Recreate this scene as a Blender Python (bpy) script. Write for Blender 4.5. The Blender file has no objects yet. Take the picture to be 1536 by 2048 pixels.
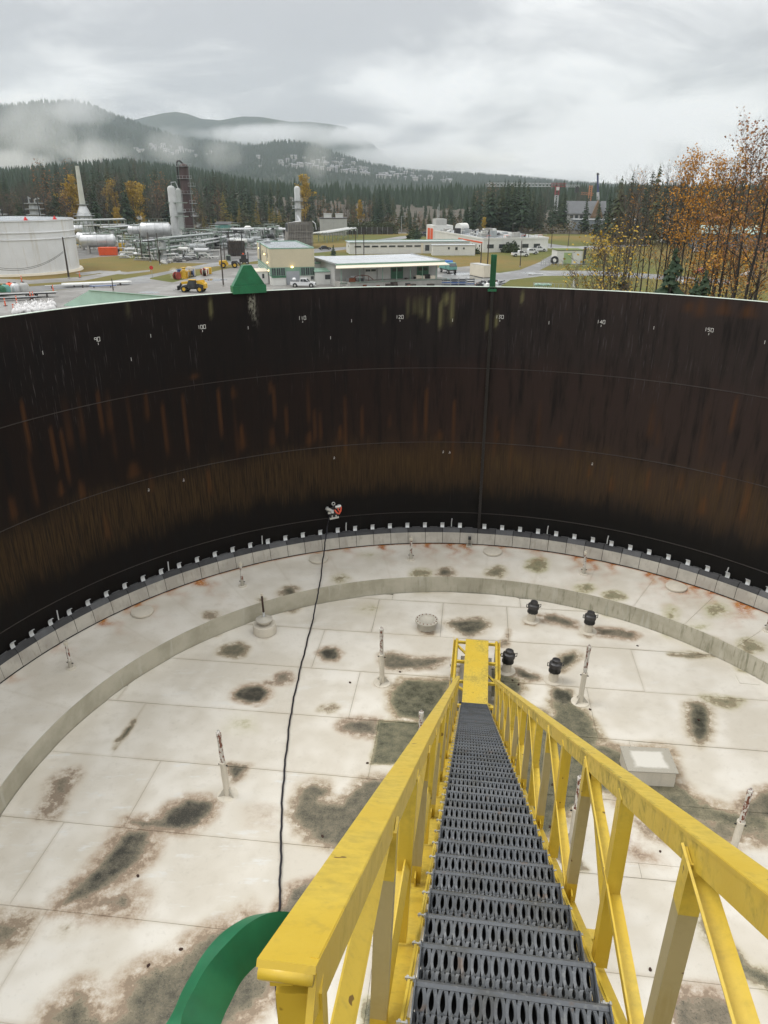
import bpy, math, random
import numpy as np
from mathutils import Vector, Matrix
from mathutils.geometry import tessellate_polygon

# ------------------------------------------------------------------ camera
SC = bpy.context.scene
PITCH, ROLL, FPX = math.radians(23.3), math.radians(0.12), 1500.0
CAM = np.array([0.0, 0.0, 20.0])
cd = bpy.data.cameras.new('camera')
cam = bpy.data.objects.new('camera', cd)
SC.collection.objects.link(cam)
cd.sensor_fit = 'VERTICAL'
cd.sensor_height = 36.0
cd.lens = 36.0 * FPX / 2048.0
cd.clip_start, cd.clip_end = 0.05, 60000.0
_fw = np.array([0, math.cos(PITCH), -math.sin(PITCH)])
_rt = np.array([1.0, 0, 0])
_up = np.cross(_rt, _fw)
_A = math.cos(ROLL) * _rt + math.sin(ROLL) * _up
_B = -math.sin(ROLL) * _rt + math.cos(ROLL) * _up
mw = Matrix.Identity(4)
for i in range(3):
    mw[i][0], mw[i][1], mw[i][2], mw[i][3] = _A[i], _B[i], -_fw[i], CAM[i]
cam.matrix_world = mw
SC.camera = cam

# ------------------------------------------------------------------ sky, sun, exposure
SUN_DIR = Vector((-0.55, 0.12, 0.80)).normalized()
sun_el = math.asin(SUN_DIR.z)
sun_az = math.atan2(SUN_DIR.x, SUN_DIR.y)
W = bpy.data.worlds.new('World')
SC.world = W
W.use_nodes = True
nt = W.node_tree
nt.nodes.clear()
def wn(t, **k):
    n = nt.nodes.new(t)
    for a, b in k.items():
        setattr(n, a, b)
    return n
wo = wn('ShaderNodeOutputWorld'); bg = wn('ShaderNodeBackground')
sky = wn('ShaderNodeTexSky', sky_type='NISHITA', sun_disc=False)
sky.sun_elevation, sky.sun_rotation = sun_el, sun_az
tc = wn('ShaderNodeTexCoord'); sep = wn('ShaderNodeSeparateXYZ')
nt.links.new(tc.outputs['Generated'], sep.inputs[0])
def wmath(op, a, b=None, clamp=False):
    n = wn('ShaderNodeMath', operation=op, use_clamp=clamp)
    for i, x in enumerate((a, b)):
        if x is None: continue
        if isinstance(x, (int, float)): n.inputs[i].default_value = x
        else: nt.links.new(x, n.inputs[i])
    return n.outputs[0]
el = wmath('MAXIMUM', sep.outputs[2], 0.0)
den = wmath('ADD', el, 0.22)
cx = wmath('DIVIDE', sep.outputs[0], den); cy = wmath('DIVIDE', sep.outputs[1], den)
cmb = wn('ShaderNodeCombineXYZ'); nt.links.new(cx, cmb.inputs[0]); nt.links.new(cy, cmb.inputs[1])
def wnoise(scale, detail, rough, dist=0.0, off=0.0):
    n = wn('ShaderNodeTexNoise', noise_dimensions='4D')
    n.inputs['Scale'].default_value = scale; n.inputs['Detail'].default_value = detail
    n.inputs['Roughness'].default_value = rough; n.inputs['Distortion'].default_value = dist
    n.inputs['W'].default_value = off
    nt.links.new(cmb.outputs[0], n.inputs['Vector'])
    return n.outputs['Fac']
cl = wmath('ADD', wmath('MULTIPLY', wnoise(0.6, 6, 0.5, 0.3, 3.4), 0.55), wmath('MULTIPLY', wnoise(1.9, 9, 0.58, 0.5, 1.7), 0.45))
ramp = wn('ShaderNodeValToRGB')
ramp.color_ramp.interpolation = 'B_SPLINE'
e = ramp.color_ramp.elements
e[0].position, e[0].color = 0.43, (0.47, 0.483, 0.51, 1)
e[1].position, e[1].color = 0.575, (1.06, 1.06, 1.05, 1)
m_ = e.new(0.5); m_.color = (0.735, 0.742, 0.75, 1)
nt.links.new(cl, ramp.inputs[0])
# overcast dome: brighter towards the zenith, as under any even cloud deck
gr = wmath('ADD', wmath('MULTIPLY', el, 1.45), 0.88)
mul = wn('ShaderNodeVectorMath', operation='SCALE')
nt.links.new(ramp.outputs[0], mul.inputs[0]); nt.links.new(gr, mul.inputs['Scale'])
sks = wn('ShaderNodeVectorMath', operation='SCALE'); sks.inputs['Scale'].default_value = 0.1
nt.links.new(sky.outputs[0], sks.inputs[0])
mx = wn('ShaderNodeMix', data_type='RGBA'); mx.inputs[0].default_value = 0.96
nt.links.new(sks.outputs[0], mx.inputs[6]); nt.links.new(mul.outputs[0], mx.inputs[7])
nt.links.new(mx.outputs[2], bg.inputs[0]); bg.inputs[1].default_value = 1.0
nt.links.new(bg.outputs[0], wo.inputs[0])

sd = bpy.data.lights.new('sun', 'SUN')
sd.energy, sd.angle, sd.color = 1.5, math.radians(25), (1.0, 0.97, 0.93)
sun = bpy.data.objects.new('sun', sd)
SC.collection.objects.link(sun)
sun.location = (0, 0, 60)
sun.rotation_euler = SUN_DIR.to_track_quat('Z', 'Y').to_euler()
SC.view_settings.view_transform = 'Standard'
SC.view_settings.look = 'None'
SC.view_settings.exposure = 0.0
SC.view_settings.gamma = 1.0
SC.view_settings.use_curve_mapping = False
SC.render.engine = 'CYCLES'
SC.cycles.use_denoising = True
SC.cycles.max_bounces = 4
SC.cycles.diffuse_bounces = 2
SC.cycles.glossy_bounces = 2
SC.cycles.transparent_max_bounces = 6
SC.cycles.volume_bounces = 2
SC.cycles.volume_max_steps = 96
SC.cycles.use_adaptive_sampling = True
SC.cycles.adaptive_threshold = 0.02

# ------------------------------------------------------------------ helpers
rnd = random.Random(7)
COL = SC.collection

def ray(u, v):
    return ((u - 768) * _A + (1024 - v) * _B) / FPX + _fw
def atz(u, v, z=0.0):
    d = ray(u, v); return CAM + d * (z - 20.0) / d[2]
def aty(u, v, y):
    d = ray(u, v); return CAM + d * y / d[1]
def hgt(u, v, p):
    """height at which the ray of a pixel passes over the ground point p"""
    d = ray(u, v); return 20.0 + d[2] * math.hypot(p[0], p[1]) / math.hypot(d[0], d[1])

class MB:
    def __init__(s): s.v, s.f = [], []
    def add(s, vs, fs):
        n = len(s.v); s.v += [tuple(map(float, q)) for q in vs]; s.f += [tuple(i + n for i in q) for q in fs]; return s
    def box(s, x0, y0, z0, x1, y1, z1):
        return s.add([(x0,y0,z0),(x1,y0,z0),(x1,y1,z0),(x0,y1,z0),(x0,y0,z1),(x1,y0,z1),(x1,y1,z1),(x0,y1,z1)],
                     [(0,3,2,1),(4,5,6,7),(0,1,5,4),(1,2,6,5),(2,3,7,6),(3,0,4,7)])
    def bar(s, p, q, w, h, up=(0, 0, 1), oa=0.0, ob=0.0):
        """box from p to q, w across, h along 'up'; oa, ob shift it across and up"""
        p, q, up = Vector(p), Vector(q), Vector(up)
        d = (q - p).normalized(); a = d.cross(up)
        if a.length < 1e-5: a = d.cross(Vector((1, 0, 0)))
        a.normalize(); b = a.cross(d).normalized()
        o = a * oa + b * ob
        vs = []
        for c in (p + o, q + o):
            for i, j in ((-1,-1),(1,-1),(1,1),(-1,1)):
                vs.append(c + a * (i * w / 2) + b * (j * h / 2))
        return s.add(vs, [(0,1,2,3),(7,6,5,4),(0,4,5,1),(1,5,6,2),(2,6,7,3),(3,7,4,0)])
    def angle(s, p, q, w, t, up=(0, 0, 1), sa=1, sb=-1):
        """L section: a flange across at the top and a leg at one side"""
        s.bar(p, q, w, t, up)
        return s.bar(p, q, t, w, up, oa=sa * (w / 2 - t / 2), ob=sb * (w / 2 + t / 2 - 0.001))
    def tube(s, pts, r, n=8, cap=True):
        pts = [Vector(p) for p in pts]; m = len(pts)
        rs = r if isinstance(r, (list, tuple)) else [r] * m
        base = len(s.v); prev = None
        for i, p in enumerate(pts):
            d = (pts[min(i + 1, m - 1)] - pts[max(i - 1, 0)])
            d = d.normalized() if d.length > 1e-9 else Vector((0, 0, 1))
            if prev is None:
                a = d.cross(Vector((0, 0, 1)))
                if a.length < 1e-3: a = Vector((1, 0, 0))
            else:
                a = prev - d * prev.dot(d)
            a.normalize(); prev = a; b = d.cross(a)
            for k in range(n):
                t = 2 * math.pi * k / n
                s.v.append(tuple(p + a * (rs[i] * math.cos(t)) + b * (rs[i] * math.sin(t))))
        for i in range(m - 1):
            for k in range(n):
                k2 = (k + 1) % n
                s.f.append((base + i*n + k, base + i*n + k2, base + (i+1)*n + k2, base + (i+1)*n + k))
        if cap:
            s.f.append(tuple(base + k for k in range(n))[::-1]); s.f.append(tuple(base + (m-1)*n + k for k in range(n)))
        return s
    def cyl(s, x, y, z0, z1, r, n=16, r1=None):
        return s.tube([(x, y, z0), (x, y, z1)], [r, r if r1 is None else r1], n)
    def lathe(s, prof, n=24, c=(0, 0, 0), closed=False):
        base = len(s.v)
        for r, z in prof:
            for k in range(n):
                t = 2 * math.pi * k / n
                s.v.append((c[0] + r * math.cos(t), c[1] + r * math.sin(t), c[2] + z))
        m = len(prof)
        for i in range(m - 1 + (1 if closed else 0)):
            j = (i + 1) % m
            for k in range(n):
                k2 = (k + 1) % n
                s.f.append((base + i*n + k, base + i*n + k2, base + j*n + k2, base + j*n + k))
        return s
    def sweep_arc(s, prof, c, t0, t1, n):
        """closed (r,z) profile swept round centre c from azimuth t0 to t1 (clockwise from +y)"""
        base = len(s.v); m = len(prof)
        for k in range(n + 1):
            t = t0 + (t1 - t0) * k / n
            for r, z in prof:
                s.v.append((c[0] + r * math.sin(t), c[1] + r * math.cos(t), z))
        for k in range(n):
            for i in range(m):
                j = (i + 1) % m
                s.f.append((base + k*m + i, base + k*m + j, base + (k+1)*m + j, base + (k+1)*m + i))
        if abs(t1 - t0) < 6.28:
            s.f.append(tuple(base + i for i in range(m))[::-1]); s.f.append(tuple(base + n*m + i for i in range(m)))
        return s
    def prism(s, poly, z0, z1):
        n = len(poly)
        vs = [(x, y, z0) for x, y in poly] + [(x, y, z1) for x, y in poly]
        fs = [tuple(range(n))[::-1], tuple(range(n, 2*n))] + [(i, (i+1) % n, n + (i+1) % n, n + i) for i in range(n)]
        return s.add(vs, fs)
    def extrude(s, poly, o, ax, ay, an, d):
        """planar polygon (a,b) in the frame o,ax,ay pushed by d along an"""
        o, ax, ay, an = map(Vector, (o, ax, ay, an)); n = len(poly)
        lo = [o + ax * a + ay * b for a, b in poly]
        return s.add(lo + [q + an * d for q in lo], [tuple(range(n))[::-1], tuple(range(n, 2*n))] + [(i, (i+1) % n, n + (i+1) % n, n + i) for i in range(n)])
    def ell(s, c, r, n=10, m=6, zmin=-1.0):
        prof = []
        for i in range(m + 1):
            t = -math.pi/2 + math.pi * i / m
            prof.append((max(math.cos(t), 1e-3), max(math.sin(t), zmin)))
        base = len(s.v)
        for q, z in prof:
            for k in range(n):
                t = 2*math.pi*k/n
                s.v.append((c[0] + r[0]*q*math.cos(t), c[1] + r[1]*q*math.sin(t), c[2] + r[2]*z))
        for i in range(m):
            for k in range(n):
                k2 = (k+1) % n
                s.f.append((base+i*n+k, base+i*n+k2, base+(i+1)*n+k2, base+(i+1)*n+k))
        return s
    def shift(s, o):
        s.v = [(a - o[0], b - o[1], c - o[2]) for a, b, c in s.v]; return s
    def xf(s, M):
        s.v = [tuple(M @ Vector(q)) for q in s.v]; return s
    def mesh(s, name, mat, smooth=False):
        me = bpy.data.meshes.new(name)
        me.from_pydata(s.v, [], s.f); me.update()
        if mat is not None: me.materials.append(mat)
        if smooth:
            for p in me.polygons: p.use_smooth = True
            if smooth is not True: me.set_sharp_from_angle(angle=math.radians(smooth))
        return me

def link(name, data, parent=None):
    o = bpy.data.objects.new(name, data); COL.objects.link(o)
    if parent is not None:
        o.parent = parent; KIDS.setdefault(parent.name, []).append(o)
    return o
def tag(o, label=None, cat=None, group=None, kind=None):
    if label: o['label'] = label
    if cat: o['category'] = cat
    if group: o['group'] = group
    if kind: o['kind'] = kind
    return o
def thing(name, label, cat, loc=(0, 0, 0), rz=0.0, group=None):
    o = link(name, None); o.location = tuple(float(q) for q in loc); o.rotation_euler = (0, 0, rz)
    o.empty_display_size = 0.3
    return tag(o, label, cat, group)
def part(name, mb, mat, parent, smooth=False, world=False, kind=None):
    if world:
        r = parent
        while r.parent: r = r.parent
        mb.shift(r.location)
    o = link(name, mb.mesh(name, mat, smooth), parent)
    if kind: o['kind'] = kind
    return o
def single(name, mb, mat, label, cat, group=None, smooth=False, loc=(0, 0, 0), rz=0.0):
    o = link(name, mb.mesh(name, mat, smooth)); o.location = tuple(float(q) for q in loc); o.rotation_euler = (0, 0, rz)
    return tag(o, label, cat, group)
def struct(name, mb, mat, smooth=False):
    o = link(name, mb.mesh(name, mat, smooth)); o['kind'] = 'structure'; return o
def copy_tree(o, parent=None):
    c = o.copy(); COL.objects.link(c); c.parent = parent
    for ch in KIDS.get(o.name, []):
        copy_tree(ch, c)
    return c
KIDS = {}

# ------------------------------------------------------------------ materials
class NT:
    def __init__(s, name):
        s.m = bpy.data.materials.new(name); s.m.use_nodes = True
        s.t = s.m.node_tree; s.b = s.t.nodes['Principled BSDF']; s.out = s.t.nodes['Material Output']
    def n(s, t, **k):
        q = s.t.nodes.new(t)
        for a, b in k.items(): setattr(q, a, b)
        return q
    def lk(s, a, b): s.t.links.new(a, b)
    def setv(s, inp, x):
        if hasattr(x, 'is_output') or isinstance(x, bpy.types.NodeSocket): s.lk(x, inp)
        elif isinstance(x, (int, float)): inp.default_value = x
        else:
            x = tuple(x); inp.default_value = x + (1,) if len(x) == 3 and len(inp.default_value) == 4 else x
    def math(s, op, a, b=None, c=None, clamp=False):
        q = s.n('ShaderNodeMath', operation=op, use_clamp=clamp)
        for i, x in enumerate((a, b, c)):
            if x is not None: s.setv(q.inputs[i], x)
        return q.outputs[0]
    def mix(s, f, a, b, blend='MIX'):
        q = s.n('ShaderNodeMix', data_type='RGBA', blend_type=blend)
        s.setv(q.inputs[0], f); s.setv(q.inputs[6], a); s.setv(q.inputs[7], b)
        return q.outputs[2]
    def pos(s, scale=(1, 1, 1), kind='Position'):
        if kind == 'Position': o = s.n('ShaderNodeNewGeometry').outputs['Position']
        else: o = s.n('ShaderNodeTexCoord').outputs[kind]
        q = s.n('ShaderNodeMapping'); q.inputs['Scale'].default_value = scale; s.lk(o, q.inputs[0])
        return q.outputs[0]
    def noise(s, vec, scale, detail=4, rough=0.55, dist=0.0):
        q = s.n('ShaderNodeTexNoise'); s.lk(vec, q.inputs['Vector'])
        q.inputs['Scale'].default_value = scale; q.inputs['Detail'].default_value = detail
        q.inputs['Roughness'].default_value = rough; q.inputs['Distortion'].default_value = dist
        return q.outputs['Fac']
    def ramp(s, f, stops, interp='LINEAR'):
        q = s.n('ShaderNodeValToRGB'); s.lk(f, q.inputs[0]); q.color_ramp.interpolation = interp
        e = q.color_ramp.elements
        while len(e) < len(stops): e.new(0.5)
        for k, (p, c) in enumerate(stops):
            e[k].position = p
            e[k].color = (c, c, c, 1) if isinstance(c, (int, float)) else tuple(c) + (1,)
        return q.outputs[0]
    def sstep(s, x, a, b):
        q = s.n('ShaderNodeMapRange', interpolation_type='SMOOTHSTEP'); s.setv(q.inputs[0], x)
        q.inputs[1].default_value, q.inputs[2].default_value = a, b
        return q.outputs[0]
    def attr(s, name):
        q = s.n('ShaderNodeAttribute', attribute_name=name)
        r = s.n('ShaderNodeSeparateColor'); s.lk(q.outputs['Color'], r.inputs[0])
        return r.outputs
    def bump(s, h, strength=0.3, dist=0.02):
        q = s.n('ShaderNodeBump'); q.inputs['Strength'].default_value = strength; q.inputs['Distance'].default_value = dist
        s.lk(h, q.inputs['Height']); s.lk(q.outputs[0], s.b.inputs['Normal'])
    def done(s, col, rough=0.6, metal=0.0, spec=0.5):
        s.setv(s.b.inputs['Base Color'], col); s.setv(s.b.inputs['Roughness'], rough)
        s.b.inputs['Metallic'].default_value = metal; s.b.inputs['Specular IOR Level'].default_value = spec
        return s.m

def plain(name, col, rough=0.6, var=0.25, scale=0.6, metal=0.0, dirt=0.0, spec=0.4, bump=0.0):
    """paint or metal with weathering: tone drift, fine grain and dirt runs"""
    k = NT(name); p = k.pos()
    a = k.noise(p, scale, 5, 0.6); b = k.noise(p, scale * 14, 3, 0.6)
    f = k.math('ADD', k.math('MULTIPLY', a, 0.7), k.math('MULTIPLY', b, 0.3))
    lo = [c * (1 - var) for c in col]; hi = [min(c * (1 + var * 0.8), 0.95) for c in col]
    c = k.ramp(f, [(0.3, lo), (0.7, hi)])
    if dirt > 0:
        st = k.noise(k.pos((1, 1, 0.12)), scale * 5, 4, 0.65)
        c = k.mix(k.math('MULTIPLY', k.sstep(st, 0.5, 0.72), dirt), c, [q * 0.35 + 0.02 for q in col])
    if bump: k.bump(b, bump, 0.01)
    return k.done(c, rough, metal, spec)
# ------------------------------------------------------------------ the tank: numbers read off the photograph
TC = np.array([1.71, 11.46])          # centre of the tank
TR = 12.0                             # inner radius of the shell
RIM, DECK = 17.30, 8.15               # top of the shell, deck of the floating roof
RP, RS = 9.60, 11.74                  # inner and outer edge of the pontoon ring
ZP0, ZP1 = 8.69, 8.84
def onwall(az, r, z=0.0):
    return np.array([TC[0] + r * math.sin(az), TC[1] + r * math.cos(az), z])
def wallaz(u, v, r=12.0):
    d = ray(u, v); a = d[0]**2 + d[1]**2; b = -2 * (d[0]*TC[0] + d[1]*TC[1]); c = TC @ TC - r*r
    t = (-b + math.sqrt(b*b - 4*a*c)) / (2*a); p = CAM + t * d
    return math.atan2(p[0] - TC[0], p[1] - TC[1]), p[2]

def smooth01(x): x = np.clip(x, 0, 1); return x*x*(3 - 2*x)
def poly_sd(P, poly):
    """signed distance (positive inside) of points P (n,2) to a polygon"""
    poly = np.asarray(poly, float); n = len(poly)
    d = np.full(len(P), 1e9); ins = np.zeros(len(P), bool)
    for i in range(n):
        a, b = poly[i], poly[(i+1) % n]; e = b - a; w = P - a
        t = np.clip((w @ e) / max(e @ e, 1e-12), 0, 1)
        q = w - t[:, None] * e; d = np.minimum(d, (q*q).sum(1))
        c = ((a[1] > P[:, 1]) != (b[1] > P[:, 1]))
        with np.errstate(divide='ignore', invalid='ignore'):
            xx = (b[0]-a[0]) * (P[:, 1]-a[1]) / (b[1]-a[1] + 1e-15) + a[0]
        ins ^= c & (P[:, 0] < xx)
    return np.where(ins, 1, -1) * np.sqrt(d)
_rs = np.random.RandomState(3)
_lat = _rs.rand(64, 64, 64)
def vnoise(x, y, z=0.0):
    x = np.asarray(x, float); y = np.asarray(y, float); z = np.asarray(z, float) + 0*x
    xi, yi, zi = np.floor(x).astype(int), np.floor(y).astype(int), np.floor(z).astype(int)
    fx, fy, fz = x - xi, y - yi, z - zi
    fx, fy, fz = fx*fx*(3-2*fx), fy*fy*(3-2*fy), fz*fz*(3-2*fz)
    r = 0
    for a in (0, 1):
        for b in (0, 1):
            for c in (0, 1):
                r = r + _lat[(xi+a) % 64, (yi+b) % 64, (zi+c) % 64] * (fx if a else 1-fx) * (fy if b else 1-fy) * (fz if c else 1-fz)
    return r
def fbm(x, y, z=0.0, o=4):
    s, a, t = 0, 0.5, 0
    for k in range(o):
        s = s + a * vnoise(x * 2**k + 7.3*k, y * 2**k + 3.1*k, z * 2**k); t += a; a *= 0.5
    return s / t
def set_col(me, name, arr):
    at = me.color_attributes.new(name, 'FLOAT_COLOR', 'POINT')
    full = np.ones((len(me.vertices), 4), np.float32); full[:, :arr.shape[1]] = arr
    at.data.foreach_set('color', full.ravel())

# --- shell material: bare rusted plate, dark with oil, streaked by rain
def shell_material():
    k = NT('rusted shell plate'); uv = k.n('ShaderNodeUVMap').outputs[0]
    def m(sx, sy):
        q = k.n('ShaderNodeMapping'); q.inputs['Scale'].default_value = (sx, sy, 1); k.lk(uv, q.inputs[0]); return q.outputs[0]
    sp = k.n('ShaderNodeSeparateXYZ'); k.lk(uv, sp.inputs[0]); z = sp.outputs[1]; u = sp.outputs[0]
    fine = k.noise(m(1, 0.045), 22, 3, 0.7)
    med = k.noise(m(1, 0.10), 4.5, 4, 0.65)
    big = k.noise(m(1, 0.5), 0.55, 4, 0.6)
    wob = k.math('MULTIPLY', k.math('SUBTRACT', k.noise(m(1, 0.35), 1.3, 4, 0.6), 0.5), 1.3)
    zz = k.math('ADD', z, wob)
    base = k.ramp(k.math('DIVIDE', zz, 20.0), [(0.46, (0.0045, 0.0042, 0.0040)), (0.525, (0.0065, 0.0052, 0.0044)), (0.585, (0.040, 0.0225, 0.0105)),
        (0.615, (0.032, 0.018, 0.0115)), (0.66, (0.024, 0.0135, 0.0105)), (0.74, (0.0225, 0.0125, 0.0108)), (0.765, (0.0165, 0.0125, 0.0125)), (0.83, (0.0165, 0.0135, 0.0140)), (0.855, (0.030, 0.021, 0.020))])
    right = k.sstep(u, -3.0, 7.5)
    base = k.mix(k.math('MULTIPLY', right, 0.50), base, k.mix(k.sstep(z, 10.0, 11.4), (0.0065, 0.006, 0.0055), (0.040, 0.029, 0.025)))  # right side painted lighter, for the lit wall and its sheen
    base = k.mix(k.math('MULTIPLY', k.sstep(u, 3.0, -8.0), 0.74), base, (0.0060, 0.0042, 0.0036))  # left side darkened in colour, where the wall faces away from the light
    # blackened runs, grey mineral runs, rust runs
    c = k.mix(k.math('MULTIPLY', k.sstep(med, 0.44, 0.74), 0.75), base, (0.0055, 0.0052, 0.0055))
    up = k.sstep(z, 13.6, 15.6)
    gm = k.math('MULTIPLY', k.math('MULTIPLY', k.sstep(fine, 0.56, 0.74), k.sstep(big, 0.40, 0.62)), k.math('ADD', k.math('MULTIPLY', up, 0.80), 0.16))
    c = k.mix(gm, c, (0.078, 0.070, 0.069))
    low = k.math('MULTIPLY', k.sstep(zz, 10.4, 11.3), k.sstep(zz, 12.7, 11.9))
    go = k.math('MULTIPLY', low, k.sstep(fine, 0.30, 0.80))
    c = k.mix(k.math('MULTIPLY', go, 0.85), c, (0.070, 0.042, 0.016))
    a = k.attr('marks')
    jit = k.math('ADD', k.math('MULTIPLY', fine, 1.5), 0.25)
    c = k.mix(k.math('MULTIPLY', a[1], k.math('MULTIPLY', jit, 0.62), clamp=True), c, (0.100, 0.040, 0.012))
    c = k.mix(k.math('MULTIPLY', a[0], k.math('MULTIPLY', jit, 0.85), clamp=True), c, (0.185, 0.175, 0.080))
    c = k.mix(k.math('MULTIPLY', a[2], k.math('MULTIPLY', k.sstep(k.noise(m(1, 0.5), 12, 4, 0.7), 0.42, 0.6), 0.9), clamp=True), c, (0.46, 0.45, 0.36))
    k.bump(k.math('ADD', fine, med), 0.12, 0.01)
    return k.done(c, k.math('ADD', k.math('MULTIPLY', fine, 0.3), 0.50), 0.0, 0.14)
M_SHELL = shell_material()
M_SHELLOUT = plain('white tank paint', (0.62, 0.66, 0.62), 0.5, 0.12)
M_RIMP = plain('pale green rim paint', (0.60, 0.68, 0.60), 0.45, 0.15, 1.0)
M_GREEN = plain('green gloss paint', (0.018, 0.150, 0.066), 0.36, 0.35, 2.2, dirt=0.30, spec=0.5)
M_CHALK = plain('white paint marker', (0.74, 0.74, 0.70), 0.8, 0.1)
M_WELD = plain('rusted weld bead', (0.030, 0.023, 0.018), 0.6, 0.5, 3.0)

def shell_mesh(z0, z1):
    nz = max(2, int((z1 - z0) / 0.12)); a0, a1 = math.radians(-112), math.radians(112); na = 520
    az = np.linspace(a0, a1, na + 1); zz = np.linspace(z0, z1, nz + 1)
    AZ, ZZ = np.meshgrid(az, zz)
    r = TR + 0.012 * (fbm(AZ * 5, ZZ * 0.8, 2.0, 3) - 0.5)
    vs = np.stack([TC[0] + r*np.sin(AZ), TC[1] + r*np.cos(AZ), ZZ], -1).reshape(-1, 3)
    n = na + 1
    fs = [(j*n+i, j*n+i+1, (j+1)*n+i+1, (j+1)*n+i) for j in range(nz) for i in range(na)]
    me = bpy.data.meshes.new('shell_course'); me.from_pydata(vs.tolist(), [], fs); me.update()
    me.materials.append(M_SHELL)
    for p in me.polygons: p.use_smooth = True
    uv = me.uv_layers.new(name='UVMap')
    U = (AZ * TR).ravel(); Z = ZZ.ravel()
    li = np.empty(len(me.loops), np.int32); me.loops.foreach_get('vertex_index', li)
    uv.data.foreach_set('uv', np.stack([U[li], Z[li]], -1).astype(np.float32).ravel())
    mk = np.zeros((len(U), 3))
    for az_, zt, zb, w, g, ch in WALLMARKS:
        du = (U - az_ * TR); t = (zt - Z) / (zt - zb)
        inz = smooth01((zt + 0.06 - Z) / 0.25) * smooth01((Z - zb) / (0.35 * (zt - zb)))
        ww = w * (0.55 + 0.9 * np.clip(t, 0, 1) * g)
        mk[:, ch] = np.maximum(mk[:, ch], np.exp(-(du / ww)**2) * inz * (0.65 + 0.35*vnoise(U*9, Z*0.4)))
    set_col(me, 'marks', mk)
    return me
WALLMARKS = []
def wm(u, v0, v1, wpx, ch, g=1.0, amp=1.0):
    a, zt = wallaz(u, v0); _, zb = wallaz(u, v1)
    WALLMARKS.append((a, zt, zb, max(wpx * 23.0 / 1500 * 0.5, 0.03), g, ch))
for q in [(883,600,665,10),(905,580,655,12),(892,583,612,14),(843,588,640,8),(857,590,650,7),(831,592,632,8),(815,590,640,5),(767,610,652,5),(748,600,640,4),(1046,580,612,6),(993,625,660,7),(976,622,668,5),(421,595,640,7),(250,590,640,6)]: wm(*q, 0, 0.2)
for q in [(543,850,898,8),(618,860,895,11),(680,850,888,9),(482,846,908,11),(118,960,1000,9),(20,990,1050,10),(160,958,1006,9),(121,855,990,5),(265,922,962,18),(52,900,1040,5),(100,850,960,5),(210,775,880,6),(250,780,920,4),(288,780,850,6),(365,785,930,4),(435,775,890,5),(466,770,800,7),(540,760,790,6),(547,770,850,4),(880,858,882,9),(995,858,885,6),(1122,865,896,10),(1300,935,990,8),(1225,950,990,10),(1180,930,960,6),(1365,940,990,8),(1410,990,1040,14),(1450,920,1000,6),(1310,800,890,7),(1475,790,880,6),(1500,960,1060,12),(300,940,990,6),(415,935,1000,7),(208,1020,1090,8),(995,840,900,3),(778,820,860,4),(613,750,860,3),(388,745,760,14),(640,905,960,4),(1405,595,640,16),(1450,600,635,22),(1500,606,640,22),(1380,600,625,16)]: wm(*q, 1, 1.0)
for q in range(24): wm(rnd.uniform(-100, 1640), 770 + rnd.uniform(0, 60), 880 + rnd.uniform(0, 90), rnd.uniform(3, 7), 1, 0.8)
for q in [(505,586,655,9),(500,588,632,5),(510,600,668,5)]: wm(*q, 2, 0.0)

tank = thing('storage_tank', 'huge open-topped round steel tank with dark rust-streaked inner wall', 'storage tank', (TC[0], TC[1], 0))
zs = [0, 2.47, 4.95, 7.42, 9.90, 12.40, 14.84, RIM]
for k in range(7):
    if k >= 3:
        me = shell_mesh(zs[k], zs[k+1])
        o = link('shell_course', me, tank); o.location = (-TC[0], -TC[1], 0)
    else:
        mb = MB(); mb.sweep_arc([(TR, zs[k]), (TR, zs[k+1]), (TR + 0.012, zs[k+1]), (TR + 0.012, zs[k])], TC, math.radians(-112), math.radians(112), 120)
        part('shell_course', mb, M_WELD, tank, world=True)
mb = MB(); mb.sweep_arc([(TR + 0.014, 0), (TR + 0.014, RIM - 0.1), (TR + 0.02, RIM - 0.1), (TR + 0.02, 0)], TC, math.radians(-112), math.radians(112), 200)
part('outer_coat', mb, M_SHELLOUT, tank, smooth=40, world=True)
for k in (4, 5, 6):
    mb = MB(); z = zs[k]
    mb.sweep_arc([(TR + 0.002, z - 0.012), (TR - 0.008, z - 0.004), (TR - 0.008, z + 0.004), (TR + 0.002, z + 0.012)], TC, math.radians(-112), math.radians(112), 300)
    part('weld_seam', mb, M_WELD, tank, world=True)
mb = MB(); mb.sweep_arc([(TR - 0.012, RIM), (TR - 0.012, RIM + 0.012), (TR + 0.09, RIM + 0.012), (TR + 0.09, RIM - 0.09), (TR + 0.078, RIM - 0.09), (TR + 0.078, RIM)], TC, math.radians(-112), math.radians(112), 300)
part('top_angle', mb, M_RIMP, tank, world=True)

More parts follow.
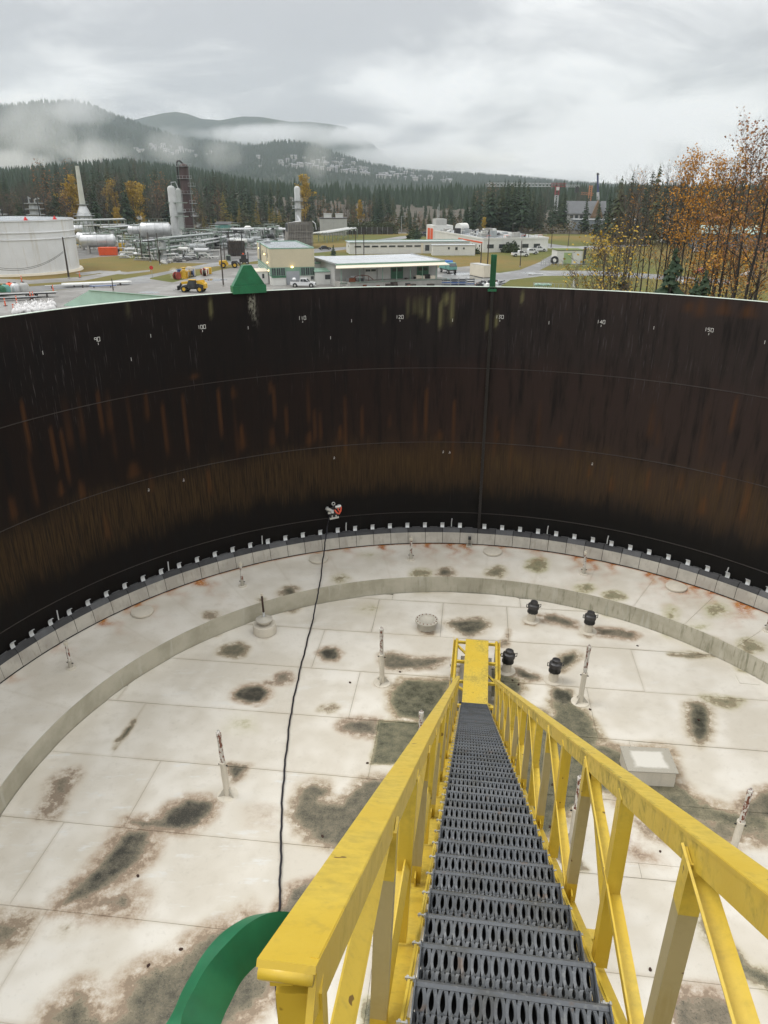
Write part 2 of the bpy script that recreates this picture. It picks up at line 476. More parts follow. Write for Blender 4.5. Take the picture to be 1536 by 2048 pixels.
# paint-marker figures along the wall: feet round the shell, every ten feet, with ticks between
STROKES = {'0': [[(0,0),(0,1),(.6,1),(.6,0),(0,0)]], '1': [[(.3,0),(.3,1)]], '9': [[(.6,.55),(0,.55),(0,1),(.6,1),(.6,0)]], '2': [[(0,.85),(.3,1),(.6,.8),(0,0),(.6,0)]],
           '3': [[(0,1),(.6,1),(.2,.55),(.6,.3),(.3,0),(0,.1)]], '4': [[(.5,0),(.5,1),(0,.35),(.65,.35)]], '5': [[(.6,1),(0,1),(0,.55),(.5,.55),(.6,.25),(.3,0),(0,.05)]]}
def wall_strokes(az, z, strokes, h, w):
    mb = MB()
    for st in strokes:
        for (a, b), (c, d) in zip(st[:-1], st[1:]):
            p = onwall(az + a * h / TR, TR - 0.012, z + b * h); q = onwall(az + c * h / TR, TR - 0.012, z + d * h)
            nrm = (math.sin(az), math.cos(az), 0)
            mb.bar(p, q, w, 0.004, nrm)
    return mb
for u, v, s in [(195,680,'90'),(404,655,'100'),(605,637,'110'),(800,635,'120'),(1000,635,'130'),(1203,645,'140'),(1419,661,'150')]:
    az, z = wallaz(u, v)
    sts = []
    for i, ch in enumerate(s):
        sts += [[(a + (i - len(s)/2) * 0.85 + rnd.uniform(-.04,.04), b + rnd.uniform(-.05,.05)) for a, b in st] for st in STROKES[ch]]
    sts.append([(0.0, -0.35), (0.0, -0.95)])
    part('painted_number', wall_strokes(az, z - 0.03, sts, 0.098, 0.011), M_CHALK, tank, world=True, kind='stuff')
for u, v in [(85,705),(301,671),(703,641),(905,640),(1098,645),(1308,655),(1530,684),(262,718),(661,675),(496,655)]:
    az, z = wallaz(u, v)
    part('painted_tick', wall_strokes(az, z - 0.05, [[(0, 0), (0, 0.9)]], 0.10, 0.011), M_CHALK, tank, world=True)
for u, v in [(366,963),(296,983),(667,918),(885,906),(898,907),(1183,930)]:
    az, z = wallaz(u, v)
    part('painted_note', wall_strokes(az, z, [[(0, 0), (.2, .8)], [(.5, 0), (.4, .7), (.7, .6)], [(.1,1.1),(.5,1.2)]], 0.07, 0.007), M_CHALK, tank, world=True)

# ------------------------------------------------------------------ stains on the roof, traced and laid on the deck
def px(pts, o=(0, 0), s=1.0): return [(o[0] + a / s, o[1] + b / s) for a, b in pts]
C6, C7, C8 = ((0, 1380), 2.56), ((0, 1650), 3.84), ((480, 1380), 3.067)
STAINS = []   # (polygon on the plane, softness, level, moss, pink)
def stain(pts, lvl, moss=0.0, pink=0.6, soft=0.16, z=DECK):
    STAINS.append(([tuple(atz(a, b, z)[:2]) for a, b in pts], soft, lvl, moss, pink))
def blob(u, v, rx, ry, lvl, moss=0.0, pink=0.3, soft=0.14, z=DECK, n=14):
    ph = rnd.uniform(0, 6)
    pts = [(u + rx * math.cos(t) * (1 + 0.16*math.sin(2*t + ph)), v + ry * math.sin(t) * (1 + 0.16*math.cos(3*t + ph))) for t in [2*math.pi*i/n for i in range(n)]]
    stain(pts, lvl, moss, pink, soft, z)
stain(px([(650,665),(740,670),(830,660),(880,600),(960,560),(1060,555),(1105,580),(1080,640),(1020,700),(930,720),(750,705),(640,690)], *C6), 0.92, 0.1, 0.9, 0.13)
stain(px([(590,760),(650,720),(760,720),(780,780),(740,860),(660,940),(560,1010),(460,1070),(300,1110),(340,1050),(440,960),(520,870)], *C6), 0.85, 0.15, 1.0, 0.17)
stain(px([(420,1115),(520,1060),(640,1010),(700,1080),(690,1150),(560,1145)], *C6), 0.42, 0.1, 0.9, 0.2)
stain(px([(255,480),(300,440),(390,410),(360,480),(310,560),(270,640),(210,650),(250,580)], *C6), 0.55, 0.0, 0.2, 0.14)
stain(px([(690,145),(660,220),(585,305),(600,260),(650,190)], *C6), 0.8, 0.2, 0.1, 0.05)
stain(px([(1175,390),(1260,395),(1230,450),(1195,470),(1170,430)], *C6), 0.85, 0.1, 0.4, 0.09)
stain(px([(1275,620),(1320,605),(1400,620),(1380,680),(1300,680)], *C6), 0.25, 0.0, 0.5, 0.2)
stain(px([(-60,1190),(60,1175),(130,1185),(100,1250),(0,1310),(-60,1310)], *C6), 0.7, 0.15, 0.6, 0.2)
stain(px([(1170,190),(1220,150),(1300,140),(1310,200),(1240,215),(1180,205)], *C6), 0.2, 0.9, 0.1, 0.12)
stain(px([(390,1470),(490,1390),(560,1300),(640,1265),(710,1340),(740,1430),(850,1500),(900,1500),(960,1400),(1020,1200),(1130,1110),(1340,1060),(1536,870),(1900,700),(2100,1300),(1500,1760),(400,1700)], *C7), 0.72, 0.25, 1.0, 0.2)
stain(px([(480,720),(560,700),(590,760),(540,830),(450,820)], *C7), 0.25, 0.2, 0.1, 0.12)
stain(px([(240,1330),(300,1220),(370,1190),(460,1170),(480,1300),(300,1420),(190,1420)], *C8), 0.72, 0.1, 0.9, 0.12)
stain(px([(300,780),(340,680),(380,600),(450,575),(520,590),(540,640),(480,690),(600,690),(690,620),(760,545),(900,545),(900,960),(600,965),(420,910),(370,860)], *C8), 0.72, 0.25, 0.55, 0.13)
blob(627, 1578, 14, 9, 0.95, 0, 0.3)
stain(px([(610,225),(640,185),(850,190),(840,280),(700,270),(640,250)], *C8), 0.72, 0.05, 0.6, 0.12)
stain(px([(855,190),(1200,215),(1050,460),(805,460)], *C8), 0.72, 0.75, 0.3, 0.03)
stain(px([(920,20),(1000,-60),(1300,-60),(1200,205),(980,180),(930,90)], *C8), 0.80, 0.7, 0.9, 0.12)
blob(504, 1388, 34, 18, 0.97, 0.1, 0.9, 0.1); blob(568, 1357, 16, 9, 0.6, 0, 0.5, 0.1); blob(468, 1300, 27, 13, 0.72, 0.3, 0.3, 0.1)
blob(540, 1365, 12, 4, 0.4, 0, 0.5, 0.08); blob(655, 1417, 16, 6, 0.45, 0.3, 0.2, 0.08); blob(735, 1218, 22, 8, 0.22, 0.7, 0.2); blob(480, 1450, 28, 16, 0.16, 0.9, 0.2)
stain([(1000,1345),(1040,1360),(1045,1380),(1030,1400),(1060,1420),(1090,1425),(1115,1460),(1180,1470),(1200,1478),(1190,1500),(1240,1510),(1310,1560),(1300,1590),(1180,1590),(1060,1700),(950,1700),(850,1600),(880,1400),(930,1330),(975,1330)], 0.74, 0.65, 0.7, 0.12)
stain([(1100,1402),(1140,1405),(1165,1420),(1185,1445),(1200,1480),(1150,1482),(1110,1468),(1098,1440),(1112,1425)], 0.74, 0.6, 0.6, 0.10)
stain([(1105,1375),(1140,1380),(1150,1400),(1130,1415),(1105,1398)], 0.9, 0.3, 0.3, 0.08)
stain([(1170,1480),(1240,1497),(1340,1497),(1350,1560),(1400,1600),(1460,1622),(1536,1628),(1560,1660),(1480,1668),(1440,1652),(1380,1642),(1300,1642),(1240,1602)], 0.68, 0.55, 1.0, 0.15)
stain([(1280,1640),(1536,1640),(1560,1690),(1490,1675),(1440,1690),(1400,1660),(1330,1680),(1290,1665)], 0.55, 0.3, 0.8, 0.15)
stain([(1480,1610),(1510,1590),(1560,1580),(1560,1640),(1490,1640)], 0.75, 0.25, 0.9, 0.14)
stain([(1378,1410),(1400,1405),(1418,1418),(1420,1445),(1412,1480),(1395,1487),(1380,1470),(1376,1440)], 0.92, 0.3, 0.35, 0.12)
stain([(1410,1395),(1480,1400),(1460,1412),(1430,1405)], 0.5, 0.7, 0.2, 0.1)
stain([(895,1245),(920,1240),(965,1238),(975,1250),(960,1265),(940,1272),(915,1262)], 0.82, 0.2, 0.25, 0.12)
stain([(765,1312),(790,1308),(830,1316),(895,1318),(860,1335),(780,1340),(768,1330)], 0.72, 0.15, 0.4, 0.12)
stain([(636,1305),(650,1297),(668,1295),(682,1308),(672,1320),(650,1322)], 0.9, 0.1, 0.8, 0.09)
stain([(1080,1230),(1110,1230),(1150,1245),(1152,1256),(1090,1243)], 0.66, 0.05, 0.8, 0.1)
stain([(1190,1258),(1240,1262),(1278,1270),(1260,1280),(1200,1272)], 0.68, 0.05, 1.0, 0.1)
stain([(1117,1332),(1125,1310),(1150,1303),(1158,1312),(1140,1330),(1122,1342)], 0.9, 0.3, 0.5, 0.1)
stain([(1030,1335),(1060,1345),(1085,1358),(1060,1362),(1030,1350)], 0.75, 0.15, 0.5, 0.09)
stain([(1340,1308),(1380,1306),(1425,1312),(1380,1317)], 0.6, 0.4, 0.1, 0.07)
stain([(1340,2000),(1370,1985),(1430,1985),(1470,2010),(1500,2070),(1340,2070)], 0.6, 0.05, 1.0, 0.14)
stain([(1400,1830),(1440,1860),(1500,1930),(1560,1960),(1560,1995),(1480,1945),(1410,1875)], 0.78, 0.5, 0.2, 0.08)
stain([(1205,1685),(1230,1675),(1250,1690),(1245,1708),(1215,1700)], 0.75, 0.1, 0.2, 0.04)
stain([(1100,1680),(1130,1700),(1180,1742),(1150,1745),(1110,1712)], 0.72, 0.35, 0.2, 0.05)
stain([(1245,1650),(1275,1690),(1330,1730),(1270,1725),(1235,1690)], 0.25, 0.0, 1.0, 0.1)
stain([(735,2000),(760,1980),(790,2090),(735,2090)], 0.85, 0.7, 0.1, 0.05)
stain([(1190,1965),(1215,1985),(1225,2090),(1195,2090)], 0.85, 0.6, 0.1, 0.05)
stain([(790,1700),(830,1690),(840,1745),(800,1750)], 0.72, 0.5, 0.1, 0.06)
stain([(1000,1290),(1018,1262),(1014,1290)], 0.6, 0.2, 0.6, 0.07)
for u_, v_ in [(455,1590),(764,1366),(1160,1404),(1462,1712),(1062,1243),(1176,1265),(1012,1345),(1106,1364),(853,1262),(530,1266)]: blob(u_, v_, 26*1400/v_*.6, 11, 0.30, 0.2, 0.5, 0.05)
for q in [(578,1180,17,9,.75,.2),(680,1155,13,6,.35,.6),(842,1144,17,6,.5,.7),(892,1143,15,7,.75,.2),(992,1142,15,8,.6,.5),(1073,1131,19,10,.4,.95),(1170,1174,14,6,.45,.9),(1228,1190,18,7,.5,.8),(423,1228,10,5,.6,.2),(1435,1222,28,12,.28,1.0),(1345,1226,12,14,.28,1.0),(1400,1250,20,8,.2,1.0),(735,1113,20,5,.18,.7),(1500,1290,20,12,.5,.7),(520,1200,6,4,.4,.3)]:
    blob(*q[:6], pink=0.15, soft=0.1, z=8.76)
_SB = [(np.min(p, 0) - 0.9, np.max(p, 0) + 0.9) for p, *_ in STAINS]
def stain_field(P, zrange=None):
    out = np.zeros((len(P), 3))
    wx = 0.10 * (fbm(P[:, 0]*2.1, P[:, 1]*2.1, 1.5, 3) - 0.5); wy = 0.10 * (fbm(P[:, 0]*2.1 + 31, P[:, 1]*2.1, 4.5, 3) - 0.5)
    Q = P + np.stack([wx, wy], -1) * 2.2
    for (poly, soft, lvl, moss, pink), (lo, hi) in zip(STAINS, _SB):
        sel = np.all((Q > lo) & (Q < hi), 1)
        if not sel.any(): continue
        s = poly_sd(Q[sel], poly)
        f = np.maximum(smooth01((s + 0.7 * soft) / (2.1 * soft)) * min(1, lvl * 1.06), smooth01((s + 3.2 * soft) / (3.4 * soft)) * min(0.28, lvl * 0.6))
        cur = out[sel]; up = f > cur[:, 0]
        cur[:, 1] = np.where(up, moss, cur[:, 1]); cur[:, 2] = np.where(up, pink, cur[:, 2]); cur[:, 0] = np.maximum(cur[:, 0], f)
        out[sel] = cur
    return out

def deck_material(name, rust=False):
    k = NT(name); p = k.pos()
    a = k.attr('stain'); tone = k.attr('tone')
    n1 = k.noise(p, 0.8, 2, 0.6); n2 = k.noise(p, 4.5, 3, 0.65); n3 = k.noise(p, 32, 2, 0.7); n4 = k.noise(p, 11, 3, 0.7)
    base = k.mix(k.sstep(n1, 0.35, 0.68), (0.575, 0.532, 0.450), (0.690, 0.655, 0.582))
    base = k.mix(k.math('MULTIPLY', k.sstep(n2, 0.5, 0.75), 0.22), base, (0.43, 0.385, 0.31))
    base = k.mix(k.math('MULTIPLY', k.sstep(n4, 0.58, 0.78), 0.35), base, (0.40, 0.37, 0.31))
    q = k.n('ShaderNodeMapping'); q.inputs['Scale'].default_value = (0.7, 2.4, 1); k.lk(k.n('ShaderNodeNewGeometry').outputs['Position'], q.inputs[0])
    chalky = k.math('MULTIPLY', k.sstep(k.noise(q.outputs[0], 1.5, 4, 0.7), 0.55, 0.68), tone[1])
    base = k.mix(k.math('MULTIPLY', chalky, 0.75), base, (0.66, 0.66, 0.63))
    base = k.mix(k.math('SUBTRACT', 1.0, tone[0]), base, (0.44, 0.385, 0.295))
    # stain level, broken up at its edge
    j = k.math('ADD', k.math('MULTIPLY', k.math('SUBTRACT', n3, 0.5), 0.26), k.math('ADD', k.math('MULTIPLY', k.math('SUBTRACT', n4, 0.5), 0.30), k.math('MULTIPLY', k.math('SUBTRACT', n2, 0.50), 0.90)))
    on = k.sstep(a[0], 0.03, 0.40)
    l = k.math('ADD', a[0], k.math('MULTIPLY', j, on), clamp=True)
    grey = k.ramp(l, [(0.0, (0.58, 0.53, 0.43)), (0.13, (0.52, 0.455, 0.36)), (0.30, (0.33, 0.275, 0.21)), (0.52, (0.215, 0.180, 0.130)), (0.78, (0.128, 0.112, 0.083)), (1.0, (0.045, 0.041, 0.033))])
    mossc = k.ramp(l, [(0.0, (0.58, 0.53, 0.41)), (0.16, (0.48, 0.455, 0.30)), (0.35, (0.31, 0.30, 0.18)), (0.60, (0.185, 0.175, 0.105)), (0.85, (0.115, 0.115, 0.070)), (1.0, (0.05, 0.055, 0.03))])
    st = k.mix(a[1], grey, mossc)
    ring = k.math('MULTIPLY', k.math('MULTIPLY', k.sstep(l, 0.05, 0.18), k.sstep(l, 0.55, 0.25)), a[2])
    st = k.mix(k.math('MULTIPLY', ring, 0.60), st, (0.40, 0.295, 0.210))
    tide = k.math('MULTIPLY', k.sstep(l, 0.25, 0.33), k.sstep(l, 0.46, 0.36))
    st = k.mix(k.math('MULTIPLY', tide, 0.45), st, (0.17, 0.115, 0.075))
    spk = k.math('MULTIPLY', k.sstep(n3, 0.56, 0.70), k.sstep(l, 0.35, 0.6))
    st = k.mix(k.math('MULTIPLY', spk, 0.7), st, (0.060, 0.058, 0.044))
    spl = k.math('MULTIPLY', k.sstep(k.noise(p, 60, 1, 0.6), 0.60, 0.72), k.sstep(l, 0.45, 0.6))
    st = k.mix(k.math('MULTIPLY', spl, 0.35), st, (0.34, 0.32, 0.26))
    c = k.mix(k.sstep(l, 0.0, 0.30), base, st)
    if rust:
        r = k.math('MULTIPLY', tone[2], k.sstep(k.math('ADD', k.math('MULTIPLY', n4, 0.6), k.math('MULTIPLY', n3, 0.4)), 0.28, 0.52))
        c = k.mix(k.math('MULTIPLY', r, 1.25, clamp=True), c, k.mix(k.sstep(n2, 0.4, 0.6), (0.34, 0.105, 0.025), (0.42, 0.18, 0.05)))
    k.bump(k.math('ADD', k.math('MULTIPLY', n4, 0.6), k.math('MULTIPLY', n3, 0.4)), 0.10, 0.01)
    wet = k.sstep(l, 0.25, 0.75)
    return k.done(c, k.math('SUBTRACT', 0.62, k.math('ADD', k.math('MULTIPLY', wet, 0.05), k.math('MULTIPLY', k.sstep(l, 0.80, 0.98), 0.16))), 0.0, 0.25)
M_DECK = deck_material('cream deck paint')
M_PONT = deck_material('cream pontoon paint', True)

roof = thing('floating_roof', 'cream painted floating roof with lapped plates, puddle stains and a raised outer ring', 'tank roof', (TC[0], TC[1], DECK))
RA = math.radians(6.7); rcu, rsu = math.cos(RA), math.sin(RA)
def deck_uw(x, y): dx, dy = x - TC[0], y - TC[1]; return dx*rcu - dy*rsu, dx*rsu + dy*rcu
def deck_xy(u, w): return TC[0] + u*rcu + w*rsu, TC[1] - u*rsu + w*rcu
ROWS = [-10.65, -8.70, -6.75, -4.80, -2.85, -0.90, 1.05, 3.00, 4.95, 6.90, 8.85, 10.8]
SEAMPX = {3: [(74,1855)], 4: [(76,1724),(1130,1800)], 5: [(287,1583),(1268,1690)], 6: [(247,1474),(747,1500)], 7: [(710,1385),(1185,1430)], 8: [(638,1293),(1275,1340)], 9: [(751,1230),(884,1234),(1015,1240)]}
SEAMS = {k: [deck_uw(*atz(u, v, DECK)[:2])[0] for u, v in l] for k, l in SEAMPX.items()}
for k in range(11):
    s = sorted(SEAMS.get(k, [rnd.uniform(-5, -2), rnd.uniform(1, 4)]))
    while s[0] > -4: s.insert(0, s[0] - 5.9)
    while s[-1] < 4: s.append(s[-1] + 5.9)
    SEAMS[k] = s
def deck_z(x, y): return DECK + 0.030 * (fbm(x*0.55 + 3, y*0.55, 7.7, 3) - 0.5)
RD = RP - 0.03
def grid_piece(name, X, Y, Z, mat, parent, tone=None, skirt=0.012, zpl=None):
    nj, ni = X.shape
    vs = np.stack([X, Y, Z], -1).reshape(-1, 3)
    idx = np.arange(nj*ni).reshape(nj, ni)
    fs = [(idx[j, i], idx[j, i+1], idx[j+1, i+1], idx[j+1, i]) for j in range(nj-1) for i in range(ni-1)]
    loop = list(idx[0, :]) + list(idx[1:, -1]) + list(idx[-1, -2::-1]) + list(idx[-2:0:-1, 0])
    n = len(vs); low = vs[loop].copy(); low[:, 2] -= skirt
    vs2 = np.vstack([vs, low]); m = len(loop)
    fs += [(loop[i], n + i, n + (i+1) % m, loop[(i+1) % m]) for i in range(m)]
    me = bpy.data.meshes.new(name); me.from_pydata((vs2 - np.array([TC[0], TC[1], DECK])).tolist(), [], [tuple(int(q) for q in f) for f in fs]); me.update()
    me.materials.append(mat)
    set_col(me, 'stain', stain_field(vs2[:, :2]))
    set_col(me, 'tone', tone(vs2) if tone else np.zeros((len(vs2), 3)))
    return link(name, me, parent)
for k in range(11):
    w0, w1 = ROWS[k], ROWS[k+1]
    edges = [-10.5] + SEAMS[k] + [10.5]
    for a, b in zip(edges[:-1], edges[1:]):
        lo, hi = max(w0, -RD + 0.02), min(w1, RD - 0.02)
        if hi - lo < 0.1: continue
        nw = max(2, int((hi - lo) / 0.075)); ws = np.linspace(lo + 0.002, hi + (0.012 if w1 < RD else 0), nw + 1)
        ch = np.sqrt(np.maximum(RD**2 - ws**2, 0))
        u0, u1 = np.maximum(a + 0.003, -ch), np.minimum(b - 0.003, ch)
        ok = u1 - u0 > 0.02
        if ok.sum() < 3: continue
        ws, u0, u1 = ws[ok], u0[ok], u1[ok]
        nu = max(3, int((u1 - u0).max() / 0.075)); t = np.linspace(0, 1, nu + 1)
        U = u0[:, None] + (u1 - u0)[:, None] * t; Wg = np.repeat(ws[:, None], nu + 1, 1)
        X, Y = deck_xy(U, Wg)
        bu = 0.014 * rnd.uniform(-1, 1)
        lap = 0.014 * (1 - (Wg - w0) / (w1 - w0)) + bu * np.sin(math.pi * np.clip((Wg - w0) / (w1 - w0), 0, 1)) * np.sin(math.pi * np.clip((U - a) / (b - a), 0, 1))
        Z = deck_z(X, Y) + 0.012 - 0.018 + 2 * lap * 0.5 + (0.004 if rnd.random() < 0.5 else 0.0)
        tv = rnd.uniform(0.86, 1.0); cv = 1.0 if (k in (4, 5) and a < 0) else rnd.uniform(0.0, 0.45)
        def tone(v, tv=tv, cv=cv, w0=w0, w1=w1, a=a, b=b):
            u, w = deck_uw(v[:, 0], v[:, 1])
            d = np.minimum(np.minimum(np.abs(w - w0), np.abs(w - w1)), np.minimum(np.abs(u - a), np.abs(u - b)))
            grime = 0.42 * np.exp(-(d / 0.045)**2) * (0.3 + vnoise(u*1.7, w*1.7, 3))
            return np.stack([np.clip(tv - grime, 0, 1), np.full(len(v), cv), np.zeros(len(v))], -1)
        grid_piece('deck_plate', X, Y, Z, M_DECK, roof, tone)
# small lapped repair plates
for (u, v), wx, wy in [((1290,1690), 1.3, 0.95), ((1495,1361), 0.5, 0.35)]:
    c = atz(u, v, DECK); cu, cw = deck_uw(c[0], c[1])
    U, Wg = np.meshgrid(np.linspace(cu - wx/2, cu + wx/2, 14), np.linspace(cw - wy/2, cw + wy/2, 10)); X, Y = deck_xy(U, Wg)
    grid_piece('repair_plate', X, Y, deck_z(X, Y) + 0.022, M_DECK, roof, lambda v: np.stack([np.full(len(v), 0.98), np.full(len(v), 0.2), np.zeros(len(v))], -1), 0.02)

# pontoon ring: top panels with radial laps, vertical inner rim
NPAN = 40
RUST = [(wallaz(u, v, RS)[0], s) for u, v, s in [(20,1340,.4),(110,1285,.5),(210,1255,1),(260,1225,.6),(280,1210,.9),(345,1180,.7),(400,1172,1.2),(410,1170,.9),(640,1103,.6),(700,1094,.6),(770,1089,1.0),(840,1086,.7),(860,1087,1.0),(905,1087,1.2),(935,1088,1.2),(1010,1093,.7),(1080,1100,.8),(1160,1114,1.0),(1190,1122,1.3),(1230,1128,1.0),(1310,1150,1.1),(1340,1155,1.1),(1375,1168,1.4),(1400,1178,1.0),(1430,1188,.8),(1490,1208,1.2),(1510,1216,1.2)]]
def pont_tone(v):
    az = np.arctan2(v[:, 0] - TC[0], v[:, 1] - TC[1]); r = np.hypot(v[:, 0] - TC[0], v[:, 1] - TC[1])
    rust = 0.9 * np.exp(-((RS - r) / 0.06)**2) * (az > -0.9)
    for a, s in RUST:
        L = 0.22 + 0.22 * s
        rust = np.maximum(rust, s * np.exp(-(((az - a) * RS + 0.15*np.sin((RS - r)*9)) / 0.16)**2) * np.exp(-np.maximum(RS - r, 0) / L) * (0.5 + 0.9*vnoise(az*120, r*2, 5)))
    pan = (az + math.pi) / (2*math.pi/NPAN); fr = np.abs(pan - np.round(pan)) * (2*math.pi/NPAN) * r
    gr = 0.18 * np.exp(-(fr / 0.03)**2) + 0.35 * np.exp(-((r - RP) / 0.03)**2) * (az > 0) + 0.10
    return np.stack([np.clip(1 - gr, 0, 1), np.full(len(v), 0.25), np.clip(rust, 0, 1)], -1)
for k in range(NPAN):
    a0 = -math.pi + k * 2*math.pi/NPAN; a1 = a0 + 2*math.pi/NPAN
    if math.cos((a0 + a1)/2) < -0.45: continue
    A, Rr = np.meshgrid(np.linspace(a0 + 0.0002, a1 + 0.0006, 26), np.linspace(RP, RS, 28))
    X, Y = TC[0] + Rr*np.sin(A), TC[1] + Rr*np.cos(A)
    Z = ZP0 + (ZP1 - ZP0) * (Rr - RP) / (RS - RP) + 0.010 * (A - a0) / (a1 - a0) + 0.014 * (fbm(X*0.9, Y*0.9, 2.2, 3) - 0.5) * np.sin(math.pi*(Rr-RP)/(RS-RP))
    grid_piece('pontoon_panel', X, Y, Z, M_PONT, roof, pont_tone, 0.012)
def rim_material():
    k = NT('pontoon rim paint'); p = k.pos(); s = k.pos((1, 1, 0.15))
    st = k.noise(s, 7, 5, 0.7); n = k.noise(p, 1.2, 4, 0.6)
    c = k.mix(k.sstep(n, 0.35, 0.65), (0.36, 0.335, 0.255), (0.47, 0.44, 0.35))
    sp = k.n('ShaderNodeSeparateXYZ'); k.lk(k.n('ShaderNodeNewGeometry').outputs['Position'], sp.inputs[0])
    c = k.mix(k.math('MULTIPLY', k.sstep(st, 0.50, 0.68), k.math('MULTIPLY', k.sstep(sp.outputs[0], -4.0, 7.0), 0.85)), c, (0.20, 0.195, 0.13))
    c = k.mix(k.math('MULTIPLY', k.sstep(k.noise(s, 3.3, 4, 0.6), 0.58, 0.72), 0.5), c, (0.55, 0.54, 0.47))
    return k.done(c, 0.6)
M_PRIM = rim_material()
mb = MB(); mb.sweep_arc([(RP - 0.012, DECK - 0.03), (RP, DECK - 0.03), (RP, ZP0 + 0.012), (RP - 0.012, ZP0 + 0.012)], TC, math.radians(-125), math.radians(125), 240)
part('inner_rim', mb, M_PRIM, roof, smooth=40, world=True)
# round manhole covers in the pontoon
M_COV = plain('cream cover paint', (0.60, 0.55, 0.455), 0.6, 0.12, 1.5, dirt=0.15)
M_COV2 = plain('dull cream steel', (0.46, 0.43, 0.36), 0.55, 0.15, 1.5, dirt=0.2)
for u, v in [(285,1226),(637,1120),(985,1105),(1352,1176)]:
    c = atz(u, v, 8.80)
    mb = MB().lathe([(0.0, 0.115), (0.30, 0.105), (0.315, 0.095), (0.315, 0.05), (0.285, 0.045), (0.285, -0.05)], 32, (c[0], c[1], 8.77))
    part('manhole_cover', mb, M_COV, roof, smooth=35, world=True)
# wiper and shoe seal round the edge
seal = thing('rim_seal', 'ring of pale seal plates with curled steel springs between roof and wall', 'tank seal', (TC[0], TC[1], DECK))
def seal_mat():
    k = NT('beige seal sheet'); p = k.pos(); n = k.noise(p, 1.6, 4, 0.6); s = k.noise(k.pos((1, 1, 0.2)), 9, 4, 0.65)
    c = k.mix(k.sstep(n, 0.35, 0.65), (0.36, 0.335, 0.290), (0.47, 0.445, 0.385))
    c = k.mix(k.math('MULTIPLY', k.sstep(s, 0.52, 0.7), 0.4), c, (0.24, 0.21, 0.16))
    return k.done(c, 0.55)
M_SEAL = seal_mat(); M_RUB = plain('grey rubber seal tip', (0.034, 0.034, 0.035), 0.6, 0.4, 3.0); M_RUB2 = plain('paler rubber seal tip', (0.080, 0.081, 0.083), 0.55, 0.3, 3.0)
M_GALV = plain('galvanised steel', (0.62, 0.64, 0.65), 0.4, 0.15, 4.0, metal=0.3); M_BLACK = plain('black rubber and hole shade', (0.010, 0.010, 0.010), 0.6, 0.3, 4.0)
NSE = 125
for k in range(NSE):
    a0 = -math.pi + k * 2*math.pi/NSE; a1 = a0 + 2*math.pi/NSE; am = (a0 + a1)/2
    if math.cos(am) < -0.5: continue
    j = rnd.uniform(-0.004, 0.004)
    mb = MB().sweep_arc([(RS - 0.02 + j, ZP1 + 0.03), (RS + 0.06 + j, 9.235), (RS + 0.066 + j, 9.235), (RS - 0.012 + j, ZP1 + 0.02)], TC, a0 + 0.0006, a1 - 0.0006, 3)
    part('seal_plate', mb, M_SEAL, seal, world=True)
    mb = MB()
    for zz, rr in [(8.94, RS + 0.002), (9.05, RS + 0.024), (9.16, RS + 0.047)]:
        p = onwall(a0 + 0.0035, rr - 0.012, zz); mb.ell(p, (0.011, 0.011, 0.011), 6, 4)
    part('plate_bolts', mb, M_COV2, seal, world=True, kind='stuff')
    mb = MB().sweep_arc([(RS + 0.065, 9.235), (RS + 0.13, 9.32), (RS + 0.20, 9.37), (RS + 0.21, 9.36), (RS + 0.08, 9.22)], TC, a0 + 0.0008, a1 - 0.0008, 3)
    part('wiper_strip', mb, M_RUB2 if (k * 7) % 10 < 3 else M_RUB, seal, world=True)
mb = MB().sweep_arc([(RS - 0.03, ZP1 + 0.012), (RS - 0.03, ZP1 + 0.035), (RS, ZP1 + 0.035), (RS, ZP1 + 0.012)], TC, math.radians(-125), math.radians(125), 240)
part('bottom_gasket', mb, M_BLACK, seal, world=True)
mb = MB().sweep_arc([(RS, 8.3), (RS, 8.86), (RS + 0.01, 8.86), (RS + 0.01, 8.3)], TC, math.radians(-125), math.radians(125), 200)
part('backing_ring', mb, M_BLACK, seal, world=True)
TAB = math.radians(2.88)
for k in range(-34, 35):
    az = math.radians(-1.5) + k * TAB + (math.radians(1.1) if k >= 3 else 0)
    n = np.array([math.sin(az), math.cos(az), 0]); t = np.array([math.cos(az), -math.sin(az), 0])
    c = onwall(az, RS + 0.17, 9.42)
    mb = MB(); prof = [(0.0, -0.05), (0.03, 0.02), (0.025, 0.09), (-0.01, 0.135), (-0.06, 0.145)]
    for (a, b), (d, e) in zip(prof[:-1], prof[1:]):
        mb.bar(c + n*a + [0, 0, b], c + n*d + [0, 0, e], 0.125, 0.006, n)
    part('spring_tab', mb, M_GALV, seal, world=True)
    mb = MB(); q = onwall(az + TAB/2, RS + 0.20, 9.38)
    mb.bar(q - t*0.13, q + t*0.13, 0.025, 0.02)
    part('clamp_bar', mb, M_RUB2, seal, world=True)
for u, v in [(692,1055),(903,1045),(1095,1060),(1215,1080),(525,1095),(338,1145),(115,1230),(1455,1140)]:
    az = wallaz(u, v, 11.9)[0]; c = onwall(az, RS + 0.15, 9.42)
    mb = MB().tube([c, c + [0, 0, 0.16], c + [0.01, -0.02, 0.30]], 0.016, 8)
    part('shunt_rod', mb, M_GALV, seal, world=True)
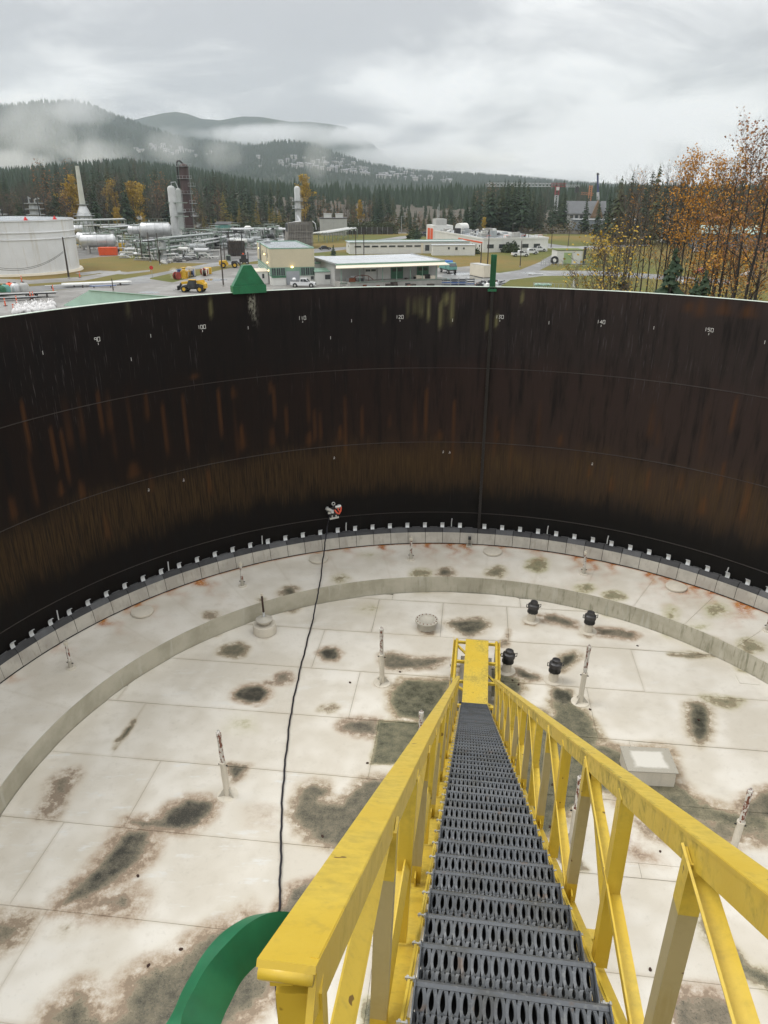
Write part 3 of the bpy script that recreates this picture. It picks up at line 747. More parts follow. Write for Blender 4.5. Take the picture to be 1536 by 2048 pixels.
# ------------------------------------------------------------------ rolling ladder
def yellow_material(name, grime, khaki=0.0):
    k = NT(name); p = k.pos()
    n1 = k.noise(p, 2.2, 4, 0.6); n2 = k.noise(p, 24, 5, 0.65); n3 = k.noise(p, 90, 3, 0.6)
    c = k.mix(k.sstep(n1, 0.3, 0.7), (0.565, 0.390, 0.040), (0.640, 0.470, 0.070))
    c = k.mix(k.math('MULTIPLY', k.sstep(n3, 0.55, 0.75), 0.25), c, (0.50, 0.33, 0.03))
    if khaki: c = k.mix(khaki, c, (0.36, 0.315, 0.205))
    g = k.math('MULTIPLY', k.sstep(k.math('ADD', k.math('MULTIPLY', n1, 0.6), k.math('MULTIPLY', n2, 0.4)), 0.46, 0.66), grime)
    c = k.mix(g, c, (0.125, 0.105, 0.030))
    dr = k.noise(k.pos((1, 1, 0.10)), 26, 3, 0.6)
    c = k.mix(k.math('MULTIPLY', k.sstep(dr, 0.54, 0.72), 0.30), c, (0.30, 0.22, 0.05))
    chip = k.sstep(k.noise(p, 17, 2, 0.5), 0.715, 0.735)
    c = k.mix(k.math('MULTIPLY', chip, 0.85), c, (0.10, 0.045, 0.018))
    k.bump(k.math('ADD', n2, k.math('MULTIPLY', n3, 0.6)), 0.14, 0.004)
    return k.done(c, k.math('ADD', 0.36, k.math('MULTIPLY', g, 0.3)), 0, 0.5)
M_YEL = yellow_material('yellow gloss paint', 0.32)
M_YELG = yellow_material('mossy yellow paint', 0.80)
M_YELD = yellow_material('dirty yellow floor paint', 0.55)
M_KHA = yellow_material('dusty primer on yellow', 0.15, 0.82)
k = NT('dark galvanised tread'); p = k.pos(); oi = k.n('ShaderNodeObjectInfo').outputs['Random']; n1 = k.noise(p, 5, 3, 0.6); n2 = k.noise(p, 45, 3, 0.65)
c = k.mix(oi, (0.078, 0.086, 0.096), (0.118, 0.126, 0.136)); c = k.mix(k.math('MULTIPLY', k.sstep(n1, 0.45, 0.7), 0.7), c, (0.062, 0.062, 0.055)); c = k.mix(k.math('MULTIPLY', k.sstep(n2, 0.55, 0.72), 0.55), c, (0.21, 0.215, 0.21)); c = k.mix(k.math('MULTIPLY', k.sstep(k.noise(p, 12, 3, 0.6), 0.62, 0.72), 0.5), c, (0.13, 0.075, 0.04))
M_TREAD = k.done(c, k.math('ADD', 0.32, k.math('MULTIPLY', n2, 0.3)), 0.3, 0.5)
M_ZINC = plain('zinc bolt', (0.42, 0.42, 0.40), 0.35, 0.3, 5.0, metal=0.8)

LA = math.atan(0.1346); SLOPE = 0.684 * math.cos(LA)
LE1 = np.array([math.cos(LA), -math.sin(LA), 0]); LE2 = np.array([math.sin(LA), math.cos(LA), 0])
LO = np.array([0.416, 1.70, 17.486])
def lad(s, q, h=0.0):
    """s across, q along (horizontal), h straight up from the line of tread tops"""
    return LO + LE1 * s + LE2 * q + np.array([0, 0, h - SLOPE * q])
QN, QF = -1.11, 12.72
ladder = thing('rolling_ladder', 'long yellow steel ladder stair with dark grip treads sloping down to the roof', 'ladder', lad(0, QF, -0.35))
YN = Vector(LE1); LDIR = Vector(lad(0, 1) - lad(0, 0)).normalized(); LUP = YN.cross(LDIR).normalized()
SL, SR, HR = -0.360, 0.410, 0.845
def lpart(name, mb, mat, par=None, smooth=False, kind=None):
    mb.shift(ladder.location); return part(name, mb, mat, par or ladder, smooth, kind=kind)
mb = MB()
# left rail: wide top flange, leg on the inner side
mb.bar(lad(SL - 0.036, QN, HR), lad(SL - 0.036, QF, HR), 0.078, 0.010, LUP)
rl = lpart('hand_rail', mb, M_YEL)
mb = MB().bar(lad(SL - 0.004, QN, HR - 0.042), lad(SL - 0.004, QF, HR - 0.042), 0.010, 0.082, LUP)
lpart('rail_leg', mb, M_YEL, rl)
mb = MB().bar(lad(SR + 0.036, QN - 0.4, HR), lad(SR + 0.036, QF, HR), 0.078, 0.010, LUP)
rr = lpart('hand_rail', mb, M_YEL)
mb = MB().bar(lad(SR + 0.004, QN - 0.4, HR - 0.042), lad(SR + 0.004, QF, HR - 0.042), 0.010, 0.082, LUP)
lpart('rail_leg', mb, M_YELG, rr)
# end post of the left rail with its cap lip
p = lad(SL - 0.030, QN + 0.045, HR - 0.040)
mb = MB().bar(p, p + np.array([0, 0.005, -0.85]), 0.062, 0.062, (0, 1, 0)); lpart('end_post', mb, M_YEL)
p = lad(SL - 0.036, QN, HR - 0.014); mb = MB().tube([p + LE1*-0.036 + [0, 0.0, 0], p + LE1*0.036], 0.011, 8); lpart('end_cap_weld', mb, M_YEL, smooth=True)
p = lad(SL - 0.066, QN + 0.03, HR - 0.028); mb = MB().bar(p, p + np.array([0.03, 0, 0]), 0.04, 0.018, (0, 0, 1)); lpart('bracket', mb, M_YEL)
# stringers
for s, sg in ((-0.325, -1), (0.335, 1)):
    mb = MB().bar(lad(s, -1.6, -0.06), lad(s, QF, -0.06), 0.009, 0.17, LUP)
    st = lpart('stringer', mb, M_YEL)
    mb = MB().bar(lad(s + sg*0.055, -1.6, -0.140), lad(s + sg*0.055, QF, -0.140), 0.105, 0.008, LUP)
    lpart('flange', mb, M_YEL, st)
    mb = MB().bar(lad(s - sg*0.004, -1.6, 0.030), lad(s - sg*0.004, QF, 0.030), 0.018, 0.012, LUP)
    lpart('edge_bead', mb, M_YEL, st)
# posts, diagonals and knee braces of the side trusses
PQ = [-0.25 + 1.45 * k for k in range(9)]
for s, sb, sg in ((SL - 0.016, -0.405, -1), (SR + 0.016, 0.415, 1)):
    for k, q in enumerate(PQ):
        a, b = lad(s, q, HR - 0.075), lad(sb, q, -0.13)
        c = b + (a - b) * 0.14
        d = a + (b - a) * 0.20
        mb = MB().angle(d, c, 0.052, 0.007, LE2, sa=-sg, sb=1)
        po = lpart('post', mb, M_KHA)
        for e, f in ((a, d), (c, b)):
            mb = MB().angle(e, f, 0.0525, 0.0075, LE2, sa=-sg, sb=1)
            lpart('post_end', mb, M_YEL, po)
        mb = MB().bar(b + [0, 0, -0.01], b + [0, 0, 0.09], 0.10, 0.008, LE1)
        lpart('gusset', mb, M_YEL, po)
        if k > 0:
            mb = MB().angle(lad(s + sg*0.010, q + 0.06, HR - 0.075), lad(sb + sg*0.010, PQ[k-1] + 0.06, -0.12), 0.055, 0.007, LE2, sa=sg, sb=1)
            lpart('diagonal_brace', mb, M_YEL)
            qm = q - 0.70
            mb = MB().angle(lad(s + sg*0.006, qm, HR - 0.075), lad(sb + sg*0.006, qm - 0.04, -0.12), 0.056, 0.007, LE2, sa=-sg, sb=1)
            lpart('post', mb, M_YEL)
    mb = MB().angle(lad(s + sg*0.010, PQ[0] + 0.06, HR - 0.075), lad(sb + sg*0.010, PQ[0] - 1.3, -0.12), 0.055, 0.007, LE2, sa=sg, sb=1)
    lpart('diagonal_brace', mb, M_YEL)
for q in (0.90, 3.85, 6.75, 9.65):
    mb = MB().angle(lad(-0.56, q, -0.19), lad(0.57, q, -0.19), 0.052, 0.008, (0, 0, 1), sa=1)
    lpart('cross_bar', mb, M_YEL)
    for s, sg, st in ((-0.54, -1, SL), (0.55, 1, SR)):
        mb = MB().angle(lad(s, q, -0.17), lad(st + sg*0.03, q + 0.28, HR - 0.05), 0.045, 0.006, LE2, sa=sg, sb=1)
        lpart('knee_brace', mb, M_YEL)
# tie rods under the treads, the round ends show on the stringer
# treads: pressed strip with two rows of lens holes
def tread_mesh():
    mb = MB(); W_, n = 0.585, 17; cw = W_ / n; hd = 0.0
    prof = [(0.0, -0.058), (0.03, -0.048), (0.07, -0.030), (0.10, -0.012), (0.13, -0.003), (0.16, 0.002), (0.195, 0.0), (0.211, -0.012), (0.214, -0.078)]
    L = [0.0]
    for (a, b), (c, d) in zip(prof[:-1], prof[1:]): L.append(L[-1] + math.hypot(c - a, d - b))
    def at(l):
        for i in range(len(L) - 1):
            if l <= L[i+1] or i == len(L) - 2:
                t = (l - L[i]) / (L[i+1] - L[i]); return prof[i][0] + t*(prof[i+1][0]-prof[i][0]), prof[i][1] + t*(prof[i+1][1]-prof[i][1])
    rows = [(0.004, 0.084, 0.0, 0.40, 0.30), (0.084, 0.116, 0.5, 0.20, 0.12), (0.116, 0.190, 0.0, 0.27, 0.30)]
    def put(x, l, dz=0.0): y, z = at(l); return (x, y, z + dz)
    # solid nosing
    for l0, l1 in ((0, 0.004), (0.190, L[6]), (L[6], L[7]), (L[7], L[8])):
        for i in range(n):
            x0, x1 = -W_/2 + i*cw, -W_/2 + (i+1)*cw
            mb.add([put(x0, l0), put(x1, l0), put(x1, l1), put(x0, l1)], [(0, 1, 2, 3)])
    K = 14
    for l0, l1, ph, hx, hy in rows:
        for i in range(n + (1 if ph else 0)):
            x0, x1 = -W_/2 + (i - ph)*cw, -W_/2 + (i + 1 - ph)*cw
            if ph: x0, x1 = max(x0, -W_/2), min(x1, W_/2)
            cx, cl = (x0 + x1)/2, (l0 + l1)/2; hw, hl = (x1 - x0)/2, (l1 - l0)/2
            inner, rim, outer = [], [], []
            for q in range(K):
                t = 2*math.pi*q/K; ct, s_ = math.cos(t), math.sin(t)
                lx = hx*2*hw*0.86*ct*(abs(ct)**0.15)*(1 - 0.30*s_); ll = hl*0.88*s_
                inner.append((cx + lx*0.90, cl + ll*0.97)); rim.append((cx + lx, cl + ll))
                m = max(abs(ct), abs(s_)); outer.append((cx + hw*ct/m, cl + hl*s_/m))
            vs = [put(a, b, -0.010) for a, b in inner] + [put(a, b, 0.003) for a, b in rim] + [put(a, b, -0.001) for a, b in outer]
            fs = []
            for q in range(K):
                r = (q+1) % K; fs += [(q, r, K+r, K+q), (K+q, K+r, 2*K+r, 2*K+q)]
            mb.add(vs, fs)
    me = mb.mesh('tread', M_TREAD); 
    return me
ME_T = tread_mesh()
ME_P = MB().box(-0.290, 0.088, -0.066, 0.290, 0.2125, -0.062).mesh('hole_shade', M_BLACK)  # black sheet added below the tread so its holes read as shade
mb = MB().extrude([(-0.004, -0.06), (0.215, -0.06), (0.215, -0.012), (0.19, 0.012), (0.06, 0.030), (0.02, 0.030), (-0.004, 0.005)], (0, 0, 0), (0, 1, 0), (0, 0, 1), (1, 0, 0), 0.005)
ME_E = mb.mesh('end_plate', M_TREAD)
mb = MB().tube([(-0.019, 0, 0), (0.016, 0, 0)], 0.006, 6); mb.tube([(-0.014, 0, 0), (-0.006, 0, 0)], 0.0105, 6); mb.tube([(0.008, 0, 0), (0.014, 0, 0)], 0.0105, 6)
ME_B = mb.mesh('bolt', M_ZINC)
mb = MB().bar((-0.34, 0, 0), (0.34, 0, 0), 0.022, 0.022); ME_R = mb.mesh('link_bar', M_YEL)
NT_ = 49; PIT = (12.60) / 48
tilt = 0.0
for k in range(-3, NT_):
    q = k * PIT
    o = link('tread', ME_T, ladder); o.location = Vector(lad(0, q - 0.10) - np.array(ladder.location)); o.rotation_euler = (math.radians(-1.5 + rnd.uniform(-.8, .8)), 0, -LA + rnd.uniform(-.006, .006))
    link('hole_shade', ME_P, o)
    for x in (-0.298, 0.2935):
        e = link('end_plate', ME_E, o); e.location = (x, 0, 0)
        b = link('bolt', ME_B, o); b.location = (x + (-0.022 if x < 0 else 0.030), 0.055, 0.006)
    o = link('link_bar', ME_R, ladder); o.location = Vector(lad(0, q + 0.10, -0.085) - np.array(ladder.location)); o.rotation_euler = (0, 0, -LA)
# wheels at the foot
for s in (-0.46, 0.46):
    p = lad(s, QF - 0.1, -0.16)
    mb = MB().tube([p - LE1*0.03, p + LE1*0.03], 0.13, 20); lpart('wheel', mb, M_YELD, smooth=40)
mb = MB().tube([lad(-0.5, QF - 0.1, -0.16), lad(0.5, QF - 0.1, -0.16)], 0.025, 10); lpart('axle', mb, M_YEL)

# ------------------------------------------------------------------ runway the ladder rolls on
def rw(s, q, z): b = LO + LE1*s + LE2*q; return np.array([b[0], b[1], z])
runway = thing('ladder_runway', 'yellow runway frame with dirty floor plate at the foot of the ladder', 'runway', rw(0, 14, DECK + 0.02))
ZR = 8.87; Q0, Q1 = 12.65, 15.45
mb = MB().bar(rw(0.015, Q0 + 0.05, ZR + 0.10), rw(0.015, Q1, ZR + 0.10), 0.60, 0.008); part('floor_plate', mb, M_YELD, runway, world=True)
mb = MB().bar(rw(0.02, Q0 - 0.12, ZR + 0.055), rw(0.02, Q0 + 0.10, ZR + 0.095), 0.62, 0.008); part('hinge_flap', mb, M_YEL, runway, world=True)
for s, sg in ((-0.52, -1), (0.53, 1)):
    mb = MB().tube([rw(s, 9.5, ZR), rw(s, Q1 + 0.1, ZR)], 0.042, 12); r_ = part('track_rail', mb, M_YELD, runway, smooth=40, world=True)
    for q0, q1 in ((9.6, 12.1), (12.2, 13.55), (13.85, Q1 + 0.1)):
        mb = MB().bar(rw(s + sg*0.085, q0, ZR - 0.06), rw(s + sg*0.085, q1, ZR - 0.06), 0.012, 0.30, (0.0, 0, 1)); part('side_plate', mb, M_YELD, r_, world=True)
        mb = MB().bar(rw(s + sg*0.055, q0, ZR - 0.02), rw(s + sg*0.055, q1, ZR - 0.02), 0.07, 0.010); part('flange', mb, M_YELD, r_, world=True)
    for q in (9.8, 11.8, 13.7, Q1):
        mb = MB().bar(rw(s, q, DECK + 0.06), rw(s, q, ZR - 0.04), 0.07, 0.07, LE2); part('support_post', mb, M_COV2, runway, world=True)
        mb = MB().bar(rw(s - 0.16, q, DECK + 0.045), rw(s + 0.16, q, DECK + 0.045), 0.26, 0.05); part('foot_pad', mb, M_COV, runway, world=True)
for q in (9.8, 11.8, 12.75, 13.7, 14.55, Q1):
    mb = MB().angle(rw(-0.52, q, ZR + 0.02), rw(0.53, q, ZR + 0.02), 0.06, 0.008); part('cross_bar', mb, M_YEL, runway, world=True)
for (s0, q0), (s1, q1) in (((-0.5, Q1 - 0.1), (0.5, 13.8)), ((-0.5, 13.6), (0.5, 12.8))):
    mb = MB().bar(rw(s0, q0, ZR - 0.05), rw(s1, q1, ZR - 0.05), 0.05, 0.05); part('diagonal_brace', mb, M_YELD, runway, world=True)
for s in (-0.34, 0.37):
    mb = MB().bar(rw(s, 13.75, ZR - 0.42), rw(s, 15.2, ZR - 0.42), 0.10, 0.30); part('pedestal', mb, M_COV2, runway, world=True)
mb = MB().bar(rw(-0.75, 13.85, DECK + 0.10), rw(0.85, 13.85, DECK + 0.10), 0.16, 0.14); part('sleeper', mb, M_COV2, runway, world=True)

# ------------------------------------------------------------------ fittings standing on the roof
M_RUST = plain('flaking rust', (0.16, 0.050, 0.022), 0.8, 0.7, 9.0)
def legpaint():
    k = NT('white paint flaking to rust'); p = k.pos(); n = k.noise(p, 7, 5, 0.65); r = k.noise(k.pos((1, 1, 0.5)), 16, 4, 0.7)
    c = k.mix(k.sstep(n, 0.3, 0.7), (0.52, 0.49, 0.43), (0.62, 0.60, 0.55))
    c = k.mix(k.sstep(r, 0.50, 0.56), c, (0.15, 0.045, 0.02)); return k.done(c, 0.65)
M_LEG = legpaint()
PZ = Vector((0, 0, 1))
def leg(u, v, tilt=(0.0, 0.0), tall=1.67, label='', rusty=0.5):
    c = atz(u, v, DECK); z0 = float(deck_z(c[0], c[1])) + 0.004
    t = thing('roof_leg', label, 'support leg', (c[0], c[1], z0), group='tall roof legs standing on the deck')
    a = rnd.uniform(0, 6)
    part('base_pad', MB().lathe([(0.0, 0.016), (0.215, 0.016), (0.225, 0.010), (0.225, -0.01)], 28), M_COV, t, smooth=30)
    for k in range(3):
        b = a + k * 2.094; ax = Vector((math.cos(b), math.sin(b), 0)); an = Vector((-math.sin(b), math.cos(b), 0))
        part('gusset', MB().extrude([(0.055, 0.015), (0.20, 0.015), (0.06, 0.20)], -an*0.006, ax, PZ, an, 0.012), M_COV2, t)
    X = lambda h: Vector((tilt[0]*h, tilt[1]*h, h))
    part('sleeve', MB().tube([X(0.01), X(0.88)], 0.066, 18), M_COV, t, smooth=40)
    part('collar', MB().tube([X(0.845), X(0.885)], 0.076, 18), M_COV, t, smooth=40)
    pn = part('pin', MB().tube([X(0.80) + Vector((-0.10, 0.03, 0)), X(0.80) + Vector((0.10, -0.03, 0))], 0.014, 8), M_BLACK, t)
    part('leg_pipe', MB().tube([X(0.86), X(tall - 0.12)], 0.048, 16), M_LEG, t, smooth=40)
    part('cap', MB().tube([X(tall - 0.13), X(tall - 0.02)], 0.053, 16), M_LEG, t, smooth=40)
    part('lifting_eye', MB().tube([X(tall - 0.03) + Vector((0.022*math.cos(q), 0, 0.03 + 0.03*math.sin(q))) for q in np.linspace(-0.6, 3.7, 9)], 0.007, 6), M_ZINC, t)
    return t
leg(455, 1590, (-0.035, 0.01), label='rust-streaked roof leg beside the large dark oblong puddle stain')
leg(764, 1366, (-0.01, 0.0), label='rusty-topped roof leg between the flanged nozzle and the ladder')
leg(1160, 1404, (0.03, 0.0), label='cream roof leg next to the black-capped vents')
leg(1462, 1712, (0.035, 0.0), label='roof leg with pointed tip past the raised box hatch')
leg(838, 1545, (0.01, 0.0), label='thin pale roof leg half hidden by the left hand rail')
leg(785, 1835, (0.0, 0.0), label='rusty roof leg seen through the left ladder truss')
leg(1143, 1685, (0.0, 0.0), label='roof leg foot behind the right ladder truss')
def short_leg(u, v, label, rz):
    c = atz(u, v, 8.76); r = math.hypot(c[0]-TC[0], c[1]-TC[1]); z0 = ZP0 + (ZP1-ZP0)*(r-RP)/(RS-RP)
    t = thing('pontoon_leg', label, 'support leg', (c[0], c[1], z0), group='short legs round the pontoon')
    part('base_pad', MB().lathe([(0.0, 0.022), (0.13, 0.022), (0.135, -0.02)], 20), M_COV, t, smooth=30)
    part('sleeve', MB().tube([(0, 0, 0), (0, 0, 0.22)], 0.052, 14), M_COV2, t, smooth=40)
    part('pin', MB().tube([(-0.09, 0.02, 0.15), (0.09, -0.02, 0.15)], 0.013, 8), M_BLACK, t)
    part('leg_pipe', MB().tube([(0, 0, 0.2), (-0.01, 0, 0.72)], 0.040, 14), M_LEG, t, smooth=40)
    part('cap', MB().tube([(-0.01, 0, 0.70), (-0.01, 0, 0.78)], 0.055, 14), M_COV, t, smooth=40)
    part('lifting_eye', MB().tube([Vector((0.022*math.cos(q), 0, 0.80 + 0.03*math.sin(q))) for q in np.linspace(-0.6, 3.7, 9)], 0.008, 6), M_COV, t)
short_leg(142, 1336, 'short cream leg on the pontoon between seal and mushroom gauge', 0)
short_leg(485, 1172, 'short rusty leg on the pontoon beside the rust-stained seal edge', 0)
short_leg(822, 1119, 'short pontoon leg with rusty foot below the seal', 0)
short_leg(1167, 1148, 'short white pontoon leg beside the orange rust fan', 0)
short_leg(1534, 1262, 'short pontoon leg at the far end of the green-stained ring', 0)

def vent(u, v, label, lean):
    c = atz(u, v, DECK); z0 = float(deck_z(c[0], c[1])) + 0.006
    t = thing('pressure_vent', label, 'vent', (c[0], c[1], z0), group='black-capped vents on the deck')
    a = Vector((0, 0, 1)) + Vector(lean); P = lambda h: a * h
    mb = MB().prism([(0.25*math.cos(q)*(1.0 if abs(math.sin(q)) < .8 else .96), 0.25*math.sin(q)) for q in np.linspace(0, 2*math.pi, 25)[:-1]], -0.01, 0.014)
    part('base_pad', mb, M_COV, t)
    part('pipe', MB().tube([P(0), P(0.30)], 0.125, 22), M_COV, t, smooth=40)
    part('pipe_flange', MB().tube([P(0.29), P(0.325)], 0.160, 22), M_VENTD, t, smooth=40)
    for k in range(10):
        q = k * 0.628
        part('bolt', MB().tube([P(0.275) + Vector((0.143*math.cos(q), 0.143*math.sin(q), 0)), P(0.345) + Vector((0.143*math.cos(q), 0.143*math.sin(q), 0))], 0.011, 6), M_BLACK, t)
    part('body', MB().tube([P(0.325), P(0.40), P(0.46)], [0.150, 0.150, 0.135], 22), M_VENTD, t, smooth=40)
    part('hood', MB().tube([P(0.43), P(0.44), P(0.54), P(0.575)], [0.135, 0.172, 0.165, 0.12], 22), M_VENTC, t, smooth=40)
    part('cap', MB().tube([P(0.57), P(0.60), P(0.645), P(0.66)], [0.115, 0.115, 0.105, 0.06], 20), M_VENTC, t, smooth=40)
    for sgn in (-1, 1):
        part('handle', MB().tube([P(0.53) + Vector((sgn*0.15, 0, 0)), P(0.55) + Vector((sgn*0.21, 0, 0.01)), P(0.46) + Vector((sgn*0.21, 0, 0)), P(0.44) + Vector((sgn*0.15, 0, 0))], 0.012, 6), M_VENTD, t)
M_VENTD = plain('black vent casting', (0.012, 0.012, 0.012), 0.4, 0.3, 5.0, spec=0.5)
M_VENTC = plain('dark grey vent hood', (0.038, 0.036, 0.036), 0.35, 0.3, 5.0, spec=0.5)
vent(1062, 1241, 'black-capped vent standing nearest the pontoon rim', (0.08, 0.0, 0))
vent(1176, 1263, 'black-capped vent with the long brown stain leading right from it', (0.03, 0.0, 0))
vent(1012, 1342, 'black-capped vent right beside the yellow runway', (0.09, 0.0, 0))
vent(1106, 1361, 'black-capped vent with a dark leaf-shaped puddle behind it', (0.05, 0.0, 0))

def roundpx(u, v): c = atz(u, v, DECK); return (c[0], c[1], float(deck_z(c[0], c[1])) + 0.006)
c = roundpx(853, 1255)
t = thing('flanged_nozzle', 'open flanged steel nozzle with a ring of bolts on the deck', 'nozzle', c)
part('neck', MB().lathe([(0.27, 0.0), (0.27, 0.24), (0.25, 0.24), (0.25, 0.0)], 32, closed=True), M_COV2, t, smooth=35)
part('flange', MB().lathe([(0.20, 0.22), (0.34, 0.22), (0.34, 0.26), (0.22, 0.262)], 32, closed=True), M_COV2, t, smooth=35)
part('blind_dish', MB().lathe([(0.0, 0.20), (0.10, 0.205), (0.19, 0.235), (0.235, 0.266)], 32), M_COV2, t, smooth=True)
for k in range(16):
    q = k*math.pi/8; part('bolt', MB().tube([(0.29*math.cos(q), 0.29*math.sin(q), 0.20), (0.29*math.cos(q), 0.29*math.sin(q), 0.285)], 0.013, 6), M_RUST, t)
c = roundpx(530, 1264)
t = thing('float_gauge', 'mushroom-shaped gauge hatch with a dark rod rising from it', 'gauge', c)
part('drum', MB().lathe([(0.0, 0.27), (0.325, 0.27), (0.335, 0.255), (0.335, 0.0)], 32), M_COV, t, smooth=35)
part('bowl', MB().lathe([(0.12, 0.27), (0.17, 0.30), (0.24, 0.40), (0.245, 0.43), (0.0, 0.52)], 30), M_COV2, t, smooth=35)
part('socket', MB().tube([(0, 0, 0.5), (0, 0, 0.66)], 0.035, 12), M_GALV, t, smooth=40)
part('rod', MB().tube([(0, 0, 0.62), (-0.02, 0, 1.22)], 0.030, 12), plain('dark rusted rod', (0.045, 0.022, 0.016), 0.6, 0.5, 8.0), t, smooth=40)
part('tip', MB().tube([(-0.02, 0, 1.2), (-0.02, 0, 1.28)], 0.037, 12), M_COV, t, smooth=40)
c = atz(1296, 1565, DECK); ang = -math.radians(4)
t = thing('box_hatch', 'raised square box hatch with bolted lid in the olive stain', 'hatch', (5.80, 12.93, DECK + 0.0), rz=ang)
part('box_wall', MB().box(-0.50, -0.36, -0.02, 0.50, 0.36, 0.385), M_COV, t)
def lidmat():
    k = NT('hatch lid paint'); p = k.pos(kind='Object'); s = k.n('ShaderNodeSeparateXYZ'); k.lk(p, s.inputs[0])
    d = k.math('MAXIMUM', k.math('ABSOLUTE', k.math('MULTIPLY', s.outputs[0], 2.05)), k.math('ABSOLUTE', k.math('MULTIPLY', s.outputs[1], 2.8)))
    d = k.math('ADD', d, k.math('MULTIPLY', k.math('SUBTRACT', k.noise(p, 6, 4, 0.6), 0.5), 0.35))
    c = k.mix(k.sstep(d, 0.60, 0.80), (0.60, 0.575, 0.51), (0.36, 0.335, 0.275)); return k.done(c, 0.5)
part('lid', MB().box(-0.535, -0.395, 0.385, 0.535, 0.395, 0.405), lidmat(), t)
for i in range(8):
    for s in (-1, 1): part('bolt', MB().cyl(-0.46 + i*0.131, s*0.362, 0.37, 0.418, 0.010, 6), M_COV2, t)
for i in range(1, 5):
    for s in (-1, 1): part('bolt', MB().cyl(s*0.502, -0.362 + i*0.145, 0.37, 0.418, 0.010, 6), M_COV2, t)
# shunt bracket standing at the seal below the guide pole
c = onwall(math.radians(5.9), RS - 0.14, ZP1 + 0.005)
t = thing('roller_bracket', 'small dark steel roller bracket at the seal edge under the guide pole', 'bracket', c, rz=-math.radians(6))
for s in (-0.06, 0.06): part('cheek', MB().extrude([(-0.1, 0), (0.12, 0), (0.10, 0.32), (-0.02, 0.34)], (s, 0, 0), (0, 1, 0), (0, 0, 1), (1, 0, 0), 0.012), M_COV2, t)
part('roller', MB().tube([(-0.05, 0.05, 0.27), (0.05, 0.05, 0.27)], 0.06, 14), M_VENTD, t, smooth=40)
part('foot', MB().box(-0.10, -0.12, 0, 0.10, 0.13, 0.015), M_COV, t)
# leaf litter and grit on the deck
M_LEAF = plain('dead leaf', (0.045, 0.020, 0.012), 0.8, 0.5, 20.0)
for u, v in [(276,1753),(1145,1779),(1397,1441),(800,1345),(1037,1370),(1000,1310),(700,1366),(735,1527),(645,1674),(1275,1293),(1025,1362),(1180,1420),(1105,1570),(1255,1640),(1320,1705),(1480,1945),(1300,1940),(1240,1900),(1330,2010),(297,1933),(362,1900),(1100,1655),(1118,1660),(1060,1640)]:
    c = roundpx(u, v); a = rnd.uniform(0, 3)
    mb = MB().prism([(0.032*math.cos(q)*(1 + .3*rnd.random()), 0.022*math.sin(q)*(1 + .4*rnd.random())) for q in np.linspace(0, 6.28, 8)[:-1]], 0.0, 0.016)
    single('dead_leaf', mb, M_LEAF, 'small curled dark dead leaf lying on the deck', 'leaf', 'dead leaves blown onto the deck', loc=(c[0], c[1], c[2] + 0.004), rz=a)

# ------------------------------------------------------------------ inspection crawler on the wall and its umbilical
caz, cz = wallaz(667, 1022, 11.93)
M_ORA = plain('orange red loom', (0.70, 0.10, 0.05), 0.4, 0.2, 5); M_SILV = plain('bare aluminium', (0.60, 0.60, 0.57), 0.3, 0.2, 6.0, metal=0.5)
crawler = thing('wall_crawler', 'small magnetic inspection crawler clinging to the dark wall', 'robot', onwall(caz, 11.99, cz), rz=-caz)
def cp(name, mb, mat, par=None, smooth=False): return part(name, mb, mat, par or crawler, smooth)
cp('chassis', MB().box(-0.13, -0.12, -0.20, 0.14, -0.02, 0.12), M_VENTD)
cp('axle_bar', MB().bar((-0.14, -0.09, -0.245), (0.16, -0.09, -0.215), 0.08, 0.06), M_SILV)
for x in (-0.06, 0.07): cp('strut', MB().bar((x, -0.10, -0.22), (x, -0.10, -0.13), 0.045, 0.04, (0, 1, 0)), M_SILV)
for x, z, r in ((-0.20, 0.10, 0.085), (0.18, 0.14, 0.085), (-0.10, -0.22, 0.05), (0.13, -0.20, 0.05)):
    cp('wheel', MB().tube([(x - 0.03, -0.06, z), (x + 0.03, -0.06, z)], r*0.9, 14), M_SILV if z > 0 else M_VENTD, smooth=40)
cp('motor', MB().tube([(-0.26, -0.13, 0.16), (-0.10, -0.13, 0.06)], 0.055, 12), M_SILV, smooth=40)
cp('motor', MB().tube([(0.05, -0.13, 0.16), (0.24, -0.13, 0.18)], 0.05, 12), M_SILV, smooth=40)
cp('lifting_ring', MB().tube([(0.0 + 0.05*math.cos(q), -0.08, 0.27 + 0.05*math.sin(q)) for q in np.linspace(0, 6.28, 15)], 0.014, 6), M_SILV)
cp('neck', MB().bar((0, -0.08, 0.10), (0, -0.08, 0.22), 0.04, 0.04, (0, 1, 0)), M_VENTC)
cp('cable_loop', MB().tube([(0.02, -0.16, 0.08), (0.08, -0.18, -0.02), (0.16, -0.18, -0.07), (0.22, -0.17, 0.02), (0.24, -0.16, 0.16)], 0.028, 8), M_ORA, smooth=True)
cp('cable_loop', MB().tube([(0.12, -0.17, 0.14), (0.15, -0.19, 0.05), (0.20, -0.18, 0.0)], 0.022, 8), M_ORA, smooth=True)
cp('camera_head', MB().box(-0.10, -0.20, -0.02, -0.02, -0.12, 0.08), M_GALV)
cp('sensor_box', MB().box(-0.20, -0.16, -0.05, -0.12, -0.08, 0.03), M_SILV)
path = [(657,1032,cz - 0.12),(655,1052,9.62),(651,1080,9.30),(646,1118,8.99),(640,1165,8.80),(634,1196,8.62),(626,1237,8.24),(612,1292,8.19),(600,1340,8.19),(588,1395,8.19),(580,1440,8.19),(573,1500,8.19),(567,1560,8.19),(563,1630,8.19),(562,1700,8.19),(560,1770,8.19),(558,1840,8.19),(552,1930,8.19),(556,2040,8.19)]
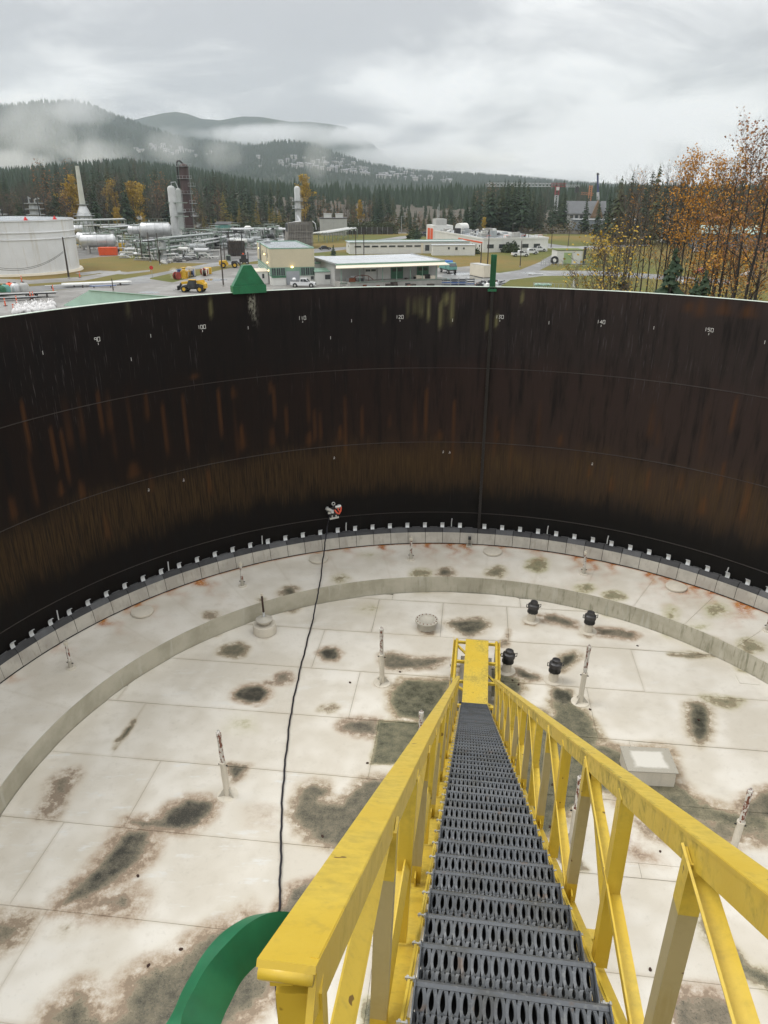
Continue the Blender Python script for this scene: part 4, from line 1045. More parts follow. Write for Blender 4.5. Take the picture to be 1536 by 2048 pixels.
pts = [atz(*q) for q in path]; pts[0] = onwall(caz, 11.99, cz) + np.array([-0.12, -0.10, -0.08])
fine = []
for i in range(len(pts) - 1):
    p0, p1, p2, p3 = pts[max(i-1, 0)], pts[i], pts[i+1], pts[min(i+2, len(pts)-1)]
    for t in np.linspace(0, 1, 7)[:-1]:
        fine.append(0.5*((2*p1) + (-p0+p2)*t + (2*p0-5*p1+4*p2-p3)*t*t + (-p0+3*p1-3*p2+p3)*t**3))
wig = [f + np.array([0.008*math.sin(i*0.9) + 0.006*math.sin(i*2.3), 0, 0]) for i, f in enumerate(fine)]
single('umbilical_cable', MB().tube(wig, 0.021, 8), plain('black cable jacket', (0.010, 0.009, 0.014), 0.45, 0.3, 9), 'black umbilical cable running from the wall crawler across the deck', 'cable', smooth=True)

# ------------------------------------------------------------------ fittings at the top of the shell
az, _ = wallaz(498, 583); 
t = thing('foam_pourer', 'green trapezoid steel hood standing on the rim of the wall', 'foam hood', onwall(az, TR + 0.03, RIM + 0.012), rz=-az)
part('hood', MB().extrude([(-0.47, 0.17), (0.47, 0.17), (0.10, 0.72), (-0.13, 0.72)], (0, -0.10, 0), (1, 0, 0), (0, 0, 1), (0, 1, 0), 0.20), M_GREEN, t)
part('lip', MB().box(-0.49, -0.13, -0.04, 0.49, 0.12, 0.175), M_GREEN, t)
part('bracket', MB().box(-0.30, 0.0, -0.22, 0.30, 0.06, -0.04), M_GREEN, t)
az, _ = wallaz(985, 577)
t = thing('guide_pole', 'green steel channel post on the rim with a dark guide running down the wall', 'guide pole', onwall(az, TR - 0.02, RIM), rz=-az)
part('channel_web', MB().box(-0.095, 0.02, -0.05, 0.075, 0.035, 0.93), M_GREEN, t)
for x in (-0.095, -0.02, 0.065): part('channel_flange', MB().box(x, -0.06, -0.05, x + 0.012, 0.0195, 0.93), M_GREEN, t)
part('clamp', MB().box(-0.14, -0.06, -0.12, 0.12, -0.005, -0.052), M_GREEN, t)
part('guide_bar', MB().box(-0.045, -0.07, -8.0, 0.035, -0.012, -0.122), plain('oily guide steel', (0.012, 0.010, 0.010), 0.4, 0.5, 2.0), t)
part('guide_edge', MB().box(0.036, -0.075, -8.0, 0.044, -0.014, -0.122), M_WELD, t)
# ------------------------------------------------------------------ green hoop of the platform guard
P = [(355,2160,0.98),(384,2080,1.02),(418,2000,1.06),(455,1937,1.10),(500,1890,1.15),(550,1866,1.20),(600,1874,1.24),(630,1912,1.27),(632,1980,1.29),(610,2060,1.29),(590,2150,1.28)]
pts = [CAM + ray(u, v) * d for u, v, d in P]; fine = []
for i in range(len(pts) - 1):
    p0, p1, p2, p3 = pts[max(i-1, 0)], pts[i], pts[i+1], pts[min(i+2, len(pts)-1)]
    for s in np.linspace(0, 1, 7)[:-1]:
        fine.append(0.5*((2*p1) + (-p0+p2)*s + (2*p0-5*p1+4*p2-p3)*s*s + (-p0+3*p1-3*p2+p3)*s**3))
mb = MB(); m = len(fine); nrm0 = Vector((0.10, 0.92, 0.36)).normalized()
for i, f in enumerate(fine):
    d = Vector(fine[min(i+1, m-1)] - fine[max(i-1, 0)]).normalized()
    side = nrm0 - d * nrm0.dot(d); side.normalize(); out = side.cross(d).normalized()
    for a, b in ((-0.030, -0.004), (0.030, -0.004), (0.030, 0.030), (-0.030, 0.030)):
        mb.v.append(tuple(Vector(f) + side*a + out*(b)))
for i in range(m - 1):
    for k in range(4): mb.f.append((i*4+k, i*4+(k+1) % 4, (i+1)*4+(k+1) % 4, (i+1)*4+k))
mb.f.append((3, 2, 1, 0)); mb.f.append(tuple((m-1)*4+k for k in range(4)))
single('guard_hoop', mb, M_GREEN, 'bent green flat-bar hoop arching beside the yellow hand rail', 'handrail', smooth=35)
# ------------------------------------------------------------------ ground, roads and yards outside the tank
def HT(x, y):
    r = np.hypot(x, y)
    s = smooth01((r - 430) / 500.0)
    az = np.arctan2(x, y)
    left = smooth01((0.10 - az) / 0.35)
    return 2.0 * s + 15.0 * s * left
def ground_material():
    k = NT('autumn grass'); p = k.pos()
    n1 = k.noise(p, 0.012, 4, 0.55); n2 = k.noise(p, 0.09, 5, 0.6); n3 = k.noise(p, 1.3, 4, 0.65)
    q = k.pos((0.02, 0.35, 1)); mow = k.noise(q, 1.0, 3, 0.5)
    c = k.mix(k.sstep(n1, 0.42, 0.60), (0.092, 0.102, 0.020), (0.185, 0.125, 0.034))
    c = k.mix(k.math('MULTIPLY', k.sstep(n2, 0.45, 0.65), 0.6), c, (0.125, 0.120, 0.030))
    c = k.mix(k.math('MULTIPLY', k.sstep(mow, 0.5, 0.7), 0.35), c, (0.155, 0.128, 0.04))
    c = k.mix(k.math('MULTIPLY', k.sstep(n3, 0.45, 0.75), 0.4), c, (0.060, 0.066, 0.018))
    return k.done(c, 0.9, 0, 0.2)
def asphalt_material(name, lo, hi, rough=0.45):
    k = NT(name); p = k.pos()
    n1 = k.noise(p, 0.06, 5, 0.6); n2 = k.noise(p, 0.5, 5, 0.65); n3 = k.noise(p, 6.0, 3, 0.6)
    c = k.mix(k.sstep(n1, 0.35, 0.65), lo, hi)
    c = k.mix(k.math('MULTIPLY', k.sstep(n2, 0.5, 0.7), 0.45), c, [q * 0.62 for q in lo])
    c = k.mix(k.math('MULTIPLY', n3, 0.25), c, [q * 0.6 for q in hi])
    r = k.math('SUBTRACT', rough + 0.25, k.math('MULTIPLY', k.sstep(n1, 0.48, 0.62), 0.42))
    return k.done(c, r, 0, 0.5)
M_GRASS = ground_material()
M_ROAD = asphalt_material('wet asphalt', (0.150, 0.150, 0.150), (0.235, 0.235, 0.230))
M_YARD = asphalt_material('wet gravel yard', (0.165, 0.158, 0.145), (0.270, 0.262, 0.245), 0.5)
M_UNIT = asphalt_material('stained unit paving', (0.090, 0.088, 0.082), (0.175, 0.170, 0.158), 0.6)
def sheet(pxs, z):
    P = [atz(u, v, 0) for u, v in pxs]; P = [Vector((p[0], p[1], z)) for p in P]
    t = tessellate_polygon([P]); mb = MB(); fs = []
    for a, b, c in t:
        n = (P[b]-P[a]).cross(P[c]-P[a]); fs.append((a, b, c) if n.z > 0 else (a, c, b))
    return mb.add(P, fs)
rr_ = [0, 60, 120, 200, 300, 400, 450, 500, 560, 620, 700, 800, 950, 1200, 1600, 2200, 3200, 5000, 8000, 14000, 24000]
mb = MB(); na = 96
for r in rr_:
    for k in range(na):
        a = 2*math.pi*k/na; x, y = max(r, 0.01)*math.sin(a), max(r, 0.01)*math.cos(a); mb.v.append((x, y, float(HT(x, y)) if r > 0 else 0.0))
for i in range(len(rr_)-1):
    for k in range(na):
        k2 = (k+1) % na; mb.f.append((i*na+k, (i+1)*na+k, (i+1)*na+k2, i*na+k2))
struct('ground', mb, M_GRASS)
struct('gravel_yard', sheet([(-120,660),(-60,600),(100,582),(230,569),(300,558),(345,565),(440,540),(500,528),(640,530),(900,536),(960,530),(1010,555),(985,580),(940,600),(900,640),(200,680)], 0.004), M_YARD)
struct('road', sheet([(-120,602),(0,577),(60,573),(160,566),(230,561),(300,549),(400,530),(500,513),(620,498),(620,505),(500,524),(430,533),(345,546),(300,556),(300,566),(230,571),(110,580),(0,592),(-120,620)], 0.008), M_ROAD)
struct('road', sheet([(890,541),(1000,546),(1040,540),(1080,524),(1115,503),(1105,498),(1050,488),(1000,478),(1010,475),(1060,482),(1125,491),(1150,493),(1300,488),(1300,491),(1150,500),(1130,510),(1100,530),(1078,541),(1200,542),(1300,548),(1460,560),(1460,568),(1200,551),(1085,552),(1020,560),(990,580),(900,600),(880,570)], 0.012), M_ROAD)
struct('road', sheet([(560,502),(690,494),(735,482),(800,473),(860,466),(868,469),(815,477),(760,485),(745,492),(700,498),(640,505),(560,512)], 0.012), M_ROAD)
struct('road', sheet([(480,467),(860,464.6),(860,466.4),(480,469.5)], 0.016), M_ROAD)
struct('unit_paving', sheet([(150,497),(240,485),(330,470),(470,470),(600,476),(600,500),(520,512),(420,527),(330,525),(270,510),(200,514),(150,520)], 0.010), M_UNIT)
struct('track', sheet([(150,546),(200,541),(255,544),(300,540),(300,543),(250,549),(200,546),(165,551)], 0.006), M_YARD)
struct('gravel_strip', sheet([(-40,556),(60,560),(160,554),(240,541),(245,546),(170,561),(60,568),(-40,566)], 0.005), M_YARD)
# rain pools on the yard
k = NT('standing water'); M_WATER = k.done((0.16, 0.165, 0.17), 0.04, 0, 0.6)
for u, v, rx, ry in [(930,548,26,3.0),(952,556,20,2.2),(905,560,30,3),(640,577,24,1.6),(560,578,16,1.3),(430,560,22,2.2),(1060,546,14,1.6),(300,585,22,2.0),(760,577,50,1.6),(880,576,24,1.6)]:
    pts = [(u + rx*math.cos(t)*(1+.25*math.sin(3*t+u)), v + ry*math.sin(t)*(1+.2*math.cos(2*t+u))) for t in np.linspace(0, 2*math.pi, 17)[:-1]]
    struct('puddle', sheet(pts, 0.020), M_WATER)

# ------------------------------------------------------------------ buildings
SITE = math.radians(19)
M_BEIGE = plain('beige metal cladding', (0.56, 0.50, 0.35), 0.55, 0.10, 0.15, dirt=0.12)
M_MINT = plain('mint green cladding', (0.20, 0.33, 0.25), 0.55, 0.12, 0.3, dirt=0.15)
M_MINTD = plain('dark green door paint', (0.045, 0.15, 0.085), 0.5, 0.12, 0.5)
M_WHITE = plain('white wall paint', (0.66, 0.66, 0.62), 0.6, 0.08, 0.2, dirt=0.10)
M_ROOFW = plain('wet pale roof membrane', (0.50, 0.52, 0.54), 0.22, 0.18, 0.25, spec=0.5)
M_ROOFG = plain('wet grey roof membrane', (0.33, 0.35, 0.37), 0.2, 0.25, 0.3, spec=0.5)
M_GREYW = plain('grey shutter', (0.34, 0.36, 0.38), 0.5, 0.1, 0.5)
M_GLASS = plain('dark window glass', (0.045, 0.052, 0.055), 0.08, 0.3, 1.0, spec=0.6)
M_CREAM = plain('cream fascia', (0.68, 0.62, 0.50), 0.55, 0.08, 0.4)
M_SHAD = plain('pale grey plaster', (0.42, 0.42, 0.40), 0.7, 0.1, 0.5, dirt=0.1)
M_ORNG = plain('orange red paint', (0.72, 0.10, 0.025), 0.5, 0.12, 0.6)
M_TEAL = plain('teal cladding', (0.13, 0.31, 0.27), 0.55, 0.12, 0.4, dirt=0.15)
M_GROOF = plain('pale green roof sheet', (0.42, 0.60, 0.52), 0.4, 0.12, 0.5)
M_CONC = plain('weathered concrete', (0.36, 0.35, 0.32), 0.8, 0.2, 0.8, dirt=0.2)
M_DARK = plain('dark steel', (0.035, 0.035, 0.036), 0.5, 0.4, 2.0)
M_STEEL = plain('grey painted steel', (0.36, 0.38, 0.38), 0.45, 0.25, 1.0, metal=0.2, dirt=0.2)
M_ALU = plain('aluminium cladding', (0.56, 0.57, 0.57), 0.32, 0.22, 0.5, metal=0.5, dirt=0.2)
M_PGREEN = plain('pale green structural steel', (0.20, 0.25, 0.205), 0.55, 0.2, 1.0, dirt=0.2)
M_TIMB = plain('wet dark timber', (0.050, 0.038, 0.030), 0.7, 0.35, 1.5)
M_YELV = plain('machine yellow', (0.66, 0.40, 0.03), 0.4, 0.15, 1.0, dirt=0.1)
M_BLUE = plain('blue plastic', (0.035, 0.10, 0.30), 0.5, 0.2, 1.0)
M_GBIN = plain('green plastic', (0.02, 0.13, 0.06), 0.5, 0.2, 1.0)
M_VWHITE = plain('white vehicle paint', (0.74, 0.75, 0.75), 0.2, 0.04, 0.8, spec=0.6)
k = NT('sodium lamp'); k.b.inputs['Emission Color'].default_value = (1, 0.72, 0.25, 1); k.b.inputs['Emission Strength'].default_value = 6.0
M_LAMP = k.done((0.8, 0.6, 0.2), 0.4)

def bld(name, label, u, v, rz=SITE, cat='building', dx=0.0, dy=0.0):
    p = atz(u, v, 0); return thing(name, label, cat, (p[0] + dx, p[1] + dy, 0.0), rz)
def bpart(name, t, mat, *b, par=None): return part(name, MB().box(*b), mat, par or t)
def window(t, x0, z0, w, h, y=0.0, frame=None, side='front', panes=1, x=0.0):
    """window proud of a wall: frame, pane and bars; side 'front' lies in x, 'left' in y on the wall at x"""
    def bx(a0, d0, z_0, a1, d1, z_1):
        return MB().box(a0, y - d1, z_0, a1, y - d0, z_1) if side == 'front' else MB().box(x - d1, a0, z_0, x - d0, a1, z_1)
    f = part('window', bx(x0, 0.005, z0, x0 + w, 0.05, z0 + h), M_GLASS, t)
    fr = frame or M_WHITE; q = 0.07
    for a, b, c, d in ((x0-q, z0-q, x0+w+q, z0), (x0-q, z0+h, x0+w+q, z0+h+q), (x0-q, z0, x0, z0+h), (x0+w, z0, x0+w+q, z0+h)):
        part('frame', bx(a, 0.0, b, c, 0.09, d), fr, f)
    for i in range(1, panes):
        xm = x0 + w*i/panes; part('mullion', bx(xm-0.04, 0.051, z0, xm+0.04, 0.08, z0+h), fr, f)
    return f
# workshop
t = bld('workshop', 'tall beige workshop with mint green window band and grey shutter door', 543, 570.5, math.radians(15))
ww, dd, hh = 9.9, 26.0, 7.7
bpart('lower_wall', t, M_WHITE, 0, 0, 0, ww, dd, 3.8)
part('upper_wall', MB().box(-0.06, -0.06, 3.8, ww + 0.06, dd, hh), M_BEIGE, t)
bpart('side_band', t, M_MINT, -0.10, 0.0, 1.9, -0.005, dd - 0.5, 3.75)
for z in (2.3, 2.75, 3.2): bpart('siding_rail', t, M_WHITE, -0.14, 0.0, z, -0.101, dd - 0.6, z + 0.06)
rf = bpart('roof', t, M_ROOFG, 0.15, 0.15, hh + 0.003, ww - 0.15, dd - 0.15, hh + 0.03)
for b in ((-0.1, -0.1, ww+0.1, 0.15), (-0.1, dd-0.15, ww+0.1, dd+0.1), (-0.1, 0.15, 0.15, dd-0.15), (ww-0.15, 0.15, ww+0.1, dd-0.15)):
    part('coping', MB().box(b[0], b[1], hh + 0.002, b[2], b[3], hh + 0.22), M_MINT, rf)
part('roof_vent', MB().box(1.3, 20, hh + 0.031, 2.7, 22, hh + 0.5), M_STEEL, rf)
part('roof_vent', MB().cyl(1.9, 23.5, hh + 0.031, hh + 0.8, 0.35, 14), M_STEEL, rf)
bpart('window_band', t, M_MINT, 0.0, -0.10, 1.95, ww, -0.005, 3.79)
for x0 in (0.25, 1.30, 2.30): window(t, x0, 2.05, 0.85, 1.6, -0.10, M_MINT, panes=2)
for x0 in (6.85, 7.90, 8.90): window(t, x0, 2.05, 0.85, 1.6, -0.10, M_MINT, panes=2)
bpart('door_header', t, M_MINT, 3.35, -0.16, 2.95, 6.6, -0.101, 3.74)
bpart('shutter_door', t, M_GREYW, 3.45, -0.13, 0.0, 6.45, -0.006, 2.94)
bpart('canopy', t, M_GREEN, 0.1, -1.0, 1.70, 3.3, -0.11, 1.9)
window(t, 9.0, 1.0, 0.7, 0.75, 0.0, panes=1)
bpart('lean_to', t, M_WHITE, 0.2, -0.8, 0, 3.2, -0.006, 1.69)
lp = part('wall_lamp', MB().ell((4.8, -0.35, 3.85), (0.28, 0.2, 0.16), 10, 6), M_LAMP, t)
for y, z in ((3.6, 4.6), (9.0, 6.0), (20.0, 6.6), (2.2, 3.0)): part('wall_lamp', MB().ell((-0.25, y, z), (0.13, 0.13, 0.13), 8, 5), M_LAMP, t)
for y in (4.0, 8.0, 13.5): bpart('small_window', t, M_GLASS, -0.09, y, 5.6, -0.061, y + 0.6, 6.5)
part('duct', MB().tube([(-0.35, 17.0, 4.0), (-0.35, 17.0, hh + 0.5), (1.4, 17.0, hh + 0.55)], 0.22, 10), M_STEEL, t, smooth=True)
part('drain_pipe', MB().tube([(-0.16, 4.9, 0.0), (-0.16, 4.9, hh)], 0.06, 8), M_STEEL, t)
# site office cabin in front of its left side
t = bld('site_cabin', 'white site cabin with yellowed roof beside the workshop', 512, 568, math.radians(15))
bpart('wall', t, M_WHITE, 0, 0, 0, 2.9, 7.5, 2.6); bpart('roof', t, M_CREAM, -0.15, -0.15, 2.601, 3.05, 7.65, 2.75); window(t, 1.5, 1.2, 0.5, 1.0, 0.0)
# low link
t = bld('link_building', 'low white link building with wet grey roof between workshop and warehouse', 629, 566, math.radians(17), dx=-1.4, dy=3.6)
bpart('wall', t, M_WHITE, 0, 0, 0, 7.4, 17, 4.2); bpart('roof', t, M_ROOFG, 0.0, 0.0, 4.202, 7.4, 17, 4.25); bpart('fascia', t, M_MINT, -0.02, -0.12, 3.85, 7.4, -0.003, 4.3)
window(t, 3.6, 2.6, 1.0, 0.5, 0.0)
# hut
t = bld('gate_hut', 'small white hut with square window and dark lean-to roof', 631, 569.5, math.radians(10))
bpart('wall', t, M_WHITE, 0, 0, 0, 5.0, 3.2, 2.75)
part('roof', MB().add([(-0.2,-0.25,2.75),(5.2,-0.25,2.75),(5.2,3.4,3.2),(-0.2,3.4,3.2),(-0.2,-0.25,2.9),(5.2,-0.25,2.9),(5.2,3.4,3.35),(-0.2,3.4,3.35)], [(0,3,2,1),(4,5,6,7),(0,1,5,4),(1,2,6,5),(2,3,7,6),(3,0,4,7)]), M_MINT, t)
window(t, 2.3, 1.25, 1.15, 0.85, 0.0, M_DARK, panes=2)
# warehouse with loading dock
p0 = atz(675, 529, 5.0); RZW = math.radians(20.5)
t = thing('warehouse', 'long low warehouse with white roof, cream canopy and green dock doors', 'building', (p0[0], p0[1], 0), RZW)
WL, WD = 26.0, 21.5
bpart('wall', t, M_SHAD, 0.6, 4.2, 0, WL - 0.4, WD - 0.3, 4.55)
rf = bpart('roof', t, M_ROOFW, 0, 1.2, 4.80, WL, WD, 5.02)
bpart('fascia', t, M_MINT, -0.05, 1.10, 4.56, WL + 0.05, 1.195, 5.06)
part('canopy', MB().add([(-0.6,-0.6,4.15),(WL+0.4,-0.6,4.15),(WL,1.09,4.58),(0,1.09,4.58),(-0.6,-0.6,4.28),(WL+0.4,-0.6,4.28),(WL,1.09,4.70),(0,1.09,4.70)], [(0,3,2,1),(4,5,6,7),(0,1,5,4),(1,2,6,5),(2,3,7,6),(3,0,4,7)]), M_CREAM, t)
part('ridge_flashing', MB().box(0, 11.0, 5.021, WL, 11.3, 5.07), M_WHITE, rf)
part('verge', MB().box(WL - 0.25, 1.3, 5.021, WL + 0.1, WD, 5.16), M_STEEL, rf)
part('gutter_end', MB().box(-0.1, 1.2, 5.021, 0.15, WD, 5.14), M_STEEL, rf)
dk = bpart('loading_dock', t, M_CONC, 0.6, 0.4, 0.0, WL + 0.4, 4.195, 1.15)
part('dock_edge', MB().box(0.6, 0.30, 0.95, WL + 0.4, 0.395, 1.16), M_PGREEN, dk)
for x0 in (14.0, 20.4):
    d = bpart('dock_door', t, M_MINTD, x0, 4.05, 1.152, x0 + 2.9, 4.193, 4.1)
    for i in range(2): part('door_pane', MB().box(x0 + 0.3 + 1.3*i, 4.0, 2.7, x0 + 1.3 + 1.3*i, 4.047, 3.4), M_GLASS, d)
d = bpart('dock_door', t, M_WHITE, 7.6, 4.05, 1.152, 10.4, 4.193, 4.1)
for i in range(2): part('door_pane', MB().box(7.85 + 1.3*i, 4.0, 2.9, 8.95 + 1.3*i, 4.047, 3.35), M_GLASS, d)
bpart('wall_panel', t, M_WHITE, 10.7, 4.08, 1.152, 13.8, 4.192, 4.3)
for x in (0.9, 5.2, 10.55, 13.9, 17.2, 20.2, 23.6): part('canopy_post', MB().box(x, 0.5, 1.152, x + 0.12, 0.62, 4.2), M_MINT, t)
part('dock_steps', MB().extrude([(0, 0), (1.6, 0), (1.6, 1.15), (1.2, 1.15), (1.2, 0.8), (0.8, 0.8), (0.8, 0.4), (0, 0.4)], (1.0, -0.9, 0), (1, 0, 0), (0, 0, 1), (0, 1, 0), 1.1), M_CONC, t)
# offices
t = bld('office_block', 'long low white office block with strip windows', 700, 508.5, math.radians(10))
bpart('wall', t, M_WHITE, 0, 0, 0, 41, 9.5, 3.5); rf = bpart('roof', t, M_ROOFW, -0.3, -0.3, 3.502, 41.3, 9.8, 3.7)
for b in ((-0.3,-0.3,41.3,-0.1),(-0.3,9.6,41.3,9.8)): part('parapet', MB().box(b[0], b[1], 3.702, b[2], b[3], 3.9), M_MINT, rf)
for i in range(8): window(t, 1.6 + 2.9*i, 2.1, 2.2, 0.55, 0.0)
window(t, 2.5, 2.1, 1.5, 0.55, side='left', x=0.0)
bpart('porch_wall', t, M_CREAM, 24.2, -0.15, 0, 25.0, -0.004, 3.3)
for i in range(4): window(t, 25.6 + 2.0*i, 0.8, 1.5, 1.9, 0.0)
t = bld('flat_roof_shed', 'plain white flat-roofed shed in front of the office block', 865, 511, math.radians(3))
bpart('wall', t, M_WHITE, 0, 0, 0, 14, 4, 3.1); bpart('roof', t, M_ROOFW, -0.2, -0.2, 3.102, 14.2, 4.2, 3.3); window(t, 5.0, 1.9, 0.6, 0.7); window(t, 7.4, 1.7, 0.8, 0.9); window(t, 10.0, 1.9, 0.5, 0.6)
# control building with the orange doors
t = bld('control_building', 'white building with orange doors, orange stripe and plant on its roof', 966, 505, math.radians(14))
bpart('wall', t, M_WHITE, 0, 0, 0, 24, 64, 4.1); rf = bpart('roof', t, M_ROOFG, 0.2, 0.2, 4.102, 23.8, 63.8, 4.15)
for b in ((-.15,-.15,24.15,.19),(-.15,.2,.19,63.8),(23.81,.2,24.15,63.8)): part('parapet', MB().box(b[0], b[1], 4.102, b[2], b[3], 4.7), M_WHITE, rf)
bpart('stripe', t, M_ORNG, -0.10, 1.0, 2.9, -0.004, 26, 3.35)
bpart('tower', t, M_WHITE, -0.3, 56, 0, 8, 66, 6.4)
for y in (57.0, 61.0): bpart('roller_door', t, M_ORNG, -0.42, y, 0.2, -0.301, y + 3.0, 5.2)
for i in range(5): window(t, 1.4 + 4.3*i, 1.3, 2.4, 1.3, 0.0)
for i in range(7): window(t, 3 + 3.6*i, 1.5, 1.1, 0.8, side='left', x=0.0)
part('tower_cabin', MB().box(1.0, 57, 6.401, 5.5, 62, 8.8), M_SHAD, t); part('tower_mast', MB().cyl(2.0, 58.5, 8.801, 13.5, 0.12, 6), M_STEEL, t)
part('tower_mast', MB().cyl(3.2, 60.5, 8.801, 14.5, 0.12, 6), M_STEEL, t)
for k in range(46):
    x, y = rnd.uniform(1.0, 21), rnd.uniform(2, 54); a, b, c = rnd.uniform(.6, 2.6), rnd.uniform(.6, 3), rnd.uniform(.5, 2.2)
    m = rnd.choice([M_STEEL, M_WHITE, M_DARK, M_SHAD, M_ALU, M_CONC, M_ORNG] if k % 6 == 0 else [M_STEEL, M_WHITE, M_DARK, M_SHAD, M_ALU, M_CONC])
    mb = MB().box(x, y, 4.151, x+a, y+b, 4.151+c) if rnd.random() < .6 else MB().tube([(x, y, 4.6), (x+a, y+b, 4.6 + rnd.uniform(-.2, .5))], 0.4, 10)
    part('roof_plant', mb, m, rf)
part('roof_dome', MB().tube([(6, 44, 6.0), (10, 46, 6.0)], 1.7, 16), M_WHITE, rf, smooth=40)
for k in range(14): part('guard_rail', MB().tube([(1.5 + k*1.6, 0.9, 4.151), (1.5 + k*1.6, 0.9, 5.4), (3.0 + k*1.6, 0.9, 5.4)], 0.05, 6), M_ORNG if k % 4 == 0 else M_STEEL, rf)
# pump house
t = bld('pump_house', 'white pump house with pale green door and a tyre against it', 1112, 528.5, math.radians(2))
bpart('wall', t, M_WHITE, 0, 0, 0, 7.6, 6, 3.8); bpart('roof', t, plain('mossy roof', (0.13, 0.16, 0.04), 0.9, 0.3, 0.8), -0.2, -0.2, 3.802, 7.8, 6.2, 4.0)
bpart('door', t, plain('pale green door', (0.32, 0.42, 0.20), 0.5, 0.1), 2.1, -0.08, 0.0, 4.4, -0.004, 3.2)
part('wall_lamp', MB().box(4.8, -0.2, 3.2, 5.2, -0.01, 3.4), M_STEEL, t)
part('yard_fence', MB().box(7.8, -0.5, 0, 8.4, 0.1, 4.8), M_DARK, t)
t = bld('lean_tyre', 'big black tyre leaning on the pump house wall', 1108, 528.5, 0, cat='tyre')
part('tyre', MB().lathe([(0.55, -0.3), (1.05, -0.3), (1.15, -0.15), (1.15, 0.15), (1.05, 0.3), (0.55, 0.3)], 24, closed=True).xf(Matrix.Translation((0, -0.4, 1.15)) @ Matrix.Rotation(1.35, 4, 'X')), M_BLACK, t, smooth=40)
# shipping container
t = bld('shipping_container', 'cream shipping container standing on the wet yard', 967, 556.5, math.radians(22), cat='container')
part('body', MB().box(0, 0, 0.15, 2.4, 7.2, 2.9), M_CREAM, t)
for i in range(16): part('side_rib', MB().box(2.401, 0.15 + i*0.44, 0.25, 2.44, 0.37 + i*0.44, 2.8), M_CREAM, t)
part('roof', MB().box(-0.03, -0.03, 2.901, 2.45, 7.23, 2.98), M_SHAD, t); part('base_rail', MB().box(0, 0, 0.0, 2.4, 7.2, 0.149), M_DARK, t)
for x in (0.1, 1.25): part('door', MB().box(x, -0.05, 0.25, x + 1.05, -0.002, 2.8), M_CREAM, t)
# white kiosk, substation and others behind
t = bld('kiosk', 'little white kiosk on the grass slope by the side road', 1071, 485.5, 0.0)
bpart('wall', t, M_WHITE, 0, 0, 0, 2.6, 2.4, 2.9); bpart('roof', t, M_SHAD, -0.2, -0.2, 2.901, 2.8, 2.6, 3.05); bpart('door', t, M_SHAD, 0.3, -0.05, 0.1, 1.2, -0.002, 2.2)
t = bld('substation', 'pale grey box building with two roof fans by the forest edge', 641, 471, math.radians(6))
bpart('wall', t, M_SHAD, 0, 0, 1.5, 12.5, 8, 7.3); bpart('base', t, M_CONC, 0.3, 0.3, 0, 12.2, 7.7, 1.498); bpart('roof', t, M_DARK, -0.2, -0.2, 7.302, 12.7, 8.2, 7.6)
for x in (2.0, 7.4): f = bpart('roof_fan', t, M_WHITE, x, 2, 7.601, x + 3.4, 5, 9.3); part('fan_cap', MB().box(x - 0.2, 1.8, 9.301, x + 3.6, 5.2, 9.5), M_SHAD, f)
for x in (1.5, 6.1, 10.6): bpart('panel_joint', t, M_STEEL, x, -0.06, 1.6, x + 0.15, -0.003, 7.2)
t = bld('green_shed', 'teal metal shed with dark roof at the forest edge', 432, 470.5, math.radians(3))
bpart('wall', t, M_TEAL, 0, 0, 0, 6.9, 5, 4.6); part('roof', MB().add([(-.2,-.3,4.6),(7.1,-.3,4.6),(7.1,5.2,5.6),(-.2,5.2,5.6),(-.2,-.3,4.8),(7.1,-.3,4.8),(7.1,5.2,5.8),(-.2,5.2,5.8)], [(0,3,2,1),(4,5,6,7),(0,1,5,4),(1,2,6,5),(2,3,7,6),(3,0,4,7)]), M_DARK, t)
t = bld('blue_warehouse', 'blue walled warehouse with pale green roof seen through the trees', 1398, 500, math.radians(-8))
bpart('wall', t, plain('blue cladding', (0.10, 0.20, 0.27), 0.6, 0.12), 0, 0, 0, 34, 18, 5.5); part('roof', MB().add([(-.5,-.5,5.5),(34.5,-.5,5.5),(34.5,9,8.0),(-.5,9,8.0),(34.5,18.5,5.5),(-.5,18.5,5.5)], [(0,1,2,3),(3,2,4,5),(0,3,5),(1,4,2),(0,5,4,1)]), M_GROOF, t)
for i in range(3): bpart('door', t, M_SHAD, 4 + i*9, -0.08, 0, 8 + i*9, -0.003, 4)
t = bld('white_warehouse', 'white low warehouse behind the bare trees', 1330, 486, math.radians(-5))
bpart('wall', t, M_WHITE, 0, 0, 0, 24, 14, 5.0); bpart('roof', t, M_ROOFW, -.3, -.3, 5.002, 24.3, 14.3, 5.3)
for i in range(6): window(t, 1.5 + i*3.8, 2.2, 2.2, 1.2)
t = bld('grey_hall', 'long grey prefabricated hall on top of the grass slope', 1147, 461.5, math.radians(-4))
bpart('wall', t, plain('blue grey cladding', (0.22, 0.25, 0.27), 0.7, 0.12), 0, 0, 0, 42, 10, 5.2); bpart('roof', t, M_STEEL, -.3, -.3, 5.202, 42.3, 10.3, 5.6)
for i in range(7): window(t, 3 + i*5.4, 1.8, 2.6, 1.4)
t = bld('gabled_house', 'big grey-roofed house with timber gable among the trees', 1135, 461, math.radians(-10), dx=6, dy=30)
bpart('wall', t, M_SHAD, 0, 0, 0, 20, 14, 7.5)
part('roof', MB().add([(-1,-1,7.5),(21,-1,7.5),(21,7,14),(-1,7,14),(21,15,7.5),(-1,15,7.5)], [(0,1,2,3),(3,2,4,5),(0,3,5),(1,4,2),(0,5,4,1)]), plain('grey shingles', (0.13, 0.135, 0.14), 0.8, 0.15), t)
